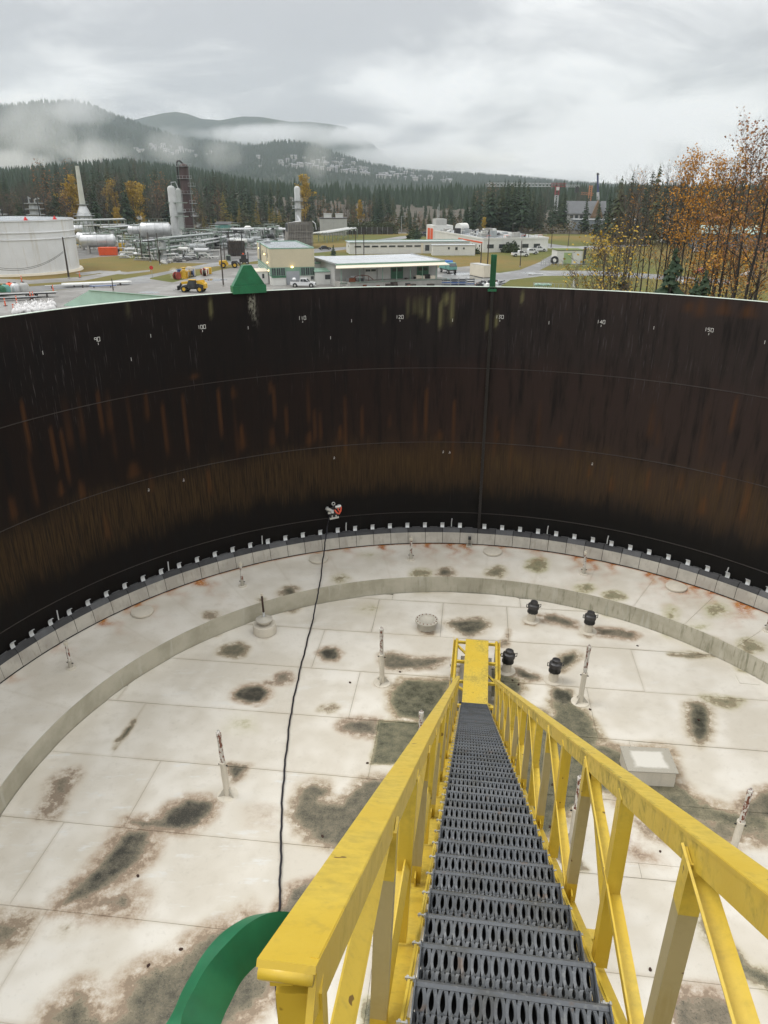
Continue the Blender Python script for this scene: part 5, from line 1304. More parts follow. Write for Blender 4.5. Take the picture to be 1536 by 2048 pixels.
part('gable', MB().extrude([(-3.5, 0), (3.5, 0), (0, 9)], (16, -2.2, 5.5), (1, 0, 0), (0, 0, 1), (0, 1, 0), 6), plain('timber gable', (0.20, 0.13, 0.075), 0.7), t)
for i in range(4): window(t, 1.5 + i*2.7, 5.0, 1.7, 1.8)
# green roofed shed just below the rim
A_, B_, C_ = atz(127, 610, 4.2), atz(178, 581, 6.6), atz(342, 594, 6.6)
t = thing('green_roof_shed', 'shed with ribbed pale green metal roof just outside the tank wall', 'building', (A_[0], A_[1], 0), 0)
rdir = (C_ - B_); rdir[2] = 0; L_ = np.linalg.norm(rdir); rdir /= L_; nd = np.array([rdir[1], -rdir[0], 0])
if nd @ (A_ - B_) < 0: nd = -nd
run = float(nd @ (A_ - B_)); lo = lambda s, w, z: B_ + rdir*s + nd*w + np.array([0, 0, z - 6.6])
e0, e1 = -1.5, L_ + 2.0
sA = float(rdir @ (A_ - B_))
q = [lo(0, 0, 6.6), lo(e1, 0, 6.6), lo(e1, run, 4.2), lo(sA, run, 4.2), lo(0 - 0.0, -run, 4.2), lo(e1, -run, 4.2)]
mb = MB().add([v for v in q] + [v - np.array([0, 0, 0.12]) for v in q], [(0,3,2,1),(0,1,5,4),(0,4,3),(6,7,8,9),(6,10,11,7),(3,4,10,9),(3,9,8,2),(1,2,8,7),(1,7,11,5),(4,5,11,10)])
rf = part('roof', mb, M_GROOF, t, world=True)
nr = 46
for i in range(nr):
    s = 0.2 + (e1 - 0.4) * i / nr
    part('roof_rib', MB().bar(lo(s, 0.05, 6.6 - 0.05*(2.4/run) + 0.02), lo(s, run, 4.22), 0.05, 0.05), M_GROOF, rf, world=True)
part('ridge_cap', MB().bar(lo(0, 0, 6.63), lo(e1, 0, 6.63), 0.3, 0.06), M_MINT, rf, world=True)
p = atz(234, 601, 5.4); part('flue', MB().tube([p - np.array([0, 0, 0.3]), p + np.array([0, 0, 1.1])], 0.16, 10), M_DARK, rf, world=True)
cx_ = [lo(sA + 0.6, run - 0.4, 0), lo(e1 - 0.3, run - 0.4, 0), lo(e1 - 0.3, -run + 0.5, 0), lo(0.4, -run + 0.5, 0)]
mb = MB().prism([(v[0], v[1]) for v in cx_], 0.0, 4.05); part('wall', mb, M_SHAD, t, world=True)
# ------------------------------------------------------------------ neighbouring tank and the process unit
az0 = math.radians(-25.1); D0, R0 = 229.0, 15.6; wc = (D0*math.sin(az0), D0*math.cos(az0)); HT0 = hgt(60, 441, (213*math.sin(az0), 213*math.cos(az0)))
t = thing('white_tank', 'big white cylindrical tank with ribbed rings and small red peaks on its roof', 'storage tank', (wc[0], wc[1], 0))
def wt_mat():
    k = NT('streaked white tank paint'); n = k.noise(k.pos((1, 1, 0.08)), 0.9, 5, 0.65); m = k.noise(k.pos(), 0.15, 4, 0.6)
    c = k.mix(k.sstep(m, 0.3, 0.7), (0.62, 0.63, 0.63), (0.72, 0.73, 0.73)); c = k.mix(k.math('MULTIPLY', k.sstep(n, 0.55, 0.70), 0.45), c, (0.46, 0.41, 0.31)); return k.done(c, 0.45)
M_WT = wt_mat()
nc = 5
for i in range(nc):
    z0, z1 = HT0*i/nc, HT0*(i+1)/nc
    part('shell_course', MB().lathe([(R0 + 0.004*(i % 2), z0), (R0 + 0.004*(i % 2), z1)], 96), M_WT, t, smooth=True)
for z in (HT0*0.78, HT0*0.655, HT0 - 0.15): part('ring_girder', MB().lathe([(R0, z - 0.12), (R0 + 0.22, z - 0.10), (R0 + 0.22, z + 0.05), (R0, z + 0.12)], 96), M_WT, t)
part('roof', MB().lathe([(R0 + 0.1, HT0), (R0*0.5, HT0 + 0.35), (0.01, HT0 + 0.6)], 96), M_ROOFG, t, smooth=True)
for a in (18, 52, 84, 130, 160):
    q = math.radians(a) + math.pi; x, y = R0*0.97*math.cos(q), R0*0.97*math.sin(q)
    part('roof_marker', MB().tube([(x, y, HT0), (x, y, HT0 + 0.9)], [0.6, 0.05], 4), plain('red marker', (0.60, 0.03, 0.03), 0.5), t)
part('shell_pipe', MB().tube([(R0*math.cos(-2.0)*1.02, R0*math.sin(-2.0)*1.02, 0), (R0*math.cos(-2.0)*1.02, R0*math.sin(-2.0)*1.02, HT0*0.5)], 0.15, 8), M_STEEL, t)
part('foundation', MB().lathe([(R0 + 0.9, 0.0), (R0 + 0.7, 0.5), (R0 - 0.2, 0.52)], 96), M_CREAM, t)

def pt(u, v): p = atz(u, v, 0); return p
def vessel(u0, u1, v, rr, zc, label, yaw=0.0, mat=None, top=None, dep=0.0):
    p = pt((u0 + u1)/2, v); sc = np.hypot(p[0], p[1])/1500*1.0
    L = (u1 - u0) * p[1] / 1500 / 0.96
    t = thing('pressure_vessel', label, 'vessel', (p[0], p[1] + dep, 0), yaw, 'horizontal silver vessels of the process unit')
    m = mat or M_ALU
    prof = [(-L/2 - rr*0.45, 0.05), (-L/2 - rr*0.36, rr*0.55), (-L/2 - rr*0.15, rr*0.87), (-L/2, rr), (L/2, rr), (L/2 + rr*0.15, rr*0.87), (L/2 + rr*0.36, rr*0.55), (L/2 + rr*0.45, 0.05)]
    mb = MB().tube([(x, 0, zc) for x, _ in prof], [r for _, r in prof], 24); part('drum', mb, m, t, smooth=50)
    for x in (-L*0.3, 0.0, L*0.3): part('band', MB().tube([(x - 0.06, 0, zc), (x + 0.06, 0, zc)], rr + 0.03, 24), M_STEEL, t)
    for x in (-L*0.32, L*0.32):
        part('saddle', MB().box(x - 0.3, -rr*0.8, 0, x + 0.3, rr*0.8, zc - rr*0.72), M_CONC, t)
    part('walkway', MB().box(-L*0.45, -0.6, zc + rr + 0.05, L*0.45, 0.6, zc + rr + 0.15), M_PGREEN, t)
    for k in range(9):
        x = -L*0.45 + L*0.9*k/8; part('rail_post', MB().box(x - 0.04, -0.6, zc + rr + 0.151, x + 0.04, -0.54, zc + rr + 1.2), M_PGREEN, t)
    part('guard_rail', MB().box(-L*0.45, -0.61, zc + rr + 1.201, L*0.45, -0.54, zc + rr + 1.26), M_PGREEN, t)
    for x in (-L*0.2, L*0.1): part('nozzle', MB().cyl(x, 0.2, zc + rr - 0.1, zc + rr + 0.8, 0.22, 10), m, t)
    return t
vessel(172, 226, 506, 2.1, 3.9, 'silver banded vessel behind the orange skip', math.radians(12))
vessel(150, 180, 502, 2.0, 3.9, 'silver vessel half hidden by the white tank', math.radians(12), dep=6)
vessel(292, 338, 497, 2.5, 6.4, 'large silver vessel next to the twin grey columns', math.radians(14))
vessel(262, 292, 497, 1.5, 6.2, 'slim silver vessel joined to the large one', math.radians(14), dep=2)
vessel(150, 166, 484, 1.6, 5.0, 'short bright vessel under the cone-topped stack', math.radians(5))

def column(u, v, vt, rr, label, name='process_column', mat=None, rings=(), ladder_=True, r1=None, lean=0):
    p = pt(u, v); H = hgt(u, vt, p)
    t = thing(name, label, 'column', (p[0], p[1], 0)); m = mat or M_STEEL
    part('skirt', MB().cyl(0, 0, 0, H*0.08, rr*1.12, 18), M_CONC, t, smooth=40)
    part('shell', MB().tube([(0, 0, H*0.08), (0, 0, H*0.96), (0, 0, H*0.985), (0, 0, H)], [rr, r1 or rr, (r1 or rr)*0.75, (r1 or rr)*0.2], 20), m, t, smooth=40)
    for i in range(1, 8): part('band', MB().cyl(0, 0, H*(0.08 + i*0.11), H*(0.08 + i*0.11) + 0.12, rr*1.03, 20), m, t)
    for f in rings:
        z = H*f
        pf = part('platform', MB().lathe([(rr, z), (rr + 1.1, z), (rr + 1.1, z + 0.12), (rr, z + 0.12)], 20), M_STEEL, t)
        for k in range(12):
            a = k*math.pi/6; x, y = (rr + 1.05)*math.cos(a), (rr + 1.05)*math.sin(a)
            part('rail_post', MB().box(x - 0.04, y - 0.04, z + 0.121, x + 0.04, y + 0.04, z + 1.15), M_STEEL, pf)
        part('guard_rail', MB().lathe([(rr + 1.02, z + 1.16), (rr + 1.1, z + 1.16), (rr + 1.1, z + 1.22), (rr + 1.02, z + 1.22)], 20, closed=True), M_STEEL, pf)
    if ladder_:
        ld = part('ladder', MB().box(rr + 0.3, -0.30, 1, rr + 0.36, -0.24, H*0.97), M_STEEL, t)
        part('ladder_stile', MB().box(rr + 0.3, 0.24, 1, rr + 0.36, 0.30, H*0.97), M_STEEL, ld)
        for k in range(int(H*1.1)): part('rung', MB().box(rr + 0.31, -0.239, 1.2 + k*0.85, rr + 0.35, 0.239, 1.26 + k*0.85), M_STEEL, ld)
    return t, H
M_MAR = plain('maroon column paint', (0.048, 0.022, 0.019), 0.45, 0.25, 0.3, dirt=0.2)
t, H = column(380, 476, 327, 2.0, 'tall maroon process column with platforms up its side', mat=M_MAR, rings=(0.36, 0.60, 0.80, 0.96))
part('overhead_line', MB().tube([(-2.6, -0.5, 8), (-2.6, -0.5, H - 0.5), (-2.2, -0.5, H + 0.9), (-1.2, -0.3, H + 1.0), (0, 0, H - 0.2)], 0.35, 10), M_DARK, t, smooth=True)
for z, s in ((0.30, 1), (0.47, 1), (0.70, 1)):
    part('side_platform', MB().box(1.6, -1.6, H*z, 4.2, 1.6, H*z + 0.15), M_STEEL, t)
    for x, y in ((1.7, -1.55), (4.1, -1.55), (4.1, 1.5), (2.9, -1.55)): part('rail_post', MB().box(x, y, H*z + 0.151, x + 0.07, y + 0.07, H*z + 1.3), M_STEEL, t)
    part('guard_rail', MB().box(1.6, -1.6, H*z + 1.301, 4.2, -1.5, H*z + 1.4), M_STEEL, t)
t, H = column(354, 494, 371, 1.35, 'tall light grey column, the left of a joined pair', mat=plain('pale grey column paint', (0.46, 0.47, 0.46), 0.45, 0.15, 0.4, dirt=0.2), rings=())
part('vent_pipe', MB().tube([(0.2, 0, H - 0.2), (0.2, 0, H + 1.0), (1.8, 0, H + 1.2), (2.6, 0, H - 1)], 0.18, 8), M_STEEL, t)
for f in (0.5, 0.72): part('tie_platform', MB().box(-1.6, -1.2, H*f, 5.2, 1.2, H*f + 0.2), M_PGREEN, t)
column(366, 483, 376, 1.1, 'slimmer grey column tied to its taller neighbour', mat=plain('dull grey column paint', (0.34, 0.36, 0.34), 0.5, 0.15, 0.4, dirt=0.2), rings=(0.55,))
t, H = column(598, 478, 372, 1.25, 'pale flue stack with two round platforms beside the cooling tower', 'flue_stack', plain('pale grey stack', (0.50, 0.51, 0.50), 0.5, 0.15, 0.4, dirt=0.3), rings=(0.58, 0.72))
part('stack_base', MB().tube([(0, 0, 0), (0, 0, 4.5), (0, 0, 6)], [3.0, 3.0, 1.25], 16), M_STEEL, t, smooth=40)
# furnace with cone hood and slim stack
p = pt(174, 470); H = hgt(174, 332, p); hb = hgt(174, 409, p); hb0 = hgt(174, 432, p)
t = thing('furnace', 'cylindrical furnace with cone hood and tall slim pale chimney', 'furnace', (p[0], p[1], 0))
part('casing', MB().tube([(0, 0, 0), (0, 0, hb0), (0, 0, hb)], [3.9, 3.5, 1.3], 20), M_ALU, t, smooth=40)
part('stack', MB().tube([(0, 0, hb), (0, 0, (hb + H)/2), (0, 0, H)], [1.3, 1.05, 0.8], 14), plain('bleached stack', (0.52, 0.53, 0.47), 0.5, 0.12, 0.4), t, smooth=40)
for z, r in ((hb0, 4.3), (hb0*0.6, 4.4), (hb, 2.0)):
    part('platform', MB().lathe([(r - 0.9, z), (r + 0.5, z), (r + 0.5, z + 0.15), (r - 0.9, z + 0.15)], 20), M_STEEL, t)
    part('guard_rail', MB().lathe([(r + 0.4, z + 1.1), (r + 0.5, z + 1.1), (r + 0.5, z + 1.18), (r + 0.4, z + 1.18)], 20, closed=True), M_STEEL, t)
for k in range(10): a = k*0.628; part('rib', MB().bar((3.95*math.cos(a), 3.95*math.sin(a), 0.2), (3.55*math.cos(a), 3.55*math.sin(a), hb0), 0.25, 0.25), M_STEEL, t)
# drum on a frame behind the white tank
for u, v, vt, w, lb in [(80, 482, 392, 2.9, 'grey reactor drum in a steel frame behind the white tank'), (8, 482, 414, 2.6, 'cluster of silver pipes and drums above the white tank roof')]:
    p = pt(u, v); H = hgt(u, vt, p); hm = hgt(u, vt + 15, p)
    t = thing('reactor', lb, 'reactor', (p[0], p[1], 0))
    part('drum', MB().tube([(0, 0, 0), (0, 0, hm*0.95), (0, 0, hm)], [w*0.75, w*0.68, w*0.5], 18), M_STEEL, t, smooth=40)
    for i in range(4):
        z = hm*(0.55 + 0.15*i); part('deck', MB().box(-w, -w, z, w, w, z + 0.2), M_STEEL, t)
    for x in (-w, w):
        for y in (-w, w): part('frame_post', MB().box(x - 0.15, y - 0.15, 0, x + 0.15, y + 0.15, H), M_DARK, t)
    for k in range(5):
        x = -w*0.8 + k*w*0.4; part('pipe_riser', MB().tube([(x, -w*0.5, hm), (x, -w*0.5, H - rnd.uniform(0, 2)), (x + 0.8, -w*0.5, H - 1)], 0.28, 8), rnd.choice([M_ALU, M_STEEL, M_DARK]), t)
# cooling tower with battered slats
p = pt(585, 499); H = hgt(600, 446, p)
t = thing('cooling_tower', 'weathered grey timber cooling tower with slatted flaring sides', 'cooling tower', (p[0] + 1.5, p[1] + 6, 0), math.radians(12))
M_WOOD = plain('weathered grey timber', (0.23, 0.215, 0.19), 0.85, 0.3, 0.7, dirt=0.3)
part('core', MB().box(-3.2, 0, 0, 4.8, 14, H*0.92), M_DARK, t)
for i in range(14): part('slat', MB().bar((-3.3 + i*0.62, -0.9, 0.6), (-3.3 + i*0.62, -0.35, H*0.62), 0.52, 0.08, (0, 1, 0)), M_WOOD, t)
for i in range(14): part('slat', MB().bar((-3.3 + i*0.62, -0.25, H*0.64), (-3.1 + i*0.60, -0.75, H*0.99), 0.50, 0.08, (0, 1, 0)), M_WOOD, t)
for i in range(16): part('slat', MB().bar((-4.1, 0.3 + i*0.86, 0.6), (-3.4, 0.3 + i*0.86, H*0.62), 0.74, 0.08, (1, 0, 0)), M_WOOD, t)
for z in (H*0.2, H*0.42, H*0.63, H): part('girt', MB().box(-3.6, -1.02, z, 5.4, -0.86, z + 0.22), M_WOOD, t)
for x in (-3.5, -1.3, 0.9, 3.1, 5.2): part('post', MB().bar((x, -1.1, 0), (x, -0.85, H), 0.25, 0.25, (0, 1, 0)), M_WOOD, t)
part('stair_pipe', MB().tube([(5.3, -1.2, H*1.05), (6.3, -1.4, H*0.95), (6.6, -1.4, H*0.72)], 0.18, 8), M_ALU, t)
p2 = pt(588, 497); 
single('steam_pipe', MB().tube([pt(598, 480) + [0, -2, 9.5], pt(596, 485) + [1.5, -3, 8.0], pt(583, 490) + [0, -4, 8.0], pt(583, 490) + [0, -4, 2.0], pt(560, 490) + [0, -5, 1.8]], 0.42, 10), M_ALU, 'silver steam pipe stepping down past the cooling tower', 'pipe', smooth=True)

# pipe racks and process clutter
def rack(u0, v0, u1, v1, h, n, label, mat=M_PGREEN, w=4.0, lv=2, pr=(0.12, 0.34)):
    a, b = pt(u0, v0), pt(u1, v1); d = b - a; L = np.linalg.norm(d); d /= L; s = np.array([-d[1], d[0], 0])
    t = thing('pipe_rack', label, 'pipe rack', (a[0], a[1], 0))
    for i in range(n + 1):
        c = a + d*L*i/n
        for sg in (-0.5, 0.5): part('post', MB().bar(c + s*w*sg, c + s*w*sg + [0, 0, h], 0.28, 0.28, (1, 0, 0)), mat, t, world=True)
        for l in range(lv): z = h*(1 - 0.30*l); part('beam', MB().bar(c - s*w*0.55 + [0, 0, z], c + s*w*0.55 + [0, 0, z], 0.25, 0.3), mat, t, world=True)
    for l in range(lv):
        z = h*(1 - 0.30*l) + 0.15
        for k in range(6):
            r = rnd.uniform(*pr); o = (-0.45 + 0.18*k)*w
            m = rnd.choice([M_ALU, M_ALU, M_WHITE, M_STEEL, M_DARK, M_PGREEN])
            e0, e1 = rnd.uniform(-0.08, 0.02), rnd.uniform(0.98, 1.06)
            q0, q1 = a + d*L*e0 + s*o + [0, 0, z + r], a + d*L*e1 + s*o + [0, 0, z + r]
            P = [q0, q1]
            if rnd.random() < 0.5: P = P + [q1 + [0, 0, -h*0.35]]
            part('pipe', MB().tube(P, r, 8), m, t, smooth=40, world=True)
    return t
rack(215, 486, 330, 476, 5.5, 7, 'long pipe rack with silver lines along the forest side of the unit')
rack(150, 478, 250, 474, 7.0, 6, 'raised pipe rack with bright lines behind the vessels')
rack(330, 486, 520, 478, 4.2, 9, 'low pale green pipe rack stretching towards the cooling tower')
rack(282, 508, 360, 499, 3.6, 6, 'short pipe rack in front of the twin columns')
rack(330, 507, 420, 496, 4.6, 7, 'pipe rack crowded with thin lines beside the mound of hoses')
rack(300, 520, 390, 507, 2.6, 6, 'low pipe rack with white lines at the edge of the unit', w=3.0)
rack(470, 484, 586, 484, 4.6, 7, 'dark pipe rack behind the workshop roof', M_DARK, w=3.5, lv=1)
rack(400, 505, 470, 490, 3.4, 5, 'pipe rack with sagging lines next to the timber tank')
rack(430, 478, 560, 473, 3.2, 7, 'far pipe rack with pale lines in front of the hedge wall', M_PGREEN)
rack(640, 486, 702, 474, 3.4, 6, 'sloping pale green cooler bank on short legs by the cooling tower', M_PGREEN, w=6.0, lv=1)
M_PROC = [M_ALU, M_STEEL, M_PGREEN, M_WHITE, M_DARK, M_SHAD, M_ALU, M_STEEL]
def skid(p, k):
    """pump or exchanger skid: base, drum, pump, valve stack, frame and pipes"""
    m1, m2 = rnd.choice(M_PROC), rnd.choice(M_PROC); sz = rnd.uniform(0.8, 1.5)
    kind = k % 3
    nm, lb, ct = (('pump_skid', 'small pump skid with piping among the process clutter', 'pump'), ('exchanger_skid', 'small heat exchanger on a frame among the process clutter', 'exchanger'), ('valve_station', 'steel frame with vertical drum and valves among the process clutter', 'valve station'))[kind]
    t = thing(nm, lb, ct, (p[0], p[1], 0), rnd.uniform(-.3, .6), 'process equipment between the racks')
    part('base', MB().box(-1.6*sz, -1.0*sz, 0, 1.6*sz, 1.0*sz, 0.35), M_CONC, t)
    if kind == 0:
        part('motor', MB().tube([(-1.2*sz, 0, 0.95), (0.0, 0, 0.95)], 0.45*sz, 10), m1, t, smooth=40); part('pump', MB().tube([(0.05, 0, 0.95), (0.7*sz, 0, 0.95)], 0.62*sz, 10), m2, t, smooth=40)
        part('riser', MB().tube([(0.4*sz, 0, 1.2), (0.4*sz, 0, 2.8*sz), (1.5*sz, 0, 3.0*sz), (1.5*sz, 0, 0.4)], 0.16, 8), M_ALU, t, smooth=40)
    elif kind == 1:
        for x in (-1.1*sz, 1.1*sz): part('stand', MB().box(x - 0.15, -0.5, 0.351, x + 0.15, 0.5, 1.6*sz), M_PGREEN, t)
        part('shell', MB().tube([(-1.8*sz, 0, 2.0*sz), (1.8*sz, 0, 2.0*sz)], 0.55*sz, 12), m1, t, smooth=40)
        for x in (-1.75*sz, 1.6*sz): part('flange', MB().tube([(x, 0, 2.0*sz), (x + 0.14, 0, 2.0*sz)], 0.70*sz, 12), M_STEEL, t)
        part('riser', MB().tube([(0.8*sz, 0, 2.4*sz), (0.8*sz, 0, 3.6*sz), (-1.0*sz, 0.4, 3.7*sz), (-1.0*sz, 0.4, 0.4)], 0.17, 8), m2, t, smooth=40)
    else:
        for x in (-1.3*sz, 1.3*sz):
            for y in (-0.8*sz, 0.8*sz): part('post', MB().box(x - 0.1, y - 0.1, 0.351, x + 0.1, y + 0.1, 4.2*sz), M_PGREEN, t)
        for z in (2.2*sz, 4.2*sz): part('deck', MB().box(-1.5*sz, -1.0*sz, z, 1.5*sz, 1.0*sz, z + 0.12), M_PGREEN, t)
        part('drum', MB().tube([(0, 0, 0.4), (0, 0, 3.6*sz), (0, 0, 3.9*sz)], [0.62*sz, 0.62*sz, 0.2], 12), m1, t, smooth=40)
        part('guard_rail', MB().box(-1.5*sz, -1.05*sz, 4.2*sz + 1.0, 1.5*sz, -0.98*sz, 4.2*sz + 1.08), M_STEEL, t)
    for q in range(2):
        x0 = rnd.uniform(-3, 3)*sz; part('pipe', MB().tube([(x0, -1.2*sz, 0.8 + q), (x0 + rnd.uniform(2, 5), -1.2*sz, 0.8 + q), (x0 + 4, -1.2*sz, 0.2)], rnd.uniform(0.09, 0.2), 7), rnd.choice([M_ALU, M_WHITE, M_STEEL]), t)
for k in range(120):
    f = rnd.random(); u = 232 + 300*f; vlo, vhi = 476, (521 if u < 420 else 500)
    skid(pt(u, rnd.uniform(vlo, vhi)), k)
for k in range(14): skid(pt(rnd.uniform(150, 235), rnd.uniform(480, 500)), k)
for k in range(10): skid(pt(rnd.uniform(525, 580), rnd.uniform(474, 492)), k)
# dark mound of hoses and rubble along the road
M_RUB_ = plain('dark rubble', (0.075, 0.072, 0.068), 0.9, 0.5, 1.0)
for k in range(60):
    u = rnd.uniform(322, 428); v = 527 - (u - 322)*0.13 + rnd.uniform(-4, 3); p = pt(u, v); s = rnd.uniform(0.3, 0.9)
    mb = MB().ell((0, 0, s*0.35), (s*1.4, s, s*0.6), 7, 4); mb.v = [(a*(1 + rnd.uniform(-.2, .2)), b*(1 + rnd.uniform(-.2, .2)), max(c*(1 + rnd.uniform(-.2, .3)), 0)) for a, b, c in mb.v]
    single('rubble', mb, rnd.choice([M_RUB_, M_CONC, M_DARK]), 'lump of dark rubble heaped beside the unit road', 'rubble', 'heap of rubble along the unit road', loc=(p[0], p[1], 0.01), rz=rnd.uniform(0, 3))
# timber tank
p = pt(474, 511); t = thing('timber_tank', 'dark open timber tank on the unit paving', 'tank', (p[0], p[1], 0))
for k in range(20):
    a = k*math.pi/10; part('stave', MB().bar((2.5*math.cos(a), 2.5*math.sin(a), 0), (2.6*math.cos(a), 2.6*math.sin(a), 4.4), 0.72, 0.2, (math.cos(a), math.sin(a), 0)), M_TIMB, t)
for z in (0.6, 2.2, 3.8): part('hoop', MB().lathe([(2.68, z), (2.78, z), (2.78, z + 0.15), (2.68, z + 0.15)], 24, closed=True), M_DARK, t)
for x in (-2.4, 2.2): part('frame_post', MB().box(x, -2.7, 0, x + 0.2, -2.5, 7.0), M_DARK, t)
part('frame_beam', MB().box(-2.6, -2.7, 7.001, 2.6, -2.5, 7.3), M_DARK, t)
# white drum, red-roofed box and the skips
def box_thing(name, label, cat, u, v, w, d, h, mat, rz=0.0, lid=None, group=None, extra=None):
    p = pt(u, v); t = thing(name, label, cat, (p[0], p[1], 0), rz, group)
    part('body', MB().add([(-w/2,0,0.06),(w/2,0,0.06),(w/2,d,0.06),(-w/2,d,0.06),(-w/2*1.06,-d*.04,h),(w/2*1.06,-d*.04,h),(w/2*1.06,d*1.04,h),(-w/2*1.06,d*1.04,h)], [(0,3,2,1),(4,5,6,7),(0,1,5,4),(1,2,6,5),(2,3,7,6),(3,0,4,7)]), mat, t)
    part('lid', MB().box(-w/2*1.08, -d*.05, h + 0.002, w/2*1.08, d*1.05, h + 0.07*max(h, 1)), lid or mat, t)
    n = max(2, int(w/0.9))
    for i in range(n + 1): x = -w/2 + w*i/n; part('rib', MB().bar((x, -0.05, 0.08), (x*1.06, -d*.04 - 0.05, h - 0.05), 0.10, 0.06, (0, 1, 0)), mat, t)
    part('skid', MB().box(-w/2*.9, 0.05, 0, w/2*.9, d*.95, 0.058), M_DARK, t)
    return t
box_thing('skip', 'orange-red steel skip beside the silver vessels', 'skip', 216, 511, 5.3, 2.4, 2.3, M_ORNG, 0.12)
box_thing('chemical_locker', 'yellow chemical locker behind the orange skip', 'locker', 247, 503, 2.6, 1.6, 2.5, M_YELV, 0.1)
box_thing('red_cabin', 'red-topped white cabin behind the twin columns', 'cabin', 346, 470, 5.0, 3.0, 3.0, M_WHITE, 0.1, M_ORNG)
box_thing('red_cabin', 'red-topped white cabin right of the maroon column', 'cabin', 371, 470, 5.0, 3.0, 3.0, M_WHITE, 0.1, M_ORNG)
p = pt(497, 477); t = thing('white_drum', 'white storage drum with rounded top in front of the hedge wall', 'drum', (p[0], p[1], 0))
part('drum', MB().tube([(0, 0, 0), (0, 0, 4.4), (0, 0, 5.2)], [1.9, 1.9, 0.9], 18), M_WHITE, t, smooth=40); part('band', MB().cyl(0, 0, 2.4, 2.6, 1.95, 18), M_SHAD, t)
# ------------------------------------------------------------------ vehicles
def wheel(t, x, y, r, w, mat=None, rim=None):
    o = part('wheel', MB().lathe([(r*0.55, -w/2), (r*0.92, -w/2), (r, -w*0.3), (r, w*0.3), (r*0.92, w/2), (r*0.55, w/2)], 20, closed=True).xf(Matrix.Translation((x, y, r)) @ Matrix.Rotation(math.pi/2, 4, 'X')), mat or M_BLACK, t, smooth=40)
    part('rim', MB().tube([(x, y - w*0.38, r), (x, y + w*0.38, r)], r*0.58, 14), rim or M_SILV, o, smooth=40)
def pickup(u, v, rz, label, topper=False, group=None, mat=None):
    p = pt(u, v); t = thing('pickup_truck', label, 'pickup truck', (p[0], p[1], 0), rz, group); m = mat or M_VWHITE
    W2 = 0.95
    body = [(-2.75, 0.55), (-2.75, 1.15), (-2.70, 1.22), (-0.70, 1.22), (-0.70, 1.12), (1.15, 1.12), (1.35, 1.15), (2.45, 1.05), (2.70, 0.90), (2.75, 0.50), (2.2, 0.42), (-2.3, 0.45)]
    b = part('body', MB().extrude(body, (0, -W2, 0), (1, 0, 0), (0, 0, 1), (0, 1, 0), 2*W2), m, t)
    part('bed_well', MB().box(-2.62, -0.80, 1.221, -0.78, 0.80, 1.235), M_DARK, b)
    cab = [(-0.72, 1.12), (-0.60, 1.78), (-0.45, 1.86), (0.60, 1.86), (0.78, 1.80), (1.38, 1.15)]
    c = part('cab', MB().extrude(cab, (0, -0.84, 0), (1, 0, 0), (0, 0, 1), (0, 1, 0), 1.68), m, t)
    for s in (-1, 1):
        y0 = 0.842*s if s > 0 else -0.862
        part('side_window', MB().extrude([(-0.52, 1.22), (-0.44, 1.74), (0.05, 1.76), (0.05, 1.20)], (0, y0, 0), (1, 0, 0), (0, 0, 1), (0, 1, 0), 0.02), M_GLASS, c)
        part('side_window', MB().extrude([(0.13, 1.20), (0.13, 1.76), (0.60, 1.76), (1.10, 1.20)], (0, y0, 0), (1, 0, 0), (0, 0, 1), (0, 1, 0), 0.02), M_GLASS, c)
        part('mirror', MB().box(1.05, s*0.98 - 0.08, 1.20, 1.18, s*0.98 + 0.08, 1.36), M_DARK, c)
        part('headlight', MB().box(2.62, s*0.68 - 0.18, 0.78, 2.77, s*0.68 + 0.18, 0.95), M_ALU, b)
        part('tail_light', MB().box(-2.77, s*0.86 - 0.07, 0.75, -2.74, s*0.86 + 0.07, 1.10), M_ORNG, b)
        part('wheel_arch', MB().tube([(-1.75, s*(W2 - 0.06), 0.46), (-1.75, s*(W2 + 0.006), 0.46)], 0.50, 18), M_BLACK, b)
        part('wheel_arch', MB().tube([(1.85, s*(W2 - 0.06), 0.46), (1.85, s*(W2 + 0.006), 0.46)], 0.50, 18), M_BLACK, b)
        for x in (-1.75, 1.85): wheel(t, x, s*(W2 - 0.10), 0.42, 0.28)
        part('door_handle', MB().box(-0.25, s*0.955 - 0.02, 1.0, -0.08, s*0.955 + 0.02, 1.04), M_DARK, b)
    part('windscreen', MB().add([(0.82, -0.70, 1.765), (1.40, -0.74, 1.17), (1.40, 0.74, 1.17), (0.82, 0.70, 1.765), (0.79, -0.70, 1.75), (1.36, -0.74, 1.16), (1.36, 0.74, 1.16), (0.79, 0.70, 1.75)], [(0,1,2,3),(7,6,5,4),(0,4,5,1),(2,6,7,3),(0,3,7,4),(1,5,6,2)]), M_GLASS, c)
    part('grille', MB().box(2.74, -0.45, 0.62, 2.78, 0.45, 0.92), M_DARK, b); part('bumper', MB().box(2.70, -0.93, 0.42, 2.86, 0.93, 0.60), M_SILV, b); part('bumper', MB().box(-2.88, -0.93, 0.50, -2.752, 0.93, 0.66), M_SILV, b)
    if topper: part('bed_tank', MB().tube([(-2.4, 0.0, 1.6), (-2.3, 0, 1.6), (-1.75, 0, 1.6), (-1.65, 0, 1.6)], [0.2, 0.38, 0.38, 0.2], 14), m, t, smooth=50)
    return t
pickup(607, 574, math.radians(-3), 'white crew cab pickup with white tank in its bed before the workshop', True)
pickup(1040, 513, math.radians(8), 'white pickup parked lowest on the sloping side road', group=None)
pickup(1059, 508.5, math.radians(10), 'white pickup parked between two others on the verge', group=None)
pickup(1076, 503, math.radians(10), 'white pickup parked highest by the shrubs', group=None)
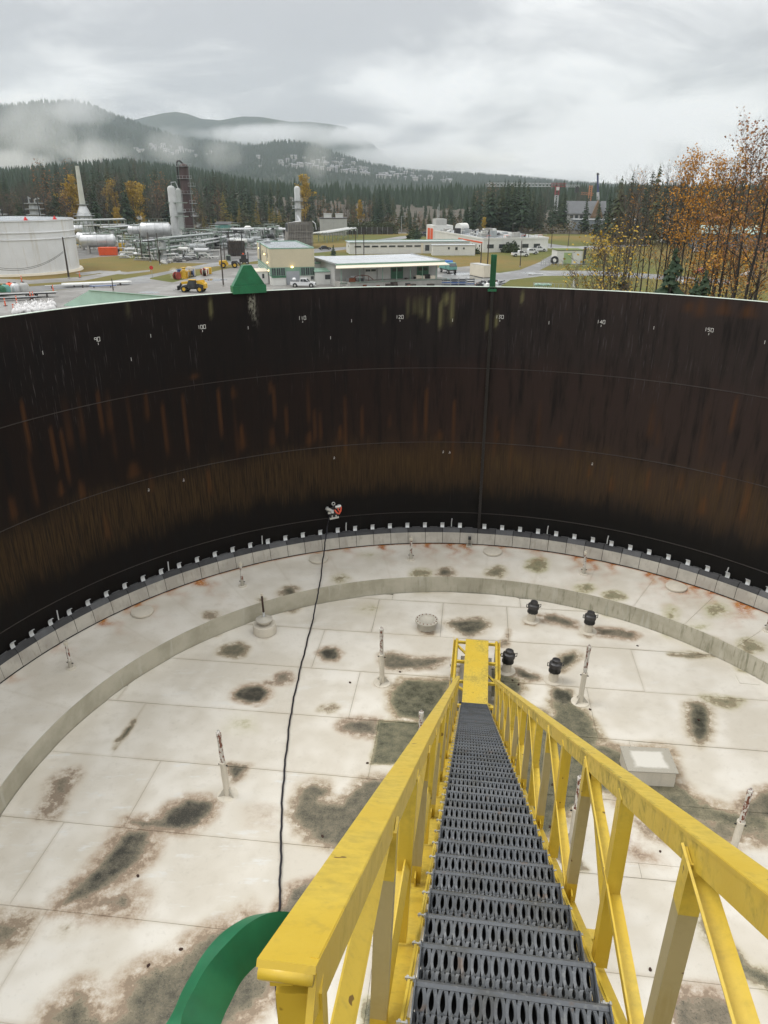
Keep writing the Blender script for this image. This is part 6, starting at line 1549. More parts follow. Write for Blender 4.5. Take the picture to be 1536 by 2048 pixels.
pickup(855, 469, math.radians(20), 'dark blue pickup at the far bend of the road', mat=plain('dark blue paint', (0.02, 0.035, 0.07), 0.25, 0.1))
for u, v, rz, c, lb in [(650, 500, .2, (0.04, 0.04, 0.045), 'dark parked car behind the link building'), (846, 473, .3, (0.03, 0.03, 0.03), 'black car parked by the far bend'), (1395, 505, 0, (0.7, 0.7, 0.7), 'white car parked in front of the blue warehouse'), (1405, 548, 0.2, (0.35, 0.03, 0.03), 'red car half hidden by the young trees'), (1380, 570, 0, (0.72, 0.72, 0.72), 'white car glimpsed between the saplings'), (1500, 555, .1, (0.6, 0.6, 0.6), 'pale car under the orange leaves')]:
    p = pt(u, v); t = thing('parked_car', lb, 'car', (p[0], p[1], 0), rz); m = plain('car paint', c, 0.2, 0.05, spec=0.6)
    b = part('body', MB().extrude([(-2.2, 0.3), (-2.25, 0.8), (-1.5, 0.95), (0.9, 0.95), (2.1, 0.8), (2.25, 0.35)], (0, -0.88, 0), (1, 0, 0), (0, 0, 1), (0, 1, 0), 1.76), m, t)
    c_ = part('cabin', MB().extrude([(-1.5, 0.95), (-1.0, 1.45), (0.35, 1.45), (0.95, 0.95)], (0, -0.76, 0), (1, 0, 0), (0, 0, 1), (0, 1, 0), 1.52), m, t)
    for s in (-1, 1):
        part('side_window', MB().extrude([(-1.3, 0.98), (-0.9, 1.40), (0.3, 1.40), (0.75, 0.98)], (0, 0.762 if s > 0 else -0.772, 0), (1, 0, 0), (0, 0, 1), (0, 1, 0), 0.01), M_GLASS, c_)
        for x in (-1.35, 1.4): wheel(t, x, s*0.80, 0.33, 0.22)
# telehandler
p = pt(386, 584); t = thing('telehandler', 'yellow telehandler with folded boom parked on the gravel', 'telehandler', (p[0], p[1], 0), math.radians(172))
part('chassis', MB().extrude([(-2.5, 0.7), (-2.6, 1.5), (-1.6, 1.75), (1.9, 1.35), (2.3, 0.9), (2.0, 0.6)], (0, -0.75, 0), (1, 0, 0), (0, 0, 1), (0, 1, 0), 1.5), M_DARK, t)
part('engine_cover', MB().extrude([(-2.9, 0.8), (-2.9, 1.7), (-2.2, 2.2), (-1.2, 2.1), (-1.2, 0.9)], (0, -1.05, 0), (1, 0, 0), (0, 0, 1), (0, 1, 0), 1.5), M_YELV, t)
cb = part('cab', MB().extrude([(-0.9, 0.9), (-0.95, 2.45), (0.3, 2.5), (0.75, 1.7), (0.75, 0.9)], (0, 0.15, 0), (1, 0, 0), (0, 0, 1), (0, 1, 0), 0.95), M_DARK, t)
part('side_window', MB().extrude([(-0.75, 1.45), (-0.8, 2.3), (0.25, 2.35), (0.6, 1.6)], (0, 1.102, 0), (1, 0, 0), (0, 0, 1), (0, 1, 0), 0.02), M_GLASS, cb)
part('cab_roof', MB().box(-1.0, 0.1, 2.501, 0.4, 1.15, 2.6), M_YELV, cb)
part('boom', MB().bar((-2.6, -0.3, 2.25), (2.4, -0.3, 1.75), 0.45, 0.5), M_YELV, t)
part('boom_head', MB().bar((2.4, -0.3, 1.75), (3.0, -0.3, 0.8), 0.4, 0.4), M_DARK, t)
part('carriage', MB().box(2.95, -1.1, 0.35, 3.1, 0.8, 1.25), M_DARK, t)
for y in (-0.85, 0.35): part('fork', MB().bar((3.05, y, 0.38), (4.2, y, 0.36), 0.14, 0.06), M_DARK, t)
for x in (-1.9, 1.5):
    for y in (-0.95, 0.95): wheel(t, x, y, 0.68, 0.48, rim=M_YELV)
# wheel loader
p = pt(461, 535.5); t = thing('wheel_loader', 'yellow wheel loader with dark cab near the workshop corner', 'wheel loader', (p[0], p[1], 0), math.radians(10))
part('rear_body', MB().extrude([(-3.0, 0.8), (-3.0, 1.8), (-1.0, 2.0), (-0.4, 1.0), (-0.6, 0.7)], (0, -0.9, 0), (1, 0, 0), (0, 0, 1), (0, 1, 0), 1.8), M_YELV, t)
cb = part('cab', MB().extrude([(-1.1, 1.9), (-1.0, 3.3), (0.2, 3.3), (0.35, 1.7)], (0, -0.65, 0), (1, 0, 0), (0, 0, 1), (0, 1, 0), 1.3), M_PGREEN, t)
for s in (-0.672, 0.652): part('side_window', MB().extrude([(-0.9, 2.1), (-0.85, 3.15), (0.1, 3.15), (0.2, 2.0)], (0, s, 0), (1, 0, 0), (0, 0, 1), (0, 1, 0), 0.02), M_GLASS, cb)
part('front_frame', MB().box(0.3, -0.6, 0.7, 1.8, 0.6, 1.5), M_DARK, t)
for y in (-0.6, 0.6): part('lift_arm', MB().tube([(0.5, y, 1.6), (1.8, y, 1.7), (2.7, y, 0.8)], 0.16, 8), M_DARK, t)
part('bucket', MB().extrude([(2.6, 0.1), (3.8, 0.1), (2.9, 0.35), (2.7, 1.2), (2.5, 1.2)], (0, -1.3, 0), (1, 0, 0), (0, 0, 1), (0, 1, 0), 2.6), M_DARK, t)
for x in (-1.9, 1.2):
    for y in (-0.95, 0.95): wheel(t, x, y, 0.75, 0.5, rim=M_YELV)
p = pt(489, 528); t = thing('forklift', 'dark forklift with orange beacon behind the workshop corner', 'forklift', (p[0], p[1], 0), 0.2)
part('body', MB().box(-1.4, -0.7, 0.4, 1.0, 0.7, 1.5), M_DARK, t); part('mast', MB().box(1.02, -0.5, 0.1, 1.25, 0.5, 3.3), M_DARK, t); part('guard', MB().box(-0.9, -0.6, 1.501, 0.6, 0.6, 2.6), M_DARK, t); part('beacon', MB().cyl(-0.2, 0, 2.601, 3.0, 0.25, 8), M_ORNG, t)
for x in (-0.9, 0.7):
    for y in (-0.65, 0.65): wheel(t, x, y, 0.4, 0.3)
# blue flatbed and trailer things by the dock
p = pt(896, 546); t = thing('service_truck', 'pale service truck with a blue tarpaulin load at the warehouse corner', 'truck', (p[0], p[1], 0), math.radians(-70))
part('chassis', MB().box(-3.2, -1.0, 0.8, 3.0, 1.0, 1.1), M_DARK, t); part('bed_box', MB().box(-3.2, -1.2, 1.101, 1.0, 1.2, 2.2), M_TEAL, t); part('load', MB().extrude([(-3.0, 2.2), (-2.6, 3.0), (0.2, 3.1), (0.8, 2.2)], (0, -1.1, 0), (1, 0, 0), (0, 0, 1), (0, 1, 0), 2.2), plain('blue tarpaulin', (0.03, 0.14, 0.42), 0.5, 0.2), t)
cb = part('cab', MB().extrude([(1.2, 1.1), (1.2, 2.7), (2.3, 2.7), (3.0, 1.8), (3.1, 1.1)], (0, -1.1, 0), (1, 0, 0), (0, 0, 1), (0, 1, 0), 2.2), M_TEAL, t); part('windscreen', MB().bar((2.45, 0, 2.6), (3.05, 0, 1.85), 2.0, 0.05), M_GLASS, cb)
for x in (-2.2, 2.2):
    for y in (-0.95, 0.95): wheel(t, x, y, 0.5, 0.35)
# ------------------------------------------------------------------ yard things
p = pt(711, 570); t = thing('truck_canopy', 'white truck bed canopy shell set down by the dock', 'canopy shell', (p[0], p[1], 0), 0.1)
part('shell', MB().extrude([(-1.3, 0.2), (-1.3, 1.9), (-1.1, 2.1), (0.9, 2.1), (1.6, 1.75), (1.6, 1.5), (1.1, 1.4), (1.1, 0.2)], (0, -1.0, 0), (1, 0, 0), (0, 0, 1), (0, 1, 0), 2.0), M_VWHITE, t)
part('base', MB().box(-1.25, -0.95, 0, 1.05, 0.95, 0.198), M_DARK, t); part('side_window', MB().box(-1.0, -1.02, 1.3, 0.7, -1.002, 1.7), M_SHAD, t)
p = pt(787, 500); t = thing('camper', 'white camper body parked behind the warehouse roof', 'camper', (p[0], p[1], 0), 0.0)
part('shell', MB().extrude([(-1.8, 0.8), (-1.8, 3.0), (1.2, 3.0), (1.8, 2.3), (1.6, 0.8)], (0, -1.1, 0), (1, 0, 0), (0, 0, 1), (0, 1, 0), 2.2), M_VWHITE, t); part('base', MB().box(-1.6, -0.9, 0.0, 1.4, 0.9, 0.798), M_DARK, t)
for k, (u, v, m, nm, lb) in enumerate([(808, 563.5, M_BLUE, 'wheeled_bin', 'blue lidded bin standing before the loading dock'), (818, 563, M_BLUE, 'wheeled_bin', 'blue bin with a white lid beside another blue bin'), (842, 562.5, M_GBIN, 'wheeled_bin', 'green bin next to the blue bins'), (850, 562, M_GBIN, 'wheeled_bin', 'green bin in the middle of the green row'), (858, 561.5, M_GBIN, 'wheeled_bin', 'green bin at the dock door end of the row')]):
    box_thing(nm, lb, 'bin', u, v, 1.15, 0.9, 1.25, m, 0.2, M_VWHITE if k == 1 else m)
p = pt(786, 563); t = thing('fuel_tank', 'yellow cylinder tank with black ends on a cradle at the dock', 'fuel tank', (p[0], p[1], 0), 0.2)
part('drum', MB().tube([(-1.1, 0, 1.1), (1.1, 0, 1.1)], 0.5, 14), M_YELV, t, smooth=40)
for x in (-1.15, 1.0): part('end_cap', MB().tube([(x, 0, 1.1), (x + 0.15, 0, 1.1)], 0.52, 14), M_BLACK, t)
for x in (-0.8, 0.8): part('cradle', MB().box(x - 0.1, -0.4, 0, x + 0.1, 0.4, 0.68), M_DARK, t)
def bundle(u, v, n, L, rz, label, name='pipe_stack', mats=None, gap=0.22, h=0.5, r=0.09):
    p = pt(u, v); t = thing(name, label, 'pipes', (p[0], p[1], 0), rz)
    for x in (-L*0.35, L*0.35): part('bearer', MB().box(x - 0.1, -n*gap/2, 0, x + 0.1, n*gap/2, h), M_TIMB, t)
    for k in range(n):
        o = rnd.uniform(-.5, .5); part('pipe', MB().tube([(-L/2 + o, (k - n/2 + .5)*gap, h + r), (L/2 + o, (k - n/2 + .5)*gap, h + r)], r, 8), rnd.choice(mats or [M_WHITE, M_ALU, M_STEEL]), t, smooth=40)
    return t
bundle(195, 571.5, 8, 14, math.radians(23), 'long white pipes laid on bearers beside the road', mats=[M_WHITE, M_ALU], r=0.14, gap=0.32)
bundle(135, 576, 3, 9, math.radians(15), 'thin rusty pipes lying off the end of the white ones', mats=[M_STEEL, M_WHITE], r=0.08)
bundle(205, 575, 4, 5, math.radians(20), 'blue-capped pipe lengths below the long white ones', mats=[M_BLUE, M_WHITE], h=0.3)
bundle(45, 596, 5, 13, math.radians(20), 'grey steel sections stacked along the coned-off strip', mats=[M_STEEL, M_SHAD, M_DARK], h=0.7, gap=0.45, r=0.14)
bundle(30, 601, 4, 9, math.radians(20), 'dark steel beams under the stacked grey sections', mats=[M_DARK, M_STEEL], h=0.35, gap=0.4, r=0.14)
def srack(u, v, label):
    p = pt(u, v); t = thing('steel_rack', label, 'storage rack', (p[0], p[1], 0), 0.1)
    for x in (-2.6, -0.9, 0.9, 2.6):
        for y in (-0.5, 0.5): part('post', MB().box(x - 0.05, y - 0.05, 0, x + 0.05, y + 0.05, 1.7), M_STEEL, t)
    for z in (0.35, 0.85, 1.35): part('shelf_pipe', MB().tube([(-2.8, 0, z), (2.8, 0, z)], 0.12, 8), rnd.choice([M_DARK, M_STEEL, M_BLUE]), t)
    for z in (0.2, 0.7, 1.2): part('cross_bar', MB().box(-2.65, -0.55, z, 2.65, -0.48, z + 0.06), M_STEEL, t)
srack(908, 573, 'low grey steel rack of pipes on the wet yard'); srack(925, 571, 'steel pipe rack standing next to the low grey one')
for u, v, m, lb in [(4, 592, M_GBIN, 'green fibreglass tank at the edge of the storage strip'), (13, 590, M_TEAL, 'teal plastic tank between green and orange ones'), (22, 586, M_ORNG, 'orange plastic tank with peaked top'), (33, 587, M_ALU, 'grey-white tote tank right of the orange one'), (50, 586, M_SHAD, 'pale tote at the end of the tank row')]:
    p = pt(u, v); t = thing('plastic_tank', lb, 'tank', (p[0], p[1], 0), 0.3)
    part('body', MB().tube([(0, 0, 0.1), (0, 0, 1.5), (0, 0, 1.9), (0, 0, 2.1)], [0.95, 1.0, 0.7, 0.25], 12), m, t, smooth=50); part('pallet', MB().box(-1.0, -1.0, 0, 1.0, 1.0, 0.1), M_TIMB, t); part('cap', MB().cyl(0, 0, 2.1, 2.2, 0.28, 10), M_BLACK, t)
p = pt(30, 594); t = thing('flat_trailer', 'brown flat trailer beside the coloured plastic tanks', 'trailer', (p[0], p[1] - 1, 0), math.radians(14)); part('deck', MB().box(-5, -1.0, 0.7, 6, 1.0, 0.95), M_TIMB, t)
for x in (-3, 3, 4.2): wheel(t, x, -0.9, 0.4, 0.3); wheel(t, x, 0.9, 0.4, 0.3)
M_CONE = plain('orange delineator plastic', (0.75, 0.13, 0.05), 0.5, 0.1)
for k, (u, v) in enumerate([(11, 612), (34, 606.5), (62, 599), (67, 598), (160, 555), (44, 564), (107, 584), (28, 624)]):
    p = pt(u, v); t = thing('delineator_post', 'orange delineator post marking off the storage strip', 'delineator', (p[0], p[1], 0), group='orange delineator posts')
    part('base', MB().cyl(0, 0, 0, 0.08, 0.35, 12), M_BLACK, t); part('post', MB().tube([(0, 0, 0.08), (0, 0, 1.4)], [0.13, 0.10], 10), M_CONE, t, smooth=40); part('band', MB().cyl(0, 0, 1.0, 1.12, 0.125, 10), M_WHITE, t)
# white sacks
M_SACK = plain('white woven sack', (0.70, 0.69, 0.68), 0.75, 0.08, 3.0)
for k in range(44):
    u = 33 + (k % 15)*5.4 + rnd.uniform(-3, 3); v = 628 - (u - 34)*0.13 - (k//15)*4 + rnd.uniform(-2.5, 2.5); p = pt(u, v)
    t = thing('bulk_sack', 'full white bulk sack with tied top in the crowd of sacks', 'sack', (p[0], p[1], 0), rnd.uniform(0, 1), 'white bulk sacks below the rim')
    t.scale = (rnd.uniform(.75, 1.15),)*3; mb = MB().tube([(0, 0, 0), (0, 0, 0.22), (rnd.uniform(-.1, .1), 0, 0.6), (rnd.uniform(-.2, .2), rnd.uniform(-.2, .2), 0.98)], [0.40, 0.55, 0.45, 0.12], 8); part('bag', mb, M_SACK, t, smooth=True)
    part('tied_neck', MB().tube([(0, 0, 0.93), (0.05, 0, 1.15), (0.12*rnd.choice([-1, 1]), 0.05, 1.28)], [0.10, 0.06, 0.15], 7), M_SACK, t, smooth=True)
# barrels, pallets and other small stores in front of the road
for k in range(16):
    u = rnd.uniform(352, 424); v = 556 - (u - 352)*0.12 + rnd.uniform(-3, 4); p = pt(u, v); kd = k % 3
    m, nm = rnd.choice([(M_YELV, 'yellow'), (plain('dull red', (0.30, 0.05, 0.035), 0.5), 'dull red'), (M_BLUE, 'blue'), (M_CREAM, 'cream')])
    if kd == 0:
        t = thing('cable_reel', nm + ' cable reel stored behind the telehandler', 'cable reel', (p[0], p[1], 0), rnd.uniform(0, 3), 'stores behind the telehandler')
        for y in (-0.5, 0.42): part('flange', MB().tube([(0, y, 0.9), (0, y + 0.08, 0.9)], 0.9, 16), m, t, smooth=40)
        part('core', MB().tube([(0, -0.42, 0.9), (0, 0.42, 0.9)], 0.5, 12), M_TIMB, t, smooth=40)
    elif kd == 1: box_thing('tool_crate', nm + ' steel tool crate stored behind the telehandler', 'crate', u, v, 1.6, 1.2, 1.5, m, rnd.uniform(-.3, .3), group='stores behind the telehandler')
    else:
        t = thing('valve_spool', nm + ' flanged spool standing behind the telehandler', 'spool', (p[0], p[1], 0), 0, 'stores behind the telehandler')
        part('pipe', MB().cyl(0, 0, 0.1, 1.9, 0.4, 12), m, t, smooth=40)
        for z in (0.0, 1.9): part('flange', MB().cyl(0, 0, z, z + 0.12, 0.65, 12), m, t)
p = pt(384, 553); t = thing('panel_frame', 'upright cream ribbed panel frame behind the telehandler', 'frame', (p[0], p[1], 0), 0.1)
for i in range(4): part('panel', MB().box(-0.9 + i*0.46, -0.08, 0.15, -0.5 + i*0.46, 0.08, 2.2), M_CREAM, t)
part('foot', MB().box(-1.0, -0.5, 0, 1.0, 0.5, 0.148), M_DARK, t)
# scrap by the container
for k in range(34):
    u = rnd.uniform(955, 1000); v = 570 + rnd.uniform(-7, 5); p = pt(u, v); s = rnd.uniform(0.3, 0.8)
    m, w = rnd.choice([(M_DARK, 'dark'), (M_STEEL, 'grey'), (M_RUST, 'rusty'), (M_WHITE, 'white'), (M_ALU, 'silver')])
    if k % 2: mb = MB().tube([(-s*2, 0, 0.12), (s*2, s*0.5, 0.12 + rnd.uniform(0, .5))], 0.10, 7).tube([(-s*1.2, -s*.2, 0.2), (s*1.2, s*.6, 0.3)], 0.10, 7)
    else: mb = MB().extrude([(-s, 0), (s, 0), (s*1.1, s*0.7), (s*0.3, s*1.2), (-s*0.8, s)], (0, -s/2, 0), (1, 0, 0), (0, 0, 1), (0, 1, 0), s)
    single('scrap_piece', mb, m, w + (' scrap tubes lying before the container' if k % 2 else ' scrap steel lump lying before the container'), 'scrap', 'scrap heap before the container', loc=(p[0], p[1], 0.0), rz=rnd.uniform(0, 3))
for k in range(16):
    p = pt(rnd.uniform(690, 885), 572 + rnd.uniform(-2, 4)); s = rnd.uniform(0.3, 0.7)
    single('pallet_load', MB().box(-s, -s*.7, 0.15, s, s*.7, 0.2 + s).box(-s*1.1, -s*.8, 0, s*1.1, s*.8, 0.15), rnd.choice([M_DARK, M_TIMB, M_RUST, M_STEEL]), 'dark palletised odds and ends in front of the dock', 'pallet', 'odds and ends before the dock', loc=(p[0], p[1], 0), rz=rnd.uniform(0, 1))
# dock top clutter
dock = bpy.data.objects['warehouse']
for k in range(12):
    x = rnd.uniform(3, 24); s = rnd.uniform(0.3, 0.7); c = dock.location + Matrix.Rotation(RZW, 3, 'Z') @ Vector((x, rnd.uniform(1.0, 3.2), 1.16))
    single('dock_crate', MB().box(-s, -s*.6, 0, s, s*.6, s*1.2), rnd.choice([M_TIMB, M_RUST, M_DARK, M_STEEL, M_CREAM]), 'small crate or part set on the loading dock', 'crate', 'crates on the loading dock', loc=c, rz=rnd.uniform(0, 1))
c = dock.location + Matrix.Rotation(RZW, 3, 'Z') @ Vector((6.0, 1.2, 1.16))
single('curved_rack', MB().tube([(-2.6, 0, 0.3), (-1.5, 0, 1.1), (0, 0, 1.35), (1.5, 0, 1.1), (2.6, 0, 0.3)], 0.08, 8).tube([(-1.5, 0, 0), (-1.5, 0, 1.1)], 0.06, 6).tube([(0, 0, 0), (0, 0, 1.35)], 0.06, 6).tube([(1.5, 0, 0), (1.5, 0, 1.1)], 0.06, 6), M_RUST, 'bowed rusty pipe rack standing on the loading dock', 'rack', loc=c, rz=RZW)
# fallen white pole pieces and green valve cluster on the grass
p = pt(1073, 550); t = thing('fallen_sign', 'white broken post and panels lying on the grass', 'debris', (p[0], p[1], 0), 0.1)
part('post', MB().bar((-2.2, 0.4, 0.15), (1.5, 0, 0.15), 0.25, 0.2), M_WHITE, t); part('panel', MB().box(-0.6, -0.4, 0, 1.6, 0.5, 0.3), M_ALU, t); part('panel', MB().bar((-2.0, 0.3, 0.3), (-1.0, -0.4, 0.2), 0.3, 0.1), M_WHITE, t)
p = pt(1085, 578); t = thing('valve_manifold', 'mint green cluster of valves behind a low frame on the grass', 'valve manifold', (p[0], p[1], 0), 0)
for k in range(9): part('valve', MB().ell((-1.6 + 0.4*k, rnd.uniform(-.3, .3), 0.9), (0.28, 0.28, 0.32), 8, 5), M_GROOF, t, smooth=True); part('stem', MB().cyl(-1.6 + 0.4*k, 0, 0, 0.62, 0.08, 6), M_GROOF, t)
part('frame', MB().box(-2.2, -0.6, 1.3, 2.0, -0.52, 1.38), M_STEEL, t); part('frame_leg', MB().box(-2.2, -0.6, 0, -2.12, -0.52, 1.298), M_STEEL, t)
p = pt(1147, 575); t = thing('gas_cylinder', 'single white gas cylinder standing on the grass', 'cylinder', (p[0], p[1], 0)); part('bottle', MB().tube([(0, 0, 0), (0, 0, 1.3), (0, 0, 1.55), (0, 0, 1.7)], [0.25, 0.25, 0.12, 0.06], 12), M_WHITE, t, smooth=50); part('valve', MB().cyl(0, 0, 1.7, 1.82, 0.09, 8), M_STEEL, t)
p = pt(325, 557); t = thing('stop_sign', 'small red stop sign at the road junction', 'sign', (pt(305, 556)[0], pt(305, 556)[1], 0)); part('post', MB().cyl(0, 0, 0, 2.6, 0.05, 6), M_STEEL, t); part('plate', MB().tube([(0, -0.08, 2.4), (0, -0.055, 2.4)], 0.48, 8), plain('sign red', (0.55, 0.03, 0.03), 0.4), t)
# ------------------------------------------------------------------ poles and lamp posts
def pole(u, v, vt, label, arm=0, dark=True, r=0.13, lean=0.0, name='utility_pole', cat='pole', lit=False):
    p = pt(u, v); H = hgt(u, vt, p); t = thing(name, label, cat, (p[0], p[1], 0))
    m = M_TIMB if dark else M_STEEL
    part('shaft', MB().tube([(0, 0, -0.2), (lean*H, 0, H)], [r*1.2, r*0.8], 10), m, t, smooth=40)
    part('base_collar', MB().cyl(0, 0, 0, 0.35, r*1.7, 10), M_CONC, t)
    if arm:
        part('arm', MB().tube([(lean*H, 0, H - 0.4), (lean*H + arm*0.7, 0, H), (lean*H + arm*1.5, 0, H)], 0.05, 6), M_STEEL, t); part('lamp_head', MB().box(lean*H + arm*1.2 - 0.3, -0.15, H - 0.12, lean*H + arm*1.2 + 0.4, 0.15, H + 0.04), M_SHAD, t)
    return t
pole(138, 557, 474, 'dark tall pole with lamp arm before the white tank', 1, r=0.2)
pole(285, 521, 463, 'dark tall pole nearest the yellow locker', r=0.15)
pole(301, 524, 465, 'dark tall pole before the large silver vessel', r=0.15)
pole(320, 530, 466, 'dark pole at the steaming junction', r=0.15)
pole(274, 514, 490, 'short black stub pole carrying a transformer', r=0.25)
pole(227, 584, 557, 'slim dark post on the gravel beside the green roof', r=0.11)
pole(447, 573, 489, 'dark pole between telehandler and green hood', r=0.14)
pole(450, 524, 486, 'slim brace pole by the timber tank', r=0.12)
pole(461, 521, 459, 'dark pole with small lamp by the wheel loader', 0, r=0.14)
pole(712, 530, 463, 'pole of the pair behind the warehouse, nearer the workshop', r=0.12)
pole(728, 530, 463, 'pole of the pair behind the warehouse, nearer the container', r=0.13)
pole(717, 466.5, 438, 'grey street lamp before the hedge', 2, False, 0.12, name='street_lamp', cat='street lamp')
pole(803, 466.5, 432, 'grey curved street lamp by the road bend', 2, False, 0.12, name='street_lamp', cat='street lamp')
pole(961, 537, 487, 'dark pole with box at its foot beside the container', r=0.15)
pole(975, 531, 459, 'tall dark pole between shed and container', r=0.15)
pole(1040, 534, 481, 'pole standing on the verge before the parked pickups', r=0.12)
pole(1024, 484, 446, 'lamp pole on the control building lawn', 0.5, r=0.13, name='lamp_pole')
pole(1038, 479, 454, 'short pole right of the lamp pole on the lawn', r=0.12)
pole(1055, 503, 460, 'white-headed lamp pole beside the shrubs', 0.5, r=0.13, name='lamp_pole')
pole(1102, 496, 455, 'dark thin pole at the fork of the side road', r=0.14)
pole(1136, 494, 458, 'dark thin pole on the grass slope', r=0.14)
pole(1186, 493, 463, 'upright pole near the top of the grass slope', r=0.13)
# power line from the tall pole
a, b = pt(138, 557), None
za = hgt(138, 505, a)
for dz, u1, v1 in ((0.0, -40, 531), (0.25, -40, 527)):
    q0 = np.array([a[0] - 0.4, a[1], za + dz]); q1 = aty(u1, v1, 150.0)
    P = [q0 + (q1 - q0)*t - np.array([0, 0, 2.2*4*t*(1-t)]) for t in np.linspace(0, 1, 14)]
    single('power_line', MB().tube(P, 0.045, 5), M_BLACK, 'sagging black cable strung from the tall pole past the white tank', 'cable', 'cables on the tall pole')
# fence line and low frames around
def fence(u0, v0, u1, v1, n, h, label):
    a, b = pt(u0, v0), pt(u1, v1); t = thing('wire_fence', label, 'fence', (a[0], a[1], 0))
    for i in range(n + 1): c = a + (b - a)*i/n; part('post', MB().tube([c, c + [0, 0, h]], 0.05, 6), M_STEEL, t, world=True)
    for z in (0.4, h*0.5, h): part('rail', MB().tube([a + [0, 0, z], b + [0, 0, z]], 0.025, 5), M_STEEL, t, world=True)
fence(1082, 533, 1185, 534, 12, 1.8, 'low wire fence round the pump house yard'); fence(1082, 533, 1105, 523, 5, 1.8, 'wire fence running back beside the pump house'); fence(1066, 582, 1150, 584, 10, 1.6, 'wire fence on the grass just past the rim')
# long fence and hedge wall at the forest edge
p0_, p1_ = pt(462, 471), pt(786, 469.5)
t = thing('boundary_fence', 'long dark boundary fence in front of the forest', 'fence', (p0_[0], p0_[1] + 4, 0))
for i in range(30):
    a = (p1_ - p0_)*i/30; b = (p1_ - p0_)*(i+1)/30; part('panel', MB().bar(a + [0.05, 0, 1.6], b + [-0.05, 0, 1.6], 0.08, 3.2), plain('dark fence board', (0.050, 0.048, 0.042), 0.85, 0.3) if i == 0 else bpy.data.materials['dark fence board'], t)
    part('post', MB().bar(a, a + np.array([0, 0, 3.4]), 0.15, 0.15, (1, 0, 0)), M_STEEL, t)
# cranes beyond the trees
M_CRW, M_CRR, M_CRO, M_CRB = plain('crane white', (0.55, 0.56, 0.56), 0.5), plain('crane red', (0.30, 0.05, 0.055), 0.6), plain('crane orange', (0.55, 0.22, 0.08), 0.5), plain('crane blue', (0.05, 0.06, 0.16), 0.5)
def lattice(t, name, p, q, w, m, n):
    p, q = Vector(p), Vector(q); d = q - p; u = d.normalized(); a = u.cross(Vector((0, 0, 1)) if abs(u.z) < 0.9 else Vector((0, 1, 0))).normalized(); b = u.cross(a)
    cs = [a*w/2 + b*w/2, a*w/2 - b*w/2, -a*w/2 - b*w/2, -a*w/2 + b*w/2]; mb = part(name, MB().bar(p + cs[0], q + cs[0], w*.14, w*.14), m, t)
    for c in cs[1:]: part('chord', MB().bar(p + c, q + c, w*.14, w*.14), m, mb)
    for i in range(n):
        s = p + d*i/n; e = p + d*(i+1)/n
        for c0, c1 in ((0, 1), (1, 2), (2, 3), (3, 0)): part('lacing', MB().bar(s + cs[c0], e + cs[c1], w*.10, w*.10), m, mb)
YC = 700.0
c = aty(1111, 420, YC); top = aty(1111, 375, YC)[2]; t = thing('tower_crane', 'red and white tower crane with long jib over the far trees', 'crane', (c[0], c[1], 0))
jl = aty(975, 373, YC)[0] - c[0]; jr = aty(1160, 374, YC)[0] - c[0]
lattice(t, 'mast', (0, 0, 0), (0, 0, top - 6), 2.6, M_CRW, 12); lattice(t, 'mast_head', (0, 0, top - 6), (0, 0, top + 1), 3.0, M_CRR, 3)
lattice(t, 'jib', (jl, 0, top + 2.2), (-6, 0, top + 2.0), 2.6, M_CRW, 18); lattice(t, 'jib_root', (-6, 0, top + 2), (7, 0, top + 2), 2.8, M_CRR, 5); lattice(t, 'counter_jib', (7, 0, top + 1.2), (jr, 0, top + 1.2), 1.6, M_CRW, 6)
part('cab', MB().box(-1.2, -2.6, top - 2.2, 1.2, -1.4, top + 0.4), M_WHITE, t); part('counterweight', MB().box(jr - 4, -1, top - 4, jr - 1, 1, top + 0.8), M_DARK, t)
c = aty(1177, 420, 800); t = thing('orange_crane', 'small orange tower crane further off among the trees', 'crane', (c[0], c[1], 0)); zt = aty(1177, 371, 800)[2]
lattice(t, 'mast', (0, 0, 0), (0, 0, zt), 2.4, M_CRO, 12); lattice(t, 'jib', (-9, 0, zt - 7), (3, 0, zt - 8), 2.0, M_CRO, 5)
c = aty(1197, 430, 640); t = thing('mobile_crane', 'blue telescopic crane boom rising behind the bare trees', 'crane', (c[0], c[1], 0)); zt = aty(1190, 349, 640)[2]
part('boom', MB().bar((0, 0, 2), (-2.4, 0, (zt + 2)*.55), 1.7, 1.7, (0, 1, 0)), M_CRW, t); part('boom_section', MB().bar((-2.4, 0, (zt + 2)*.55), (-4.0, 0, zt), 1.2, 1.2, (0, 1, 0)), M_CRB, t); part('carrier', MB().box(-3, -1.5, 0, 7, 1.5, 2.6), M_CRB, t); part('boom_head', MB().bar((-4.3, 0, zt - .2), (-3.5, 0, zt + .8), 1.6, 1.6, (0, 1, 0)), M_DARK, t)
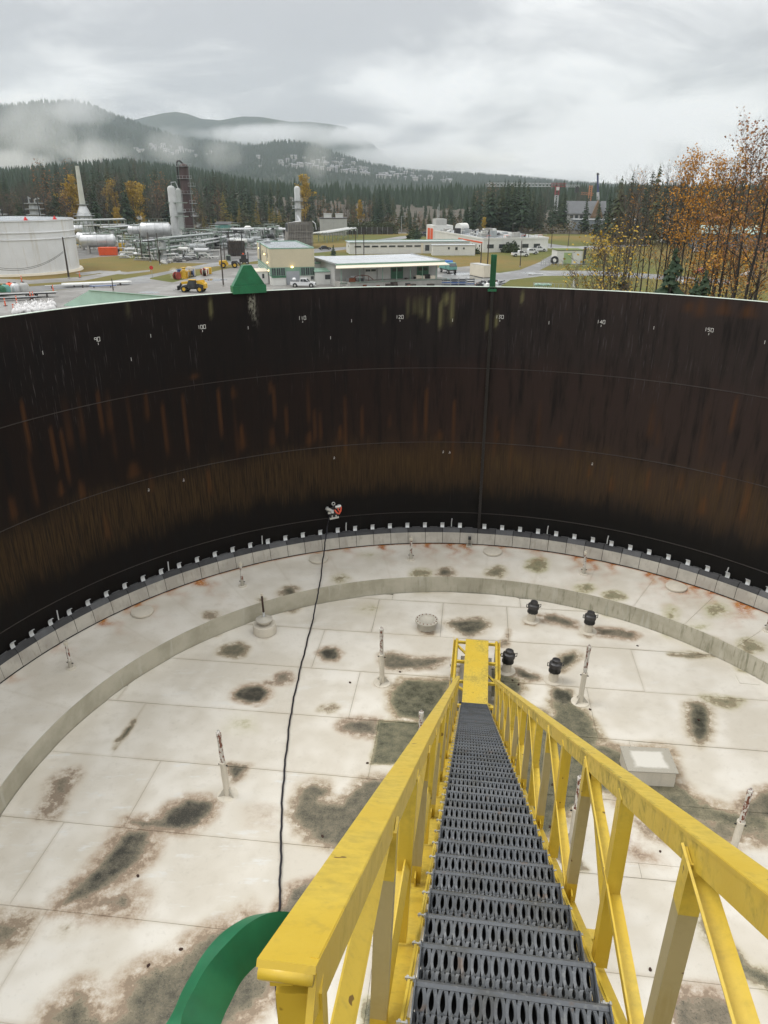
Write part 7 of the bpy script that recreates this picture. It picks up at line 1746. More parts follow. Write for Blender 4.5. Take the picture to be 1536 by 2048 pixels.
# ------------------------------------------------------------------ trees
def leaf_material(name, cols, var=0.35):
    k = NT(name); oi = k.n('ShaderNodeObjectInfo').outputs['Random']; p = k.pos()
    n = k.noise(p, 0.35, 3, 0.6); n2 = k.noise(p, 2.5, 2, 0.6)
    c = k.mix(oi, cols[0], cols[1]); c = k.mix(k.math('MULTIPLY', k.sstep(n, 0.4, 0.65), 0.6), c, cols[2]); c = k.mix(k.math('MULTIPLY', k.sstep(n2, 0.5, 0.7), 0.5), c, [q*0.5 for q in cols[0]])
    return k.done(c, 0.75, 0, 0.25)
M_FIR = leaf_material('fir needles', [(0.022, 0.046, 0.026), (0.036, 0.060, 0.030), (0.044, 0.066, 0.034)])
M_CEDAR = leaf_material('cedar sprays', [(0.045, 0.062, 0.028), (0.058, 0.072, 0.032), (0.085, 0.090, 0.040)])
M_LARCH = leaf_material('yellowing needles', [(0.17, 0.14, 0.03), (0.24, 0.17, 0.03), (0.12, 0.12, 0.035)])
M_BARK = plain('grey brown bark', (0.060, 0.050, 0.042), 0.9, 0.35, 2.0, bump=0.3)
M_BARKD = plain('wet black bark', (0.028, 0.023, 0.020), 0.8, 0.4, 2.0, bump=0.3)
M_TWIG = leaf_material('grey brown twigs', [(0.105, 0.086, 0.068), (0.150, 0.115, 0.085), (0.085, 0.070, 0.058)])
M_TWIGD = leaf_material('dark twigs', [(0.080, 0.064, 0.054), (0.110, 0.088, 0.072), (0.070, 0.056, 0.048)])
M_GOLD = leaf_material('golden leaves', [(0.50, 0.235, 0.030), (0.57, 0.29, 0.040), (0.40, 0.17, 0.025)])
M_YLEAF = leaf_material('yellow leaves', [(0.44, 0.29, 0.040), (0.52, 0.36, 0.050), (0.33, 0.21, 0.035)])
M_RUSTL = leaf_material('russet leaves', [(0.30, 0.135, 0.055), (0.36, 0.18, 0.065), (0.20, 0.09, 0.045)])
M_SHRUB = leaf_material('shrub leaves', [(0.028, 0.048, 0.020), (0.045, 0.065, 0.025), (0.06, 0.075, 0.03)])

def conifer_meshes(seed, H=28.0, R=4.6, tiers=30, nb=8, shape=0.85, droop=0.35, mat=None, bare=0.10, gap=0.12):
    r = random.Random(seed); tr = MB().tube([(0, 0, -0.5), (r.uniform(-.2, .2), 0, H*0.5), (0, 0, H*0.99)], [R*0.085, R*0.05, 0.03], 6)
    cr = MB()
    for i in range(tiers):
        t = i/(tiers - 1); z = H*(bare + (0.985 - bare)*t); L0 = R*((1 - t)**shape)*(0.55 + 0.45*min(1, (t + 0.06)/0.16)) + 0.20
        n = max(4, int(nb*(1 - 0.45*t)))
        for b in range(n):
            if r.random() < gap: continue
            a = 2*math.pi*(b + r.uniform(-.35, .35))/n + i*1.3; L = L0*r.uniform(0.62, 1.15); dr = droop*r.uniform(0.5, 1.4); z0 = z + r.uniform(-.4, .4)
            ca, sa = math.cos(a), math.sin(a); wd = L*r.uniform(0.20, 0.34) + 0.12
            P = lambda f, s, dz: (ca*L*f - sa*s, sa*L*f + ca*s, z0 - dr*L*f*f + dz)
            cr.add([P(0.05, 0, 0.1), P(0.45, wd, -0.10), P(1.0, 0, 0.0), P(0.45, -wd, -0.10), P(0.5, 0, 0.22)], [(0, 1, 4), (1, 2, 4), (2, 3, 4), (3, 0, 4)])
            for q in range(2):
                f = r.uniform(0.45, 0.9); s = r.uniform(-wd, wd); ln = 0.16*L + 0.15
                cr.add([P(f, s, 0.08), P(f + 0.12, s + ln*.7, -ln*0.5), P(f - 0.05, s - ln*.4, -ln*1.1)], [(0, 1, 2)])
    return tr.mesh('trunk', M_BARK), cr.mesh('crown', mat or M_FIR)
def branchy(seed, H=22.0, spread=0.5, levels=4, leaf=None, lf=0.0, lsize=0.18, r0=0.22, clear=0.35, nmain=16, up=0.75, twigm=None, barkm=None, crown_top=1.0, sleaf=1.0, fork=0.0):
    """tapered trunk with limbs and twigs; leaves are small folded blades near the twig ends"""
    r = random.Random(seed); tr, cr, lv = MB(), MB(), MB()
    n = 7; P = [Vector((0, 0, -0.4))]; bend = Vector((r.uniform(-.03, .03), r.uniform(-.03, .03), 0))
    for i in range(1, n + 1): P.append(Vector((bend.x*H*i/n*(i/n) + r.uniform(-.1, .1), bend.y*H*i/n*(i/n) + r.uniform(-.1, .1), H*i/n)))
    tr.tube(P, [r0*(1.15 - 1.05*i/n) + 0.015 for i in range(n + 1)], 7)
    def trunk_at(f):
        x = f*n; i = min(int(x), n - 1); return P[i].lerp(P[i+1], x - i)
    def seg(mb, a, b, ra, rb, k=3): mb.tube([a, b], [ra, rb], k, cap=False)
    def leaves(c, m):
        for _ in range(m):
            if r.random() > lf: continue
            o = c + Vector((r.gauss(0, .35), r.gauss(0, .35), r.gauss(0, .35)))*sleaf; s = lsize*r.uniform(.6, 1.3); d = Vector((r.uniform(-1, 1), r.uniform(-1, 1), r.uniform(-1, .4))).normalized(); e = d.cross(Vector((r.uniform(-1, 1), r.uniform(-1, 1), r.uniform(-1, 1)))).normalized()
            lv.add([o, o + d*s*.55 + e*s*.45, o + d*s*1.2, o + d*s*.55 - e*s*.45], [(0, 1, 2), (0, 2, 3)])
    def grow(p, d, L, ra, lev):
        k = 3 if lev < 2 else 2; q = p; dd = d
        for i in range(k):
            e = q + dd*L/k; seg(tr if lev == 1 else cr, q, e, ra*(1 - i/k*.6), ra*(1 - (i+1)/k*.6), 4 if lev == 1 else 3)
            if lev < levels:
                for _ in range(2 if lev == 1 else r.choice([1, 2, 2])):
                    s = Vector((r.uniform(-1, 1), r.uniform(-1, 1), r.uniform(-.2, 1))).normalized(); grow(e, (dd*0.62 + s*0.62).normalized(), L*r.uniform(.42, .62), max(ra*.45, 0.012), lev + 1)
            else: leaves(e, 3)
            q = e; dd = (dd + Vector((r.uniform(-.2, .2), r.uniform(-.2, .2), 0.16))).normalized()
        leaves(q, 2)
    for b in range(nmain):
        f = clear + (crown_top - clear)*((b + r.random())/nmain)**0.9; a = b*2.4 + r.uniform(-.4, .4)
        L = H*spread*(0.30*(1 - ((f - clear)/(1 - clear + 1e-6) - .35)**2) + 0.05)*r.uniform(.7, 1.2); d = Vector((math.cos(a), math.sin(a), up*r.uniform(.6, 1.4) + f*.5)).normalized()
        grow(trunk_at(min(f, 0.985)), d, L, r0*(1.1 - f)*.42 + 0.02, 1)
    return tr.mesh('trunk', barkm or M_BARK, True), cr.mesh('crown', twigm or M_TWIG), (lv.mesh('leaves', leaf) if leaf and lv.v else None)
def plant(name, label, cat, meshes, p, rz, s, group=None, sz=None, names=('trunk', 'crown', 'leaves')):
    t = thing(name, label, cat, (p[0], p[1], float(HT(p[0], p[1])) - 0.05), rz, group); t.scale = (s, s, sz or s)
    for me, nm in zip(meshes, names):
        if me is not None: link(nm, me, t)
    return t
FIRS = [conifer_meshes(11, 28, 4.3), conifer_meshes(12, 28, 3.6, 32, 8, 0.75), conifer_meshes(13, 28, 5.0, 28, 8, 0.95), conifer_meshes(14, 28, 3.9, 26, 7, 0.7, 0.5, None, 0.2, 0.25)]
CEDS = [conifer_meshes(21, 26, 4.8, 28, 9, 0.65, 0.6, M_CEDAR, 0.08), conifer_meshes(22, 26, 4.0, 28, 9, 0.7, 0.55, M_CEDAR, 0.12)]
LARS = [conifer_meshes(31, 18, 2.6, 24, 7, 0.9, 0.2, M_LARCH, 0.08, 0.2), conifer_meshes(32, 18, 3.2, 24, 7, 0.7, 0.1, M_LARCH, 0.08, 0.25)]
BARE = [branchy(41, 20, .75, 4, None, 0, nmain=15, clear=.15), branchy(42, 20, .9, 4, None, 0, nmain=15, clear=.12), branchy(43, 20, .7, 4, M_RUSTL, .04, .4, nmain=14, clear=.15)]
GOLD = [branchy(51, 18, .5, 4, M_YLEAF, .5, .5, nmain=12, clear=.12, sleaf=1.2, up=1.1), branchy(52, 18, .6, 4, M_YLEAF, .4, .5, nmain=12, clear=.1, sleaf=1.2, up=1.0)]
# height of the forest skyline along the picture, and the kinds along the front edge
SKY = [(0,345),(40,352),(90,330),(120,328),(200,325),(240,320),(300,330),(340,345),(400,358),(430,338),(470,350),(500,362),(560,372),(620,370),(680,380),(740,370),(790,385),(850,395),(900,395),(930,400),(960,372),(990,362),(1020,358),(1050,355),(1080,385),(1130,375),(1180,385),(1230,360),(1300,345),(1400,340),(1540,330)]
def skyv(u): return float(np.interp(u, [a for a, _ in SKY], [b for _, b in SKY]))
LB_FIR = 'tall dark fir in the forest belt behind the refinery'; LB_CED = 'olive green cedar in the forest belt behind the refinery'; LB_BARE = 'leafless grey brown broadleaf tree in the forest belt'; LB_LAR = 'yellowing slender tree along the forest edge'; LB_GOLD = 'golden leaved tree glowing among the forest firs'
def far_tree(u, dist, vtop, kind, label=None, group=None, wide=1.0):
    d = ray(u, 400); az = math.atan2(d[0], d[1]); p = (dist*math.sin(az), dist*math.cos(az)); H = hgt(u, vtop, p) - float(HT(*p)); H = max(H, 5.0)
    lib, hh, nm, lb, cat, gp = {'fir': (FIRS, 28, 'fir_tree', LB_FIR, 'fir tree', 'firs of the forest belt'), 'ced': (CEDS, 26, 'cedar_tree', LB_CED, 'cedar tree', 'cedars of the forest belt'), 'lar': (LARS, 18, 'larch_tree', LB_LAR, 'tree', 'yellowing trees of the forest belt'),
        'bare': (BARE, 20, 'bare_tree', LB_BARE, 'tree', 'leafless trees of the forest belt'), 'gold': (GOLD, 18, 'golden_tree', LB_GOLD, 'tree', 'golden trees of the forest belt')}[kind]
    me = lib[rnd.randrange(len(lib))]; s = H/hh; wide = wide * (1.3 if kind == 'fir' else 1.2)
    return plant(nm, label or lb, cat, me, p, rnd.uniform(0, 6.28), s*wide*rnd.uniform(.9, 1.15), group or gp, sz=s)
# back rows, then the front edge
for row, (dist, dv, n, j) in enumerate([(640, 0, 72, 12), (560, 6, 76, 14), (490, 14, 80, 16)]):
    for k in range(n):
        u = -30 + 1240*(k + rnd.uniform(-.35, .35))/n
        if u > 760 and row == 0 and rnd.random() < .4: continue
        kind = 'fir' if rnd.random() < (.80 if u < 700 else .55) else rnd.choice(['ced', 'ced', 'bare'])
        far_tree(u, dist + rnd.uniform(-25, 25), skyv(u) + dv + rnd.uniform(-8, j) + (8 if 640 < u < 930 else 0), kind)
for k in range(150):
    u = -20 + 1110*(k + rnd.uniform(-.4, .4))/150; v = skyv(u)
    pz = rnd.random()
    if u < 330: kind = 'bare' if pz < .50 else 'ced' if pz < .68 else 'gold' if pz < .71 else 'fir'
    elif u < 640: kind = 'fir' if pz < .45 else 'ced' if pz < .70 else 'lar' if pz < .84 else 'bare'
    elif u < 930: kind = 'bare' if pz < .58 else 'fir' if pz < .80 else 'ced'
    else: kind = 'fir' if pz < .72 else 'ced'
    top = v + rnd.uniform(30, 70) if kind != 'fir' else v + rnd.uniform(14, 50)
    if u > 930: top = v + rnd.uniform(0, 25)
    far_tree(u, rnd.uniform(405, 455), min(top, 440), kind)
for u, vt, ds in [(430,338,470),(415,345,480),(120,328,470),(95,326,480),(205,322,490),(1047,356,395),(1030,368,400),(1015,360,405),(948,372,400),(935,398,395),(1002,372,410),(985,366,402),(1130,378,430),(1108,400,420),(905,400,410),(775,372,460),(760,378,450)]:
    far_tree(u, ds, vt, 'fir', wide=1.1)
for u, vt, kd, lb in [(152,386,'gold','golden tree beside the slim furnace chimney'),(228,425,'gold','small narrow golden tree above the pipe racks'),(282,433,'gold','bright golden bush-like tree before the dark firs'),(608,368,'gold','single golden crown topping the firs over the flue stack'),(720,410,'gold','thin golden tree before the leafless wood'),(970,440,'gold','small orange tree on the lawn behind the control building'),(1083,415,'bare','bare brown tree alone on the grass slope')]:
    far_tree(u, 392 if u > 900 or vt > 420 else 440, vt, kd, lb, 'standalone autumn trees', .75)
for k in range(16):
    u = 395 + k*11 + rnd.uniform(-4, 4); far_tree(u, 392 + rnd.uniform(-3, 6), 425 + rnd.uniform(-10, 14), 'lar' if k % 4 else 'bare')
# the shaded floor of the forest belt and its undergrowth
mb = MB(); azs = np.linspace(-0.62, 0.62, 90); rs_ = [398, 420, 450, 500, 560, 620, 700, 800, 950]
for r in rs_:
    for a in azs: x, y = r*math.sin(a), r*math.cos(a); mb.v.append((x, y, float(HT(x, y)) + 0.15 + (r - 398)*0.004))
for i in range(len(rs_) - 1):
    for k in range(89): mb.f.append((i*90+k, i*90+k+1, (i+1)*90+k+1, (i+1)*90+k))
struct('forest_floor', mb, plain('leaf litter', (0.060, 0.050, 0.032), 0.9, 0.4, 0.05))
mb = MB(); r = random.Random(5)
for _ in range(15000):
    a = r.uniform(-0.55, 0.30); D = 400 + 110*r.random()**1.6; x, y = D*math.sin(a), D*math.cos(a); z = float(HT(x, y)) + abs(r.gauss(0, 2.0)) + 1.5*math.sin(a*90) + math.sin(a*37 + D*.1)
    e = Vector((r.uniform(-1, 1), r.uniform(-1, 1), r.uniform(-.3, 1))).normalized(); f = e.cross(Vector((r.uniform(-1, 1), r.uniform(-1, 1), r.uniform(-1, 1)))).normalized(); q = r.uniform(.5, 1.3); o = Vector((x, y, max(z, .2)))
    mb.add([o, o + e*q*.5 + f*q*.4, o + e*q, o + e*q*.5 - f*q*.4], [(0, 1, 2, 3)])
tag(link('undergrowth', mb.mesh('undergrowth', leaf_material('autumn undergrowth', [(0.085, 0.070, 0.035), (0.13, 0.10, 0.045), (0.055, 0.062, 0.028)]))), 'brown and green undergrowth along the forest edge', 'undergrowth', kind='stuff')
# hedge on top of the boundary fence, shrubs and small firs
def leaf_blob(seed, rx, ry, rz, n, s, mat):
    r = random.Random(seed); mb = MB()
    for _ in range(n):
        d = Vector((r.gauss(0, 1), r.gauss(0, 1), r.gauss(0, 1))).normalized()*r.uniform(.55, 1.05)
        o = Vector((d.x*rx, d.y*ry, abs(d.z)*rz)); e = Vector((r.uniform(-1, 1), r.uniform(-1, 1), r.uniform(-1, 1))).normalized(); f = e.cross(Vector((r.uniform(-1, 1), r.uniform(-1, 1), r.uniform(-1, 1)))).normalized(); q = s*r.uniform(.6, 1.4)
        mb.add([o, o + e*q*.5 + f*q*.5, o + e*q, o + e*q*.5 - f*q*.5], [(0, 1, 2, 3)])
    return mb.mesh('foliage', mat)
STEM = MB().tube([(0, 0, -0.3), (0, 0, 0.8)], [0.12, 0.06], 6).mesh('stem', M_BARK)
HEDGE = [leaf_blob(61 + k, 4.2, 2.6, 5.6, 420, 0.7, M_CEDAR) for k in range(3)]
for k in range(36):
    a = p0_ + (p1_ - p0_)*(k + .5)/36; plant('hedge_shrub', 'clipped green hedge shrub behind the boundary fence', 'hedge', (STEM, HEDGE[k % 3]), (a[0], a[1] + 7.2), rnd.uniform(0, 3), rnd.uniform(.85, 1.05), 'hedge behind the boundary fence', names=('stem', 'foliage'))
SHR = [leaf_blob(71 + k, 1.6, 1.3, 1.9, 380, 0.34, M_SHRUB) for k in range(2)]
for u, v, s, lb in [(1014, 505, 1.6, 'round dark shrub against the control building'), (1026, 505, 1.8, 'large dark shrub beside the parked pickups'), (1044, 501, 1.5, 'dark shrub above the parked pickups'), (951, 508, 1.1, 'dark clipped shrub at the flat shed corner'), (825, 478, 2.0, 'dark low shrub bed at the road bend'), (835, 474, 1.4, 'dark shrub at the far bend')]:
    plant('garden_shrub', lb, 'shrub', (STEM, SHR[rnd.randrange(2)]), pt(u, v), rnd.uniform(0, 3), s, names=('stem', 'foliage'))
YF = conifer_meshes(81, 6, 2.0, 16, 7, 0.9, 0.2, M_FIR, 0.05, 0.05)
for u, v, vt, lb in [(667, 511, 489, 'small young fir on the lawn between office and workshop'), (834, 483, 450, 'young fir standing on the road bend lawn')]:
    p = pt(u, v); plant('young_fir', lb, 'fir tree', YF, p, 0, hgt(u, vt, p)/6)
# ------------------------------------------------------------------ the stand of autumn trees at the right, just outside the tank
GR_B = 'bare and thinly leaved trees at the right'
RT = [branchy(101, 26, .34, 4, M_GOLD, .09, .26, .17, .38, 10, .95, M_TWIGD, M_BARKD), branchy(102, 25, .40, 4, None, 0, .2, .16, .42, 9, .9, M_TWIGD, M_BARKD), branchy(103, 24, .36, 4, M_GOLD, .05, .22, .15, .45, 10, 1.0, M_TWIG, M_BARKD),
      branchy(104, 26, .52, 4, M_RUSTL, .11, .28, .20, .30, 12, .65, M_TWIGD, M_BARKD), branchy(105, 22, .44, 4, None, 0, .2, .13, .30, 9, .8, M_TWIG, M_BARKD), branchy(106, 9, .8, 4, M_YLEAF, .075, .15, .06, .08, 13, .9, M_TWIG, M_BARK),
      branchy(107, 20, .75, 4, M_GOLD, .13, .28, .16, .25, 10, .5, M_TWIGD, M_BARKD, sleaf=1.0), branchy(108, 24, .36, 4, M_GOLD, .22, .24, .14, .50, 12, .9, M_TWIG, M_BARKD)]
RH = [26, 25, 24, 26, 22, 9, 20, 24]
def right_tree(u, vtop, dist, k, label, group=GR_B, wide=1.0):
    d = ray(u, 450); az = math.atan2(d[0], d[1]); p = (dist*math.sin(az), dist*math.cos(az)); H = hgt(u, vtop, p)*(0.85 if k in (0, 1, 2, 3, 4, 7) else 0.8 if k == 6 else (0.95 if u < 1245 else 0.65)); s = H/RH[k]
    return plant({5: 'yellow_sapling', 6: 'orange_maple'}.get(k, 'alder_tree'), label, 'tree', RT[k], p, rnd.uniform(0, 6.28), s*wide, group, sz=s)
for u, vt, ds, k, lb in [(1243,342,125,4,'bare thin tree at the left end of the autumn stand'),(1258,332,118,1,'slender leafless tree next to the pump house gap'),(1270,318,112,1,'tall leafless tree with dark straight trunk'),(1286,345,120,4,'bare twin-stemmed tree behind the yellow sapling'),(1310,350,122,2,'bare tree with a few gold leaves by the small fir'),
        (1330,312,118,1,'leafless tree leaning left above the blue warehouse'),(1345,300,112,2,'thin tree with gold leaves high in its crown'),(1362,318,125,4,'bare tree behind the golden-crowned one'),(1378,275,108,7,'tall golden-crowned tree in the middle of the stand'),(1392,300,115,1,'bare tree right of the golden crown'),(1408,330,120,4,'low bare tree behind the orange maple'),
        (1425,290,112,7,'gold-leaved tree with slim black trunk'),(1440,262,106,0,'russet-flecked tree with forked top'),(1462,232,100,0,'tall russet-tipped tree left of the tallest one'),(1478,300,118,2,'thin gold-flecked tree behind the tall russet ones'),(1496,215,98,3,'broad russet tree beside the tallest one'),(1516,160,92,3,'tallest tree of the stand with russet leaves to its tip'),(1540,190,96,0,'tall russet tree cut by the edge of view'),(1570,200,100,3,'russet tree beyond the tallest one'),(1530,320,120,7,'gold-leaved tree low behind the tallest trunk'),(1450,345,125,4,'bare tree between gold crowns'),(1355,340,128,1,'bare tree far back in the stand'),(1298,330,130,1,'straight bare tree far back above the side road')]:
    right_tree(u, vt, ds, k, lb, None)
for k in range(15):
    right_tree(rnd.uniform(1225, 1550), rnd.uniform(300, 400), rnd.uniform(120, 150), rnd.choice([1, 4, 2, 1]), 'thin bare pole of a tree deep in the autumn stand', GR_B)
for u, vt, ds, lb, w in [(1222,492,95,'bright yellow sapling bush at the left foot of the stand',1.3),(1238,505,90,'yellow leafy sapling just above the rim',1.2),(1212,520,96,'low yellow bush on the grass edge of the stand',1.2),(1300,545,100,'low yellow bush among dark trunks',1.2),(1320,555,92,'small yellow bush beside the young spruce',1.2),(1378,520,100,'yellow sapling behind the young spruce',1.0),(1395,500,105,'tall yellow sapling in the middle of the stand',1.0),(1412,540,98,'yellow bush below the golden crown',1.2),(1345,480,115,'loose yellow sapling behind the trunks',.9),(1500,520,92,'yellow bush at the foot of the tallest tree',1.2)]:
    right_tree(u, vt, ds, 5, lb, None, w)
for u, vt, ds, lb, w in [(1450,405,118,'orange maple with drooping leafy boughs',1.3),(1490,415,112,'orange maple crowding the rim',1.35),(1525,420,108,'orange maple at the edge of view',1.3),(1425,450,116,'small orange maple left of the larger ones',1.2),(1470,480,104,'low orange maple bough over the rim',1.5),(1400,430,122,'thin orange maple before the blue warehouse',1.2),(1535,480,100,'low orange maple beside the rim',1.4)]:
    right_tree(u, vt, ds, 6, lb, None, w)
SPR = conifer_meshes(91, 9, 2.6, 26, 9, 0.85, 0.3, M_FIR, 0.04, 0.05)
for u, vt, ds, lb in [(1352,502,86,'young green spruce in front of the bare trunks'),(1404,560,84,'low green spruce beside the yellow bush'),(1420,545,90,'bushy spruce under the orange maple'),(1255,545,98,'dark small spruce behind the yellow sapling')]:
    d = ray(u, 500); az = math.atan2(d[0], d[1]); p = (ds*math.sin(az), ds*math.cos(az)); s = hgt(u, vt, p)/9; plant('young_spruce', lb, 'spruce tree', SPR, p, u, s*1.0, sz=s)
for k, (u, vt, ds) in enumerate([(1240,352,330),(1260,345,340),(1300,340,335),(1312,328,330),(1330,350,345),(1290,360,320),(1360,352,340),(1400,360,345),(1440,350,340),(1480,345,335),(1520,352,340),(1220,372,345)]):
    far_tree(u, ds, vt, 'fir' if k % 3 else 'ced', 'dark fir standing far behind the autumn stand', 'firs behind the autumn stand')
for k in range(22): far_tree(rnd.uniform(1160, 1560), rnd.uniform(360, 430), rnd.uniform(385, 420), rnd.choice(['bare', 'ced', 'bare', 'fir']), 'tree in the mixed wood behind the blue warehouse', 'mixed wood behind the blue warehouse')
# ------------------------------------------------------------------ mountains with woods and houses, mist and haze
def forest_slope_material(name):
    k = NT(name); p = k.pos()
    n1 = k.noise(p, 0.004, 5, 0.6); n2 = k.noise(p, 0.03, 5, 0.7); n3 = k.noise(p, 0.15, 3, 0.7)
    c = k.mix(k.sstep(n1, 0.4, 0.6), (0.020, 0.034, 0.024), (0.036, 0.048, 0.030)); c = k.mix(k.math('MULTIPLY', k.sstep(n2, 0.5, 0.7), 0.7), c, (0.060, 0.056, 0.040)); c = k.mix(k.math('MULTIPLY', k.sstep(n3, 0.45, 0.65), 0.6), c, (0.012, 0.02, 0.016))
    return k.done(c, 0.9, 0, 0.1)
M_SLOPE = forest_slope_material('wooded slope')
SLOPES = {}
def mountain(prof, D1, D0, z0, seed, rough=1.0, nu=220, nv=44):
    us = np.linspace(prof[0][0], prof[-1][0], nu); vs = np.interp(us, [a for a, _ in prof], [b for _, b in prof])
    X = np.zeros((nv, nu)); Y = X.copy(); Z = X.copy()
    for i, (u, v) in enumerate(zip(us, vs)):
        d = ray(u, v); hz = math.hypot(d[0], d[1]); ex, ey = d[0]/hz, d[1]/hz; zr = 20 + d[2]/hz*D1
        for j in range(nv):
            t = j/(nv - 1)*1.35; D = D0 + (D1 - D0)*t
            h = t if t <= 1 else 1 - (t - 1)*1.2
            x, y = ex*D, ey*D
            X[j, i], Y[j, i] = x, y; Z[j, i] = z0 + (zr - z0)*(0.75*h + 0.25*h*h)
    edge = np.clip(np.minimum(np.linspace(0, 1, nv)[:, None]*6, 1), 0, 1)
    gul = (fbm(X/420.0, Y/420.0, seed, 5) - 0.5)*0.55*(Z - z0)*edge*(1 - np.exp(-((np.linspace(0, 1.35, nv)[:, None] - 1)/0.12)**2)*0.8)*rough
    Z = Z + gul - 30*(1 - edge)
    mb = MB(); mb.v = [tuple(q) for q in np.stack([X, Y, Z], -1).reshape(-1, 3)]
    mb.f = [(j*nu+i, j*nu+i+1, (j+1)*nu+i+1, (j+1)*nu+i) for j in range(nv-1) for i in range(nu-1)]
    o = struct('hills', mb, M_SLOPE, True)
    return o, X, Y, Z
PA = [(-260,190),(-100,205),(0,212),(90,203),(140,203),(180,208),(230,230),(290,252),(345,272),(400,284),(460,290),(512,295),(560,300),(640,312),(720,330),(820,352),(900,372)]
PB = [(380,330),(440,308),(512,294),(545,284),(575,282),(615,288),(660,303),(700,318),(735,328),(760,334),(830,345),(900,350),(980,355),(1040,360),(1100,366),(1160,372),(1260,378),(1400,385),(1600,390)]
PC = [(180,262),(290,234),(330,226),(352,224),(375,228),(402,238),(440,241),(485,233),(520,233),(548,238),(580,243),(620,243),(660,248),(690,253),(720,266),(760,300),(820,345)]
PD = [(-200,352),(0,345),(150,330),(260,322),(330,332),(420,345),(520,372),(640,385),(760,395),(900,392),(1000,388),(1200,388),(1600,388)]
mA = mountain(PA, 4700, 2500, 10, 1.3); mB = mountain(PB, 3900, 2100, 5, 4.1); mC = mountain(PC, 6300, 5400, 100, 7.7, 0.4, 120, 24); mD = mountain([(u, v + 22) for u, v in PD], 1500, 640, 6, 9.4, 0.5)
# far woods: thousands of small firs, read as one mass
def wood(m, n, hmin, hmax, seed, jmax):
    r = np.random.RandomState(seed); o, X, Y, Z = m; nv, nu = X.shape; mb = MB()
    for _ in range(n):
        fj, fi = r.rand()**0.55*jmax*(nv - 1.01), r.rand()*(nu - 1.01); j, i = int(fj), int(fi); a, b = fj - j, fi - i
        w = lambda A: A[j, i]*(1-a)*(1-b) + A[j+1, i]*a*(1-b) + A[j, i+1]*(1-a)*b + A[j+1, i+1]*a*b
        x, y, z = w(X), w(Y), w(Z); h = r.uniform(hmin, hmax); q = h*r.uniform(.16, .26); ph = r.rand()*2
        mb.add([(x + q*math.cos(ph + k*1.571), y + q*math.sin(ph + k*1.571), z - 2 + h*.1) for k in range(4)] + [(x, y, z + h)], [(0, 1, 4), (1, 2, 4), (2, 3, 4), (3, 0, 4)])
    ob = link('distant_forest', mb.mesh('distant_forest', M_FIR)); return tag(ob, 'dark conifer woods covering the far slopes', 'forest', kind='stuff')
wood(mA, 13000, 14, 28, 1, 0.76); wood(mB, 13000, 12, 25, 2, 0.76); wood(mD, 9000, 14, 27, 3, 0.78)
# houses on the hillside
M_HW, M_HG, M_HR = plain('pale house wall', (0.42, 0.41, 0.39), 0.7, 0.1), plain('grey house wall', (0.28, 0.28, 0.28), 0.7, 0.1), plain('slate roof', (0.20, 0.20, 0.21), 0.6, 0.15)
HM = []
for w, d, h, m in ((14, 10, 6, M_HW), (22, 11, 7, M_HW), (12, 10, 8, M_HG), (18, 12, 9, M_HW)):
    wm_ = MB().box(-w/2, -d/2, -5, w/2, d/2, h).mesh('wall', m)
    rm_ = MB().add([(-w/2-.6, -d/2-.6, h+.02), (w/2+.6, -d/2-.6, h+.02), (w/2+.6, 0, h+3), (-w/2-.6, 0, h+3), (w/2+.6, d/2+.6, h+.02), (-w/2-.6, d/2+.6, h+.02)], [(0,1,2,3),(3,2,4,5),(0,3,5),(1,4,2),(0,5,4,1)]).mesh('roof', M_HR)
    wn_ = MB()
    for k in range(4): wn_.box(-w*.4 + k*w*.22, -d/2 - .12, h*.5, -w*.4 + k*w*.22 + w*.13, -d/2 - .02, h*.5 + 1.8)
    HM.append((wm_, rm_, wn_.mesh('window', M_GLASS)))
def slope_hit(m, u, v):
    o, X, Y, Z = m; P = np.stack([X, Y, Z], -1).reshape(-1, 3) - CAM; k = P @ _fw; pu = 768 + FPX*(P @ _A)/k; pv = 1024 - FPX*(P @ _B)/k
    d = (pu - u)**2 + (pv - v)**2; jj = np.arange(len(d))//X.shape[1]; d[(jj > X.shape[0]*0.74) | (jj < X.shape[0]*0.30)] = 1e9
    i = int(np.argmin(d)); return P[i] + CAM, d[i]
HOUSES = []
for k in range(64): u = rnd.gauss(710, 75); HOUSES.append((u, 342 + (u - 640)*0.10 + rnd.gauss(0, 9), mB))
for k in range(22): u = rnd.uniform(760, 900); HOUSES.append((u, 357 + (u - 760)*.06 + rnd.gauss(0, 6), mB))
for k in range(26): u = rnd.uniform(260, 430); HOUSES.append((u, 296 + (u - 260)*.10 + rnd.gauss(0, 6), mA))
for k in range(26): u = rnd.uniform(560, 690); HOUSES.append((u, 328 + (u - 560)*.05 + rnd.gauss(0, 6), mB))
for u, v, m in HOUSES:
    p, e = slope_hit(m, u, v)
    if e > 150: continue
    t = thing('hillside_house', 'pale house dotted among the trees on the far hillside', 'house', p + np.array([rnd.uniform(-12, 12), rnd.uniform(-12, 12), 9]), math.atan2(-p[0], p[1]) + rnd.uniform(-.6, .6), 'houses on the far hillside')
    for me, nm in zip(HM[rnd.randrange(4)], ('wall', 'roof', 'window')): 
        o = link(nm, me, t)
        if nm == 'window': o['kind'] = 'stuff'
    t.scale = (rnd.uniform(.7, 1.1),)*3
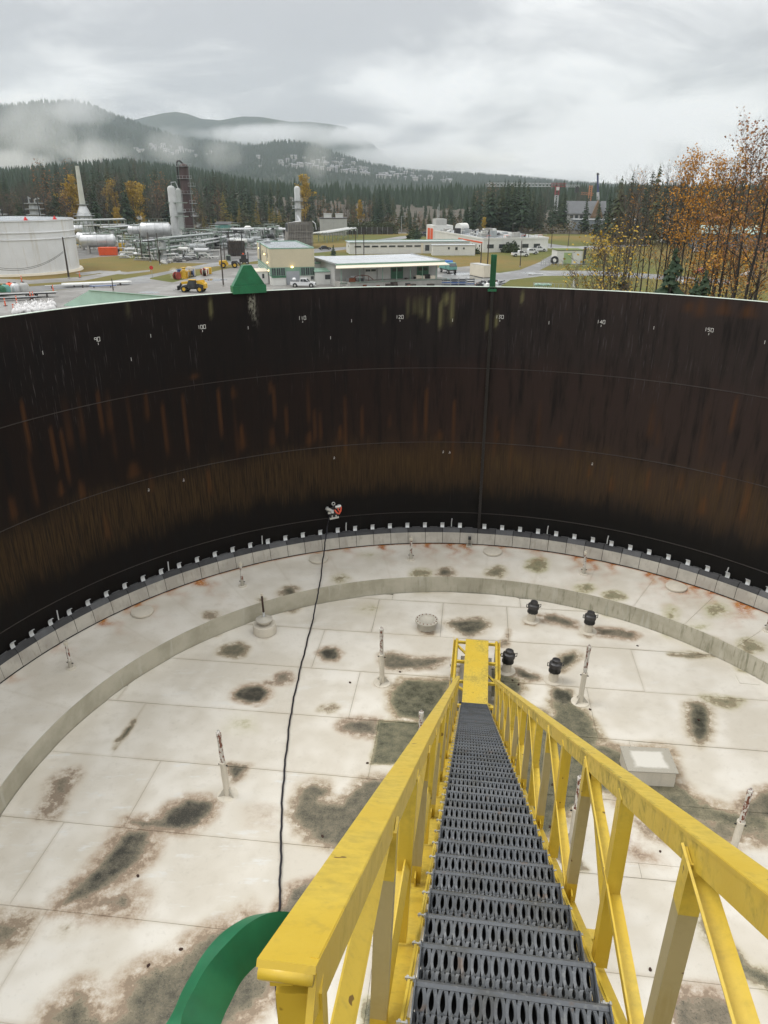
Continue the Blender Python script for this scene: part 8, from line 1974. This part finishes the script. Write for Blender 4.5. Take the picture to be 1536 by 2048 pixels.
# mist hanging on the slopes: closed cloud volumes with ragged density
def mist_material(name, dens, scale, thr=(0.46, 0.66), aniso=0.2, core=-0.42):
    m = bpy.data.materials.new(name); m.use_nodes = True; t = m.node_tree; t.nodes.clear()
    def n(ty, **k):
        q = t.nodes.new(ty)
        for a, b in k.items(): setattr(q, a, b)
        return q
    out = n('ShaderNodeOutputMaterial'); pv = n('ShaderNodeVolumePrincipled'); tc = n('ShaderNodeTexCoord'); geo = n('ShaderNodeNewGeometry')
    ln = n('ShaderNodeVectorMath', operation='LENGTH'); t.links.new(tc.outputs['Object'], ln.inputs[0])
    fo = n('ShaderNodeMapRange', interpolation_type='SMOOTHSTEP'); fo.inputs[1].default_value, fo.inputs[2].default_value, fo.inputs[3].default_value, fo.inputs[4].default_value = 0.25, 1.0, 1.0, 0.0
    t.links.new(ln.outputs['Value'], fo.inputs[0])
    nz = n('ShaderNodeTexNoise'); nz.inputs['Scale'].default_value = scale; nz.inputs['Detail'].default_value = 5; nz.inputs['Roughness'].default_value = 0.6; nz.inputs['Distortion'].default_value = 0.6
    t.links.new(geo.outputs['Position'], nz.inputs['Vector'])
    th = n('ShaderNodeMath', operation='SUBTRACT'); t.links.new(nz.outputs['Fac'], th.inputs[0])
    iv = n('ShaderNodeMath', operation='MULTIPLY_ADD'); t.links.new(fo.outputs[0], iv.inputs[0]); iv.inputs[1].default_value = core; iv.inputs[2].default_value = thr[1]; t.links.new(iv.outputs[0], th.inputs[1])
    mr = n('ShaderNodeMath', operation='MULTIPLY', use_clamp=True); t.links.new(th.outputs[0], mr.inputs[0]); mr.inputs[1].default_value = 3.5
    md = n('ShaderNodeMath', operation='MULTIPLY'); t.links.new(mr.outputs[0], md.inputs[0]); md.inputs[1].default_value = dens
    t.links.new(md.outputs[0], pv.inputs['Density']); pv.inputs['Color'].default_value = (0.97, 0.975, 0.98, 1); pv.inputs['Anisotropy'].default_value = aniso
    t.links.new(pv.outputs[0], out.inputs['Volume'])
    return m
BALL = None
def mist(u, v, dist, rx, ry, rz, mat, label, rot=0.0):
    d = ray(u, v); hz = math.hypot(d[0], d[1]); c = CAM + d/hz*dist
    me = MB().ell((0, 0, 0), (1, 1, 1), 20, 12).mesh('mist_bank', mat)
    o = link('mist_bank', me); o.location = c; o.scale = (rx, ry, rz); o.rotation_euler = (0, 0, math.atan2(-d[0], d[1]) + rot)
    return tag(o, label, 'mist', kind='stuff')
MM = mist_material('low cloud', 0.0055, 0.0032); MM3 = mist_material('torn cloud', 0.0045, 0.0055, (0, 0.72), 0.2, -0.36); MM2 = mist_material('wisp of cloud', 0.0035, 0.007)
mist(80, 262, 2350, 210, 200, 150, MM3, 'thick white cloud rolling over the left mountain')
mist(10, 328, 1900, 200, 200, 45, MM2, 'low mist lying at the foot of the left mountain')
mist(160, 222, 3000, 200, 240, 85, MM3, 'cloud blown off the left mountain top')
mist(185, 310, 2300, 190, 200, 70, MM3, 'mist trailing under the left mountain cloud')
mist(335, 290, 2400, 120, 160, 85, MM3, 'wisp of cloud on the mountain shoulder')
mist(460, 308, 2050, 120, 160, 70, MM3, 'wisp of cloud in the saddle of the hills')
mist(635, 316, 2050, 60, 120, 85, MM3, 'thin column of cloud over the hillside houses')
mist(560, 270, 5300, 900, 350, 105, MM, 'bright cloud bank between the near hill and the far ridge')
mist(735, 268, 5300, 340, 350, 100, MM, 'cloud swallowing the end of the far ridge')
mist(860, 318, 5300, 950, 500, 130, MM, 'bright billowing cloud behind the right hill')
def steam(u, v, r, label):
    p = pt(u, v); m = mist_material('steam', 0.5, 0.7, (0, 0.78), 0.2, -0.36); 
    for k, (dx, dz, s) in enumerate(((0, 0.9, 1.0), (-1.0, 2.8, 0.9), (-1.6, 4.8, 0.7))):
        me = MB().ell((0, 0, 0), (1, 1, 1), 16, 10).mesh('steam_plume', m); o = link('steam_plume', me); o.location = (p[0] + dx*r, p[1], dz*r); o.scale = (1.5*r*s, 1.5*r*s, 1.5*r*s); tag(o, label, 'steam', kind='stuff')
steam(349, 558, 1.6, 'white steam puffing out by the road junction'); steam(302, 488, 2.0, 'thin steam rising over the large silver vessel'); steam(408, 477, 2.0, 'steam drifting beside the maroon column'); steam(322, 522, 1.0, 'faint steam beside the leaning pole')
# the damp air itself
hz_ = MB().box(-6500, -300, -31.5, 6500, 7200, 830)
m = bpy.data.materials.new('damp air'); m.use_nodes = True; t = m.node_tree; t.nodes.clear(); o_ = t.nodes.new('ShaderNodeOutputMaterial'); v_ = t.nodes.new('ShaderNodeVolumePrincipled')
v_.inputs['Color'].default_value = (0.84, 0.93, 1.0, 1); v_.inputs['Density'].default_value = 0.00008; v_.inputs['Anisotropy'].default_value = 0.0; t.links.new(v_.outputs[0], o_.inputs['Volume'])
tag(link('haze', hz_.mesh('haze', m)), 'pale damp haze filling the air', 'haze', kind='stuff')
print('objects', len(bpy.data.objects), 'tris', sum(len(m.polygons) for m in bpy.data.meshes))
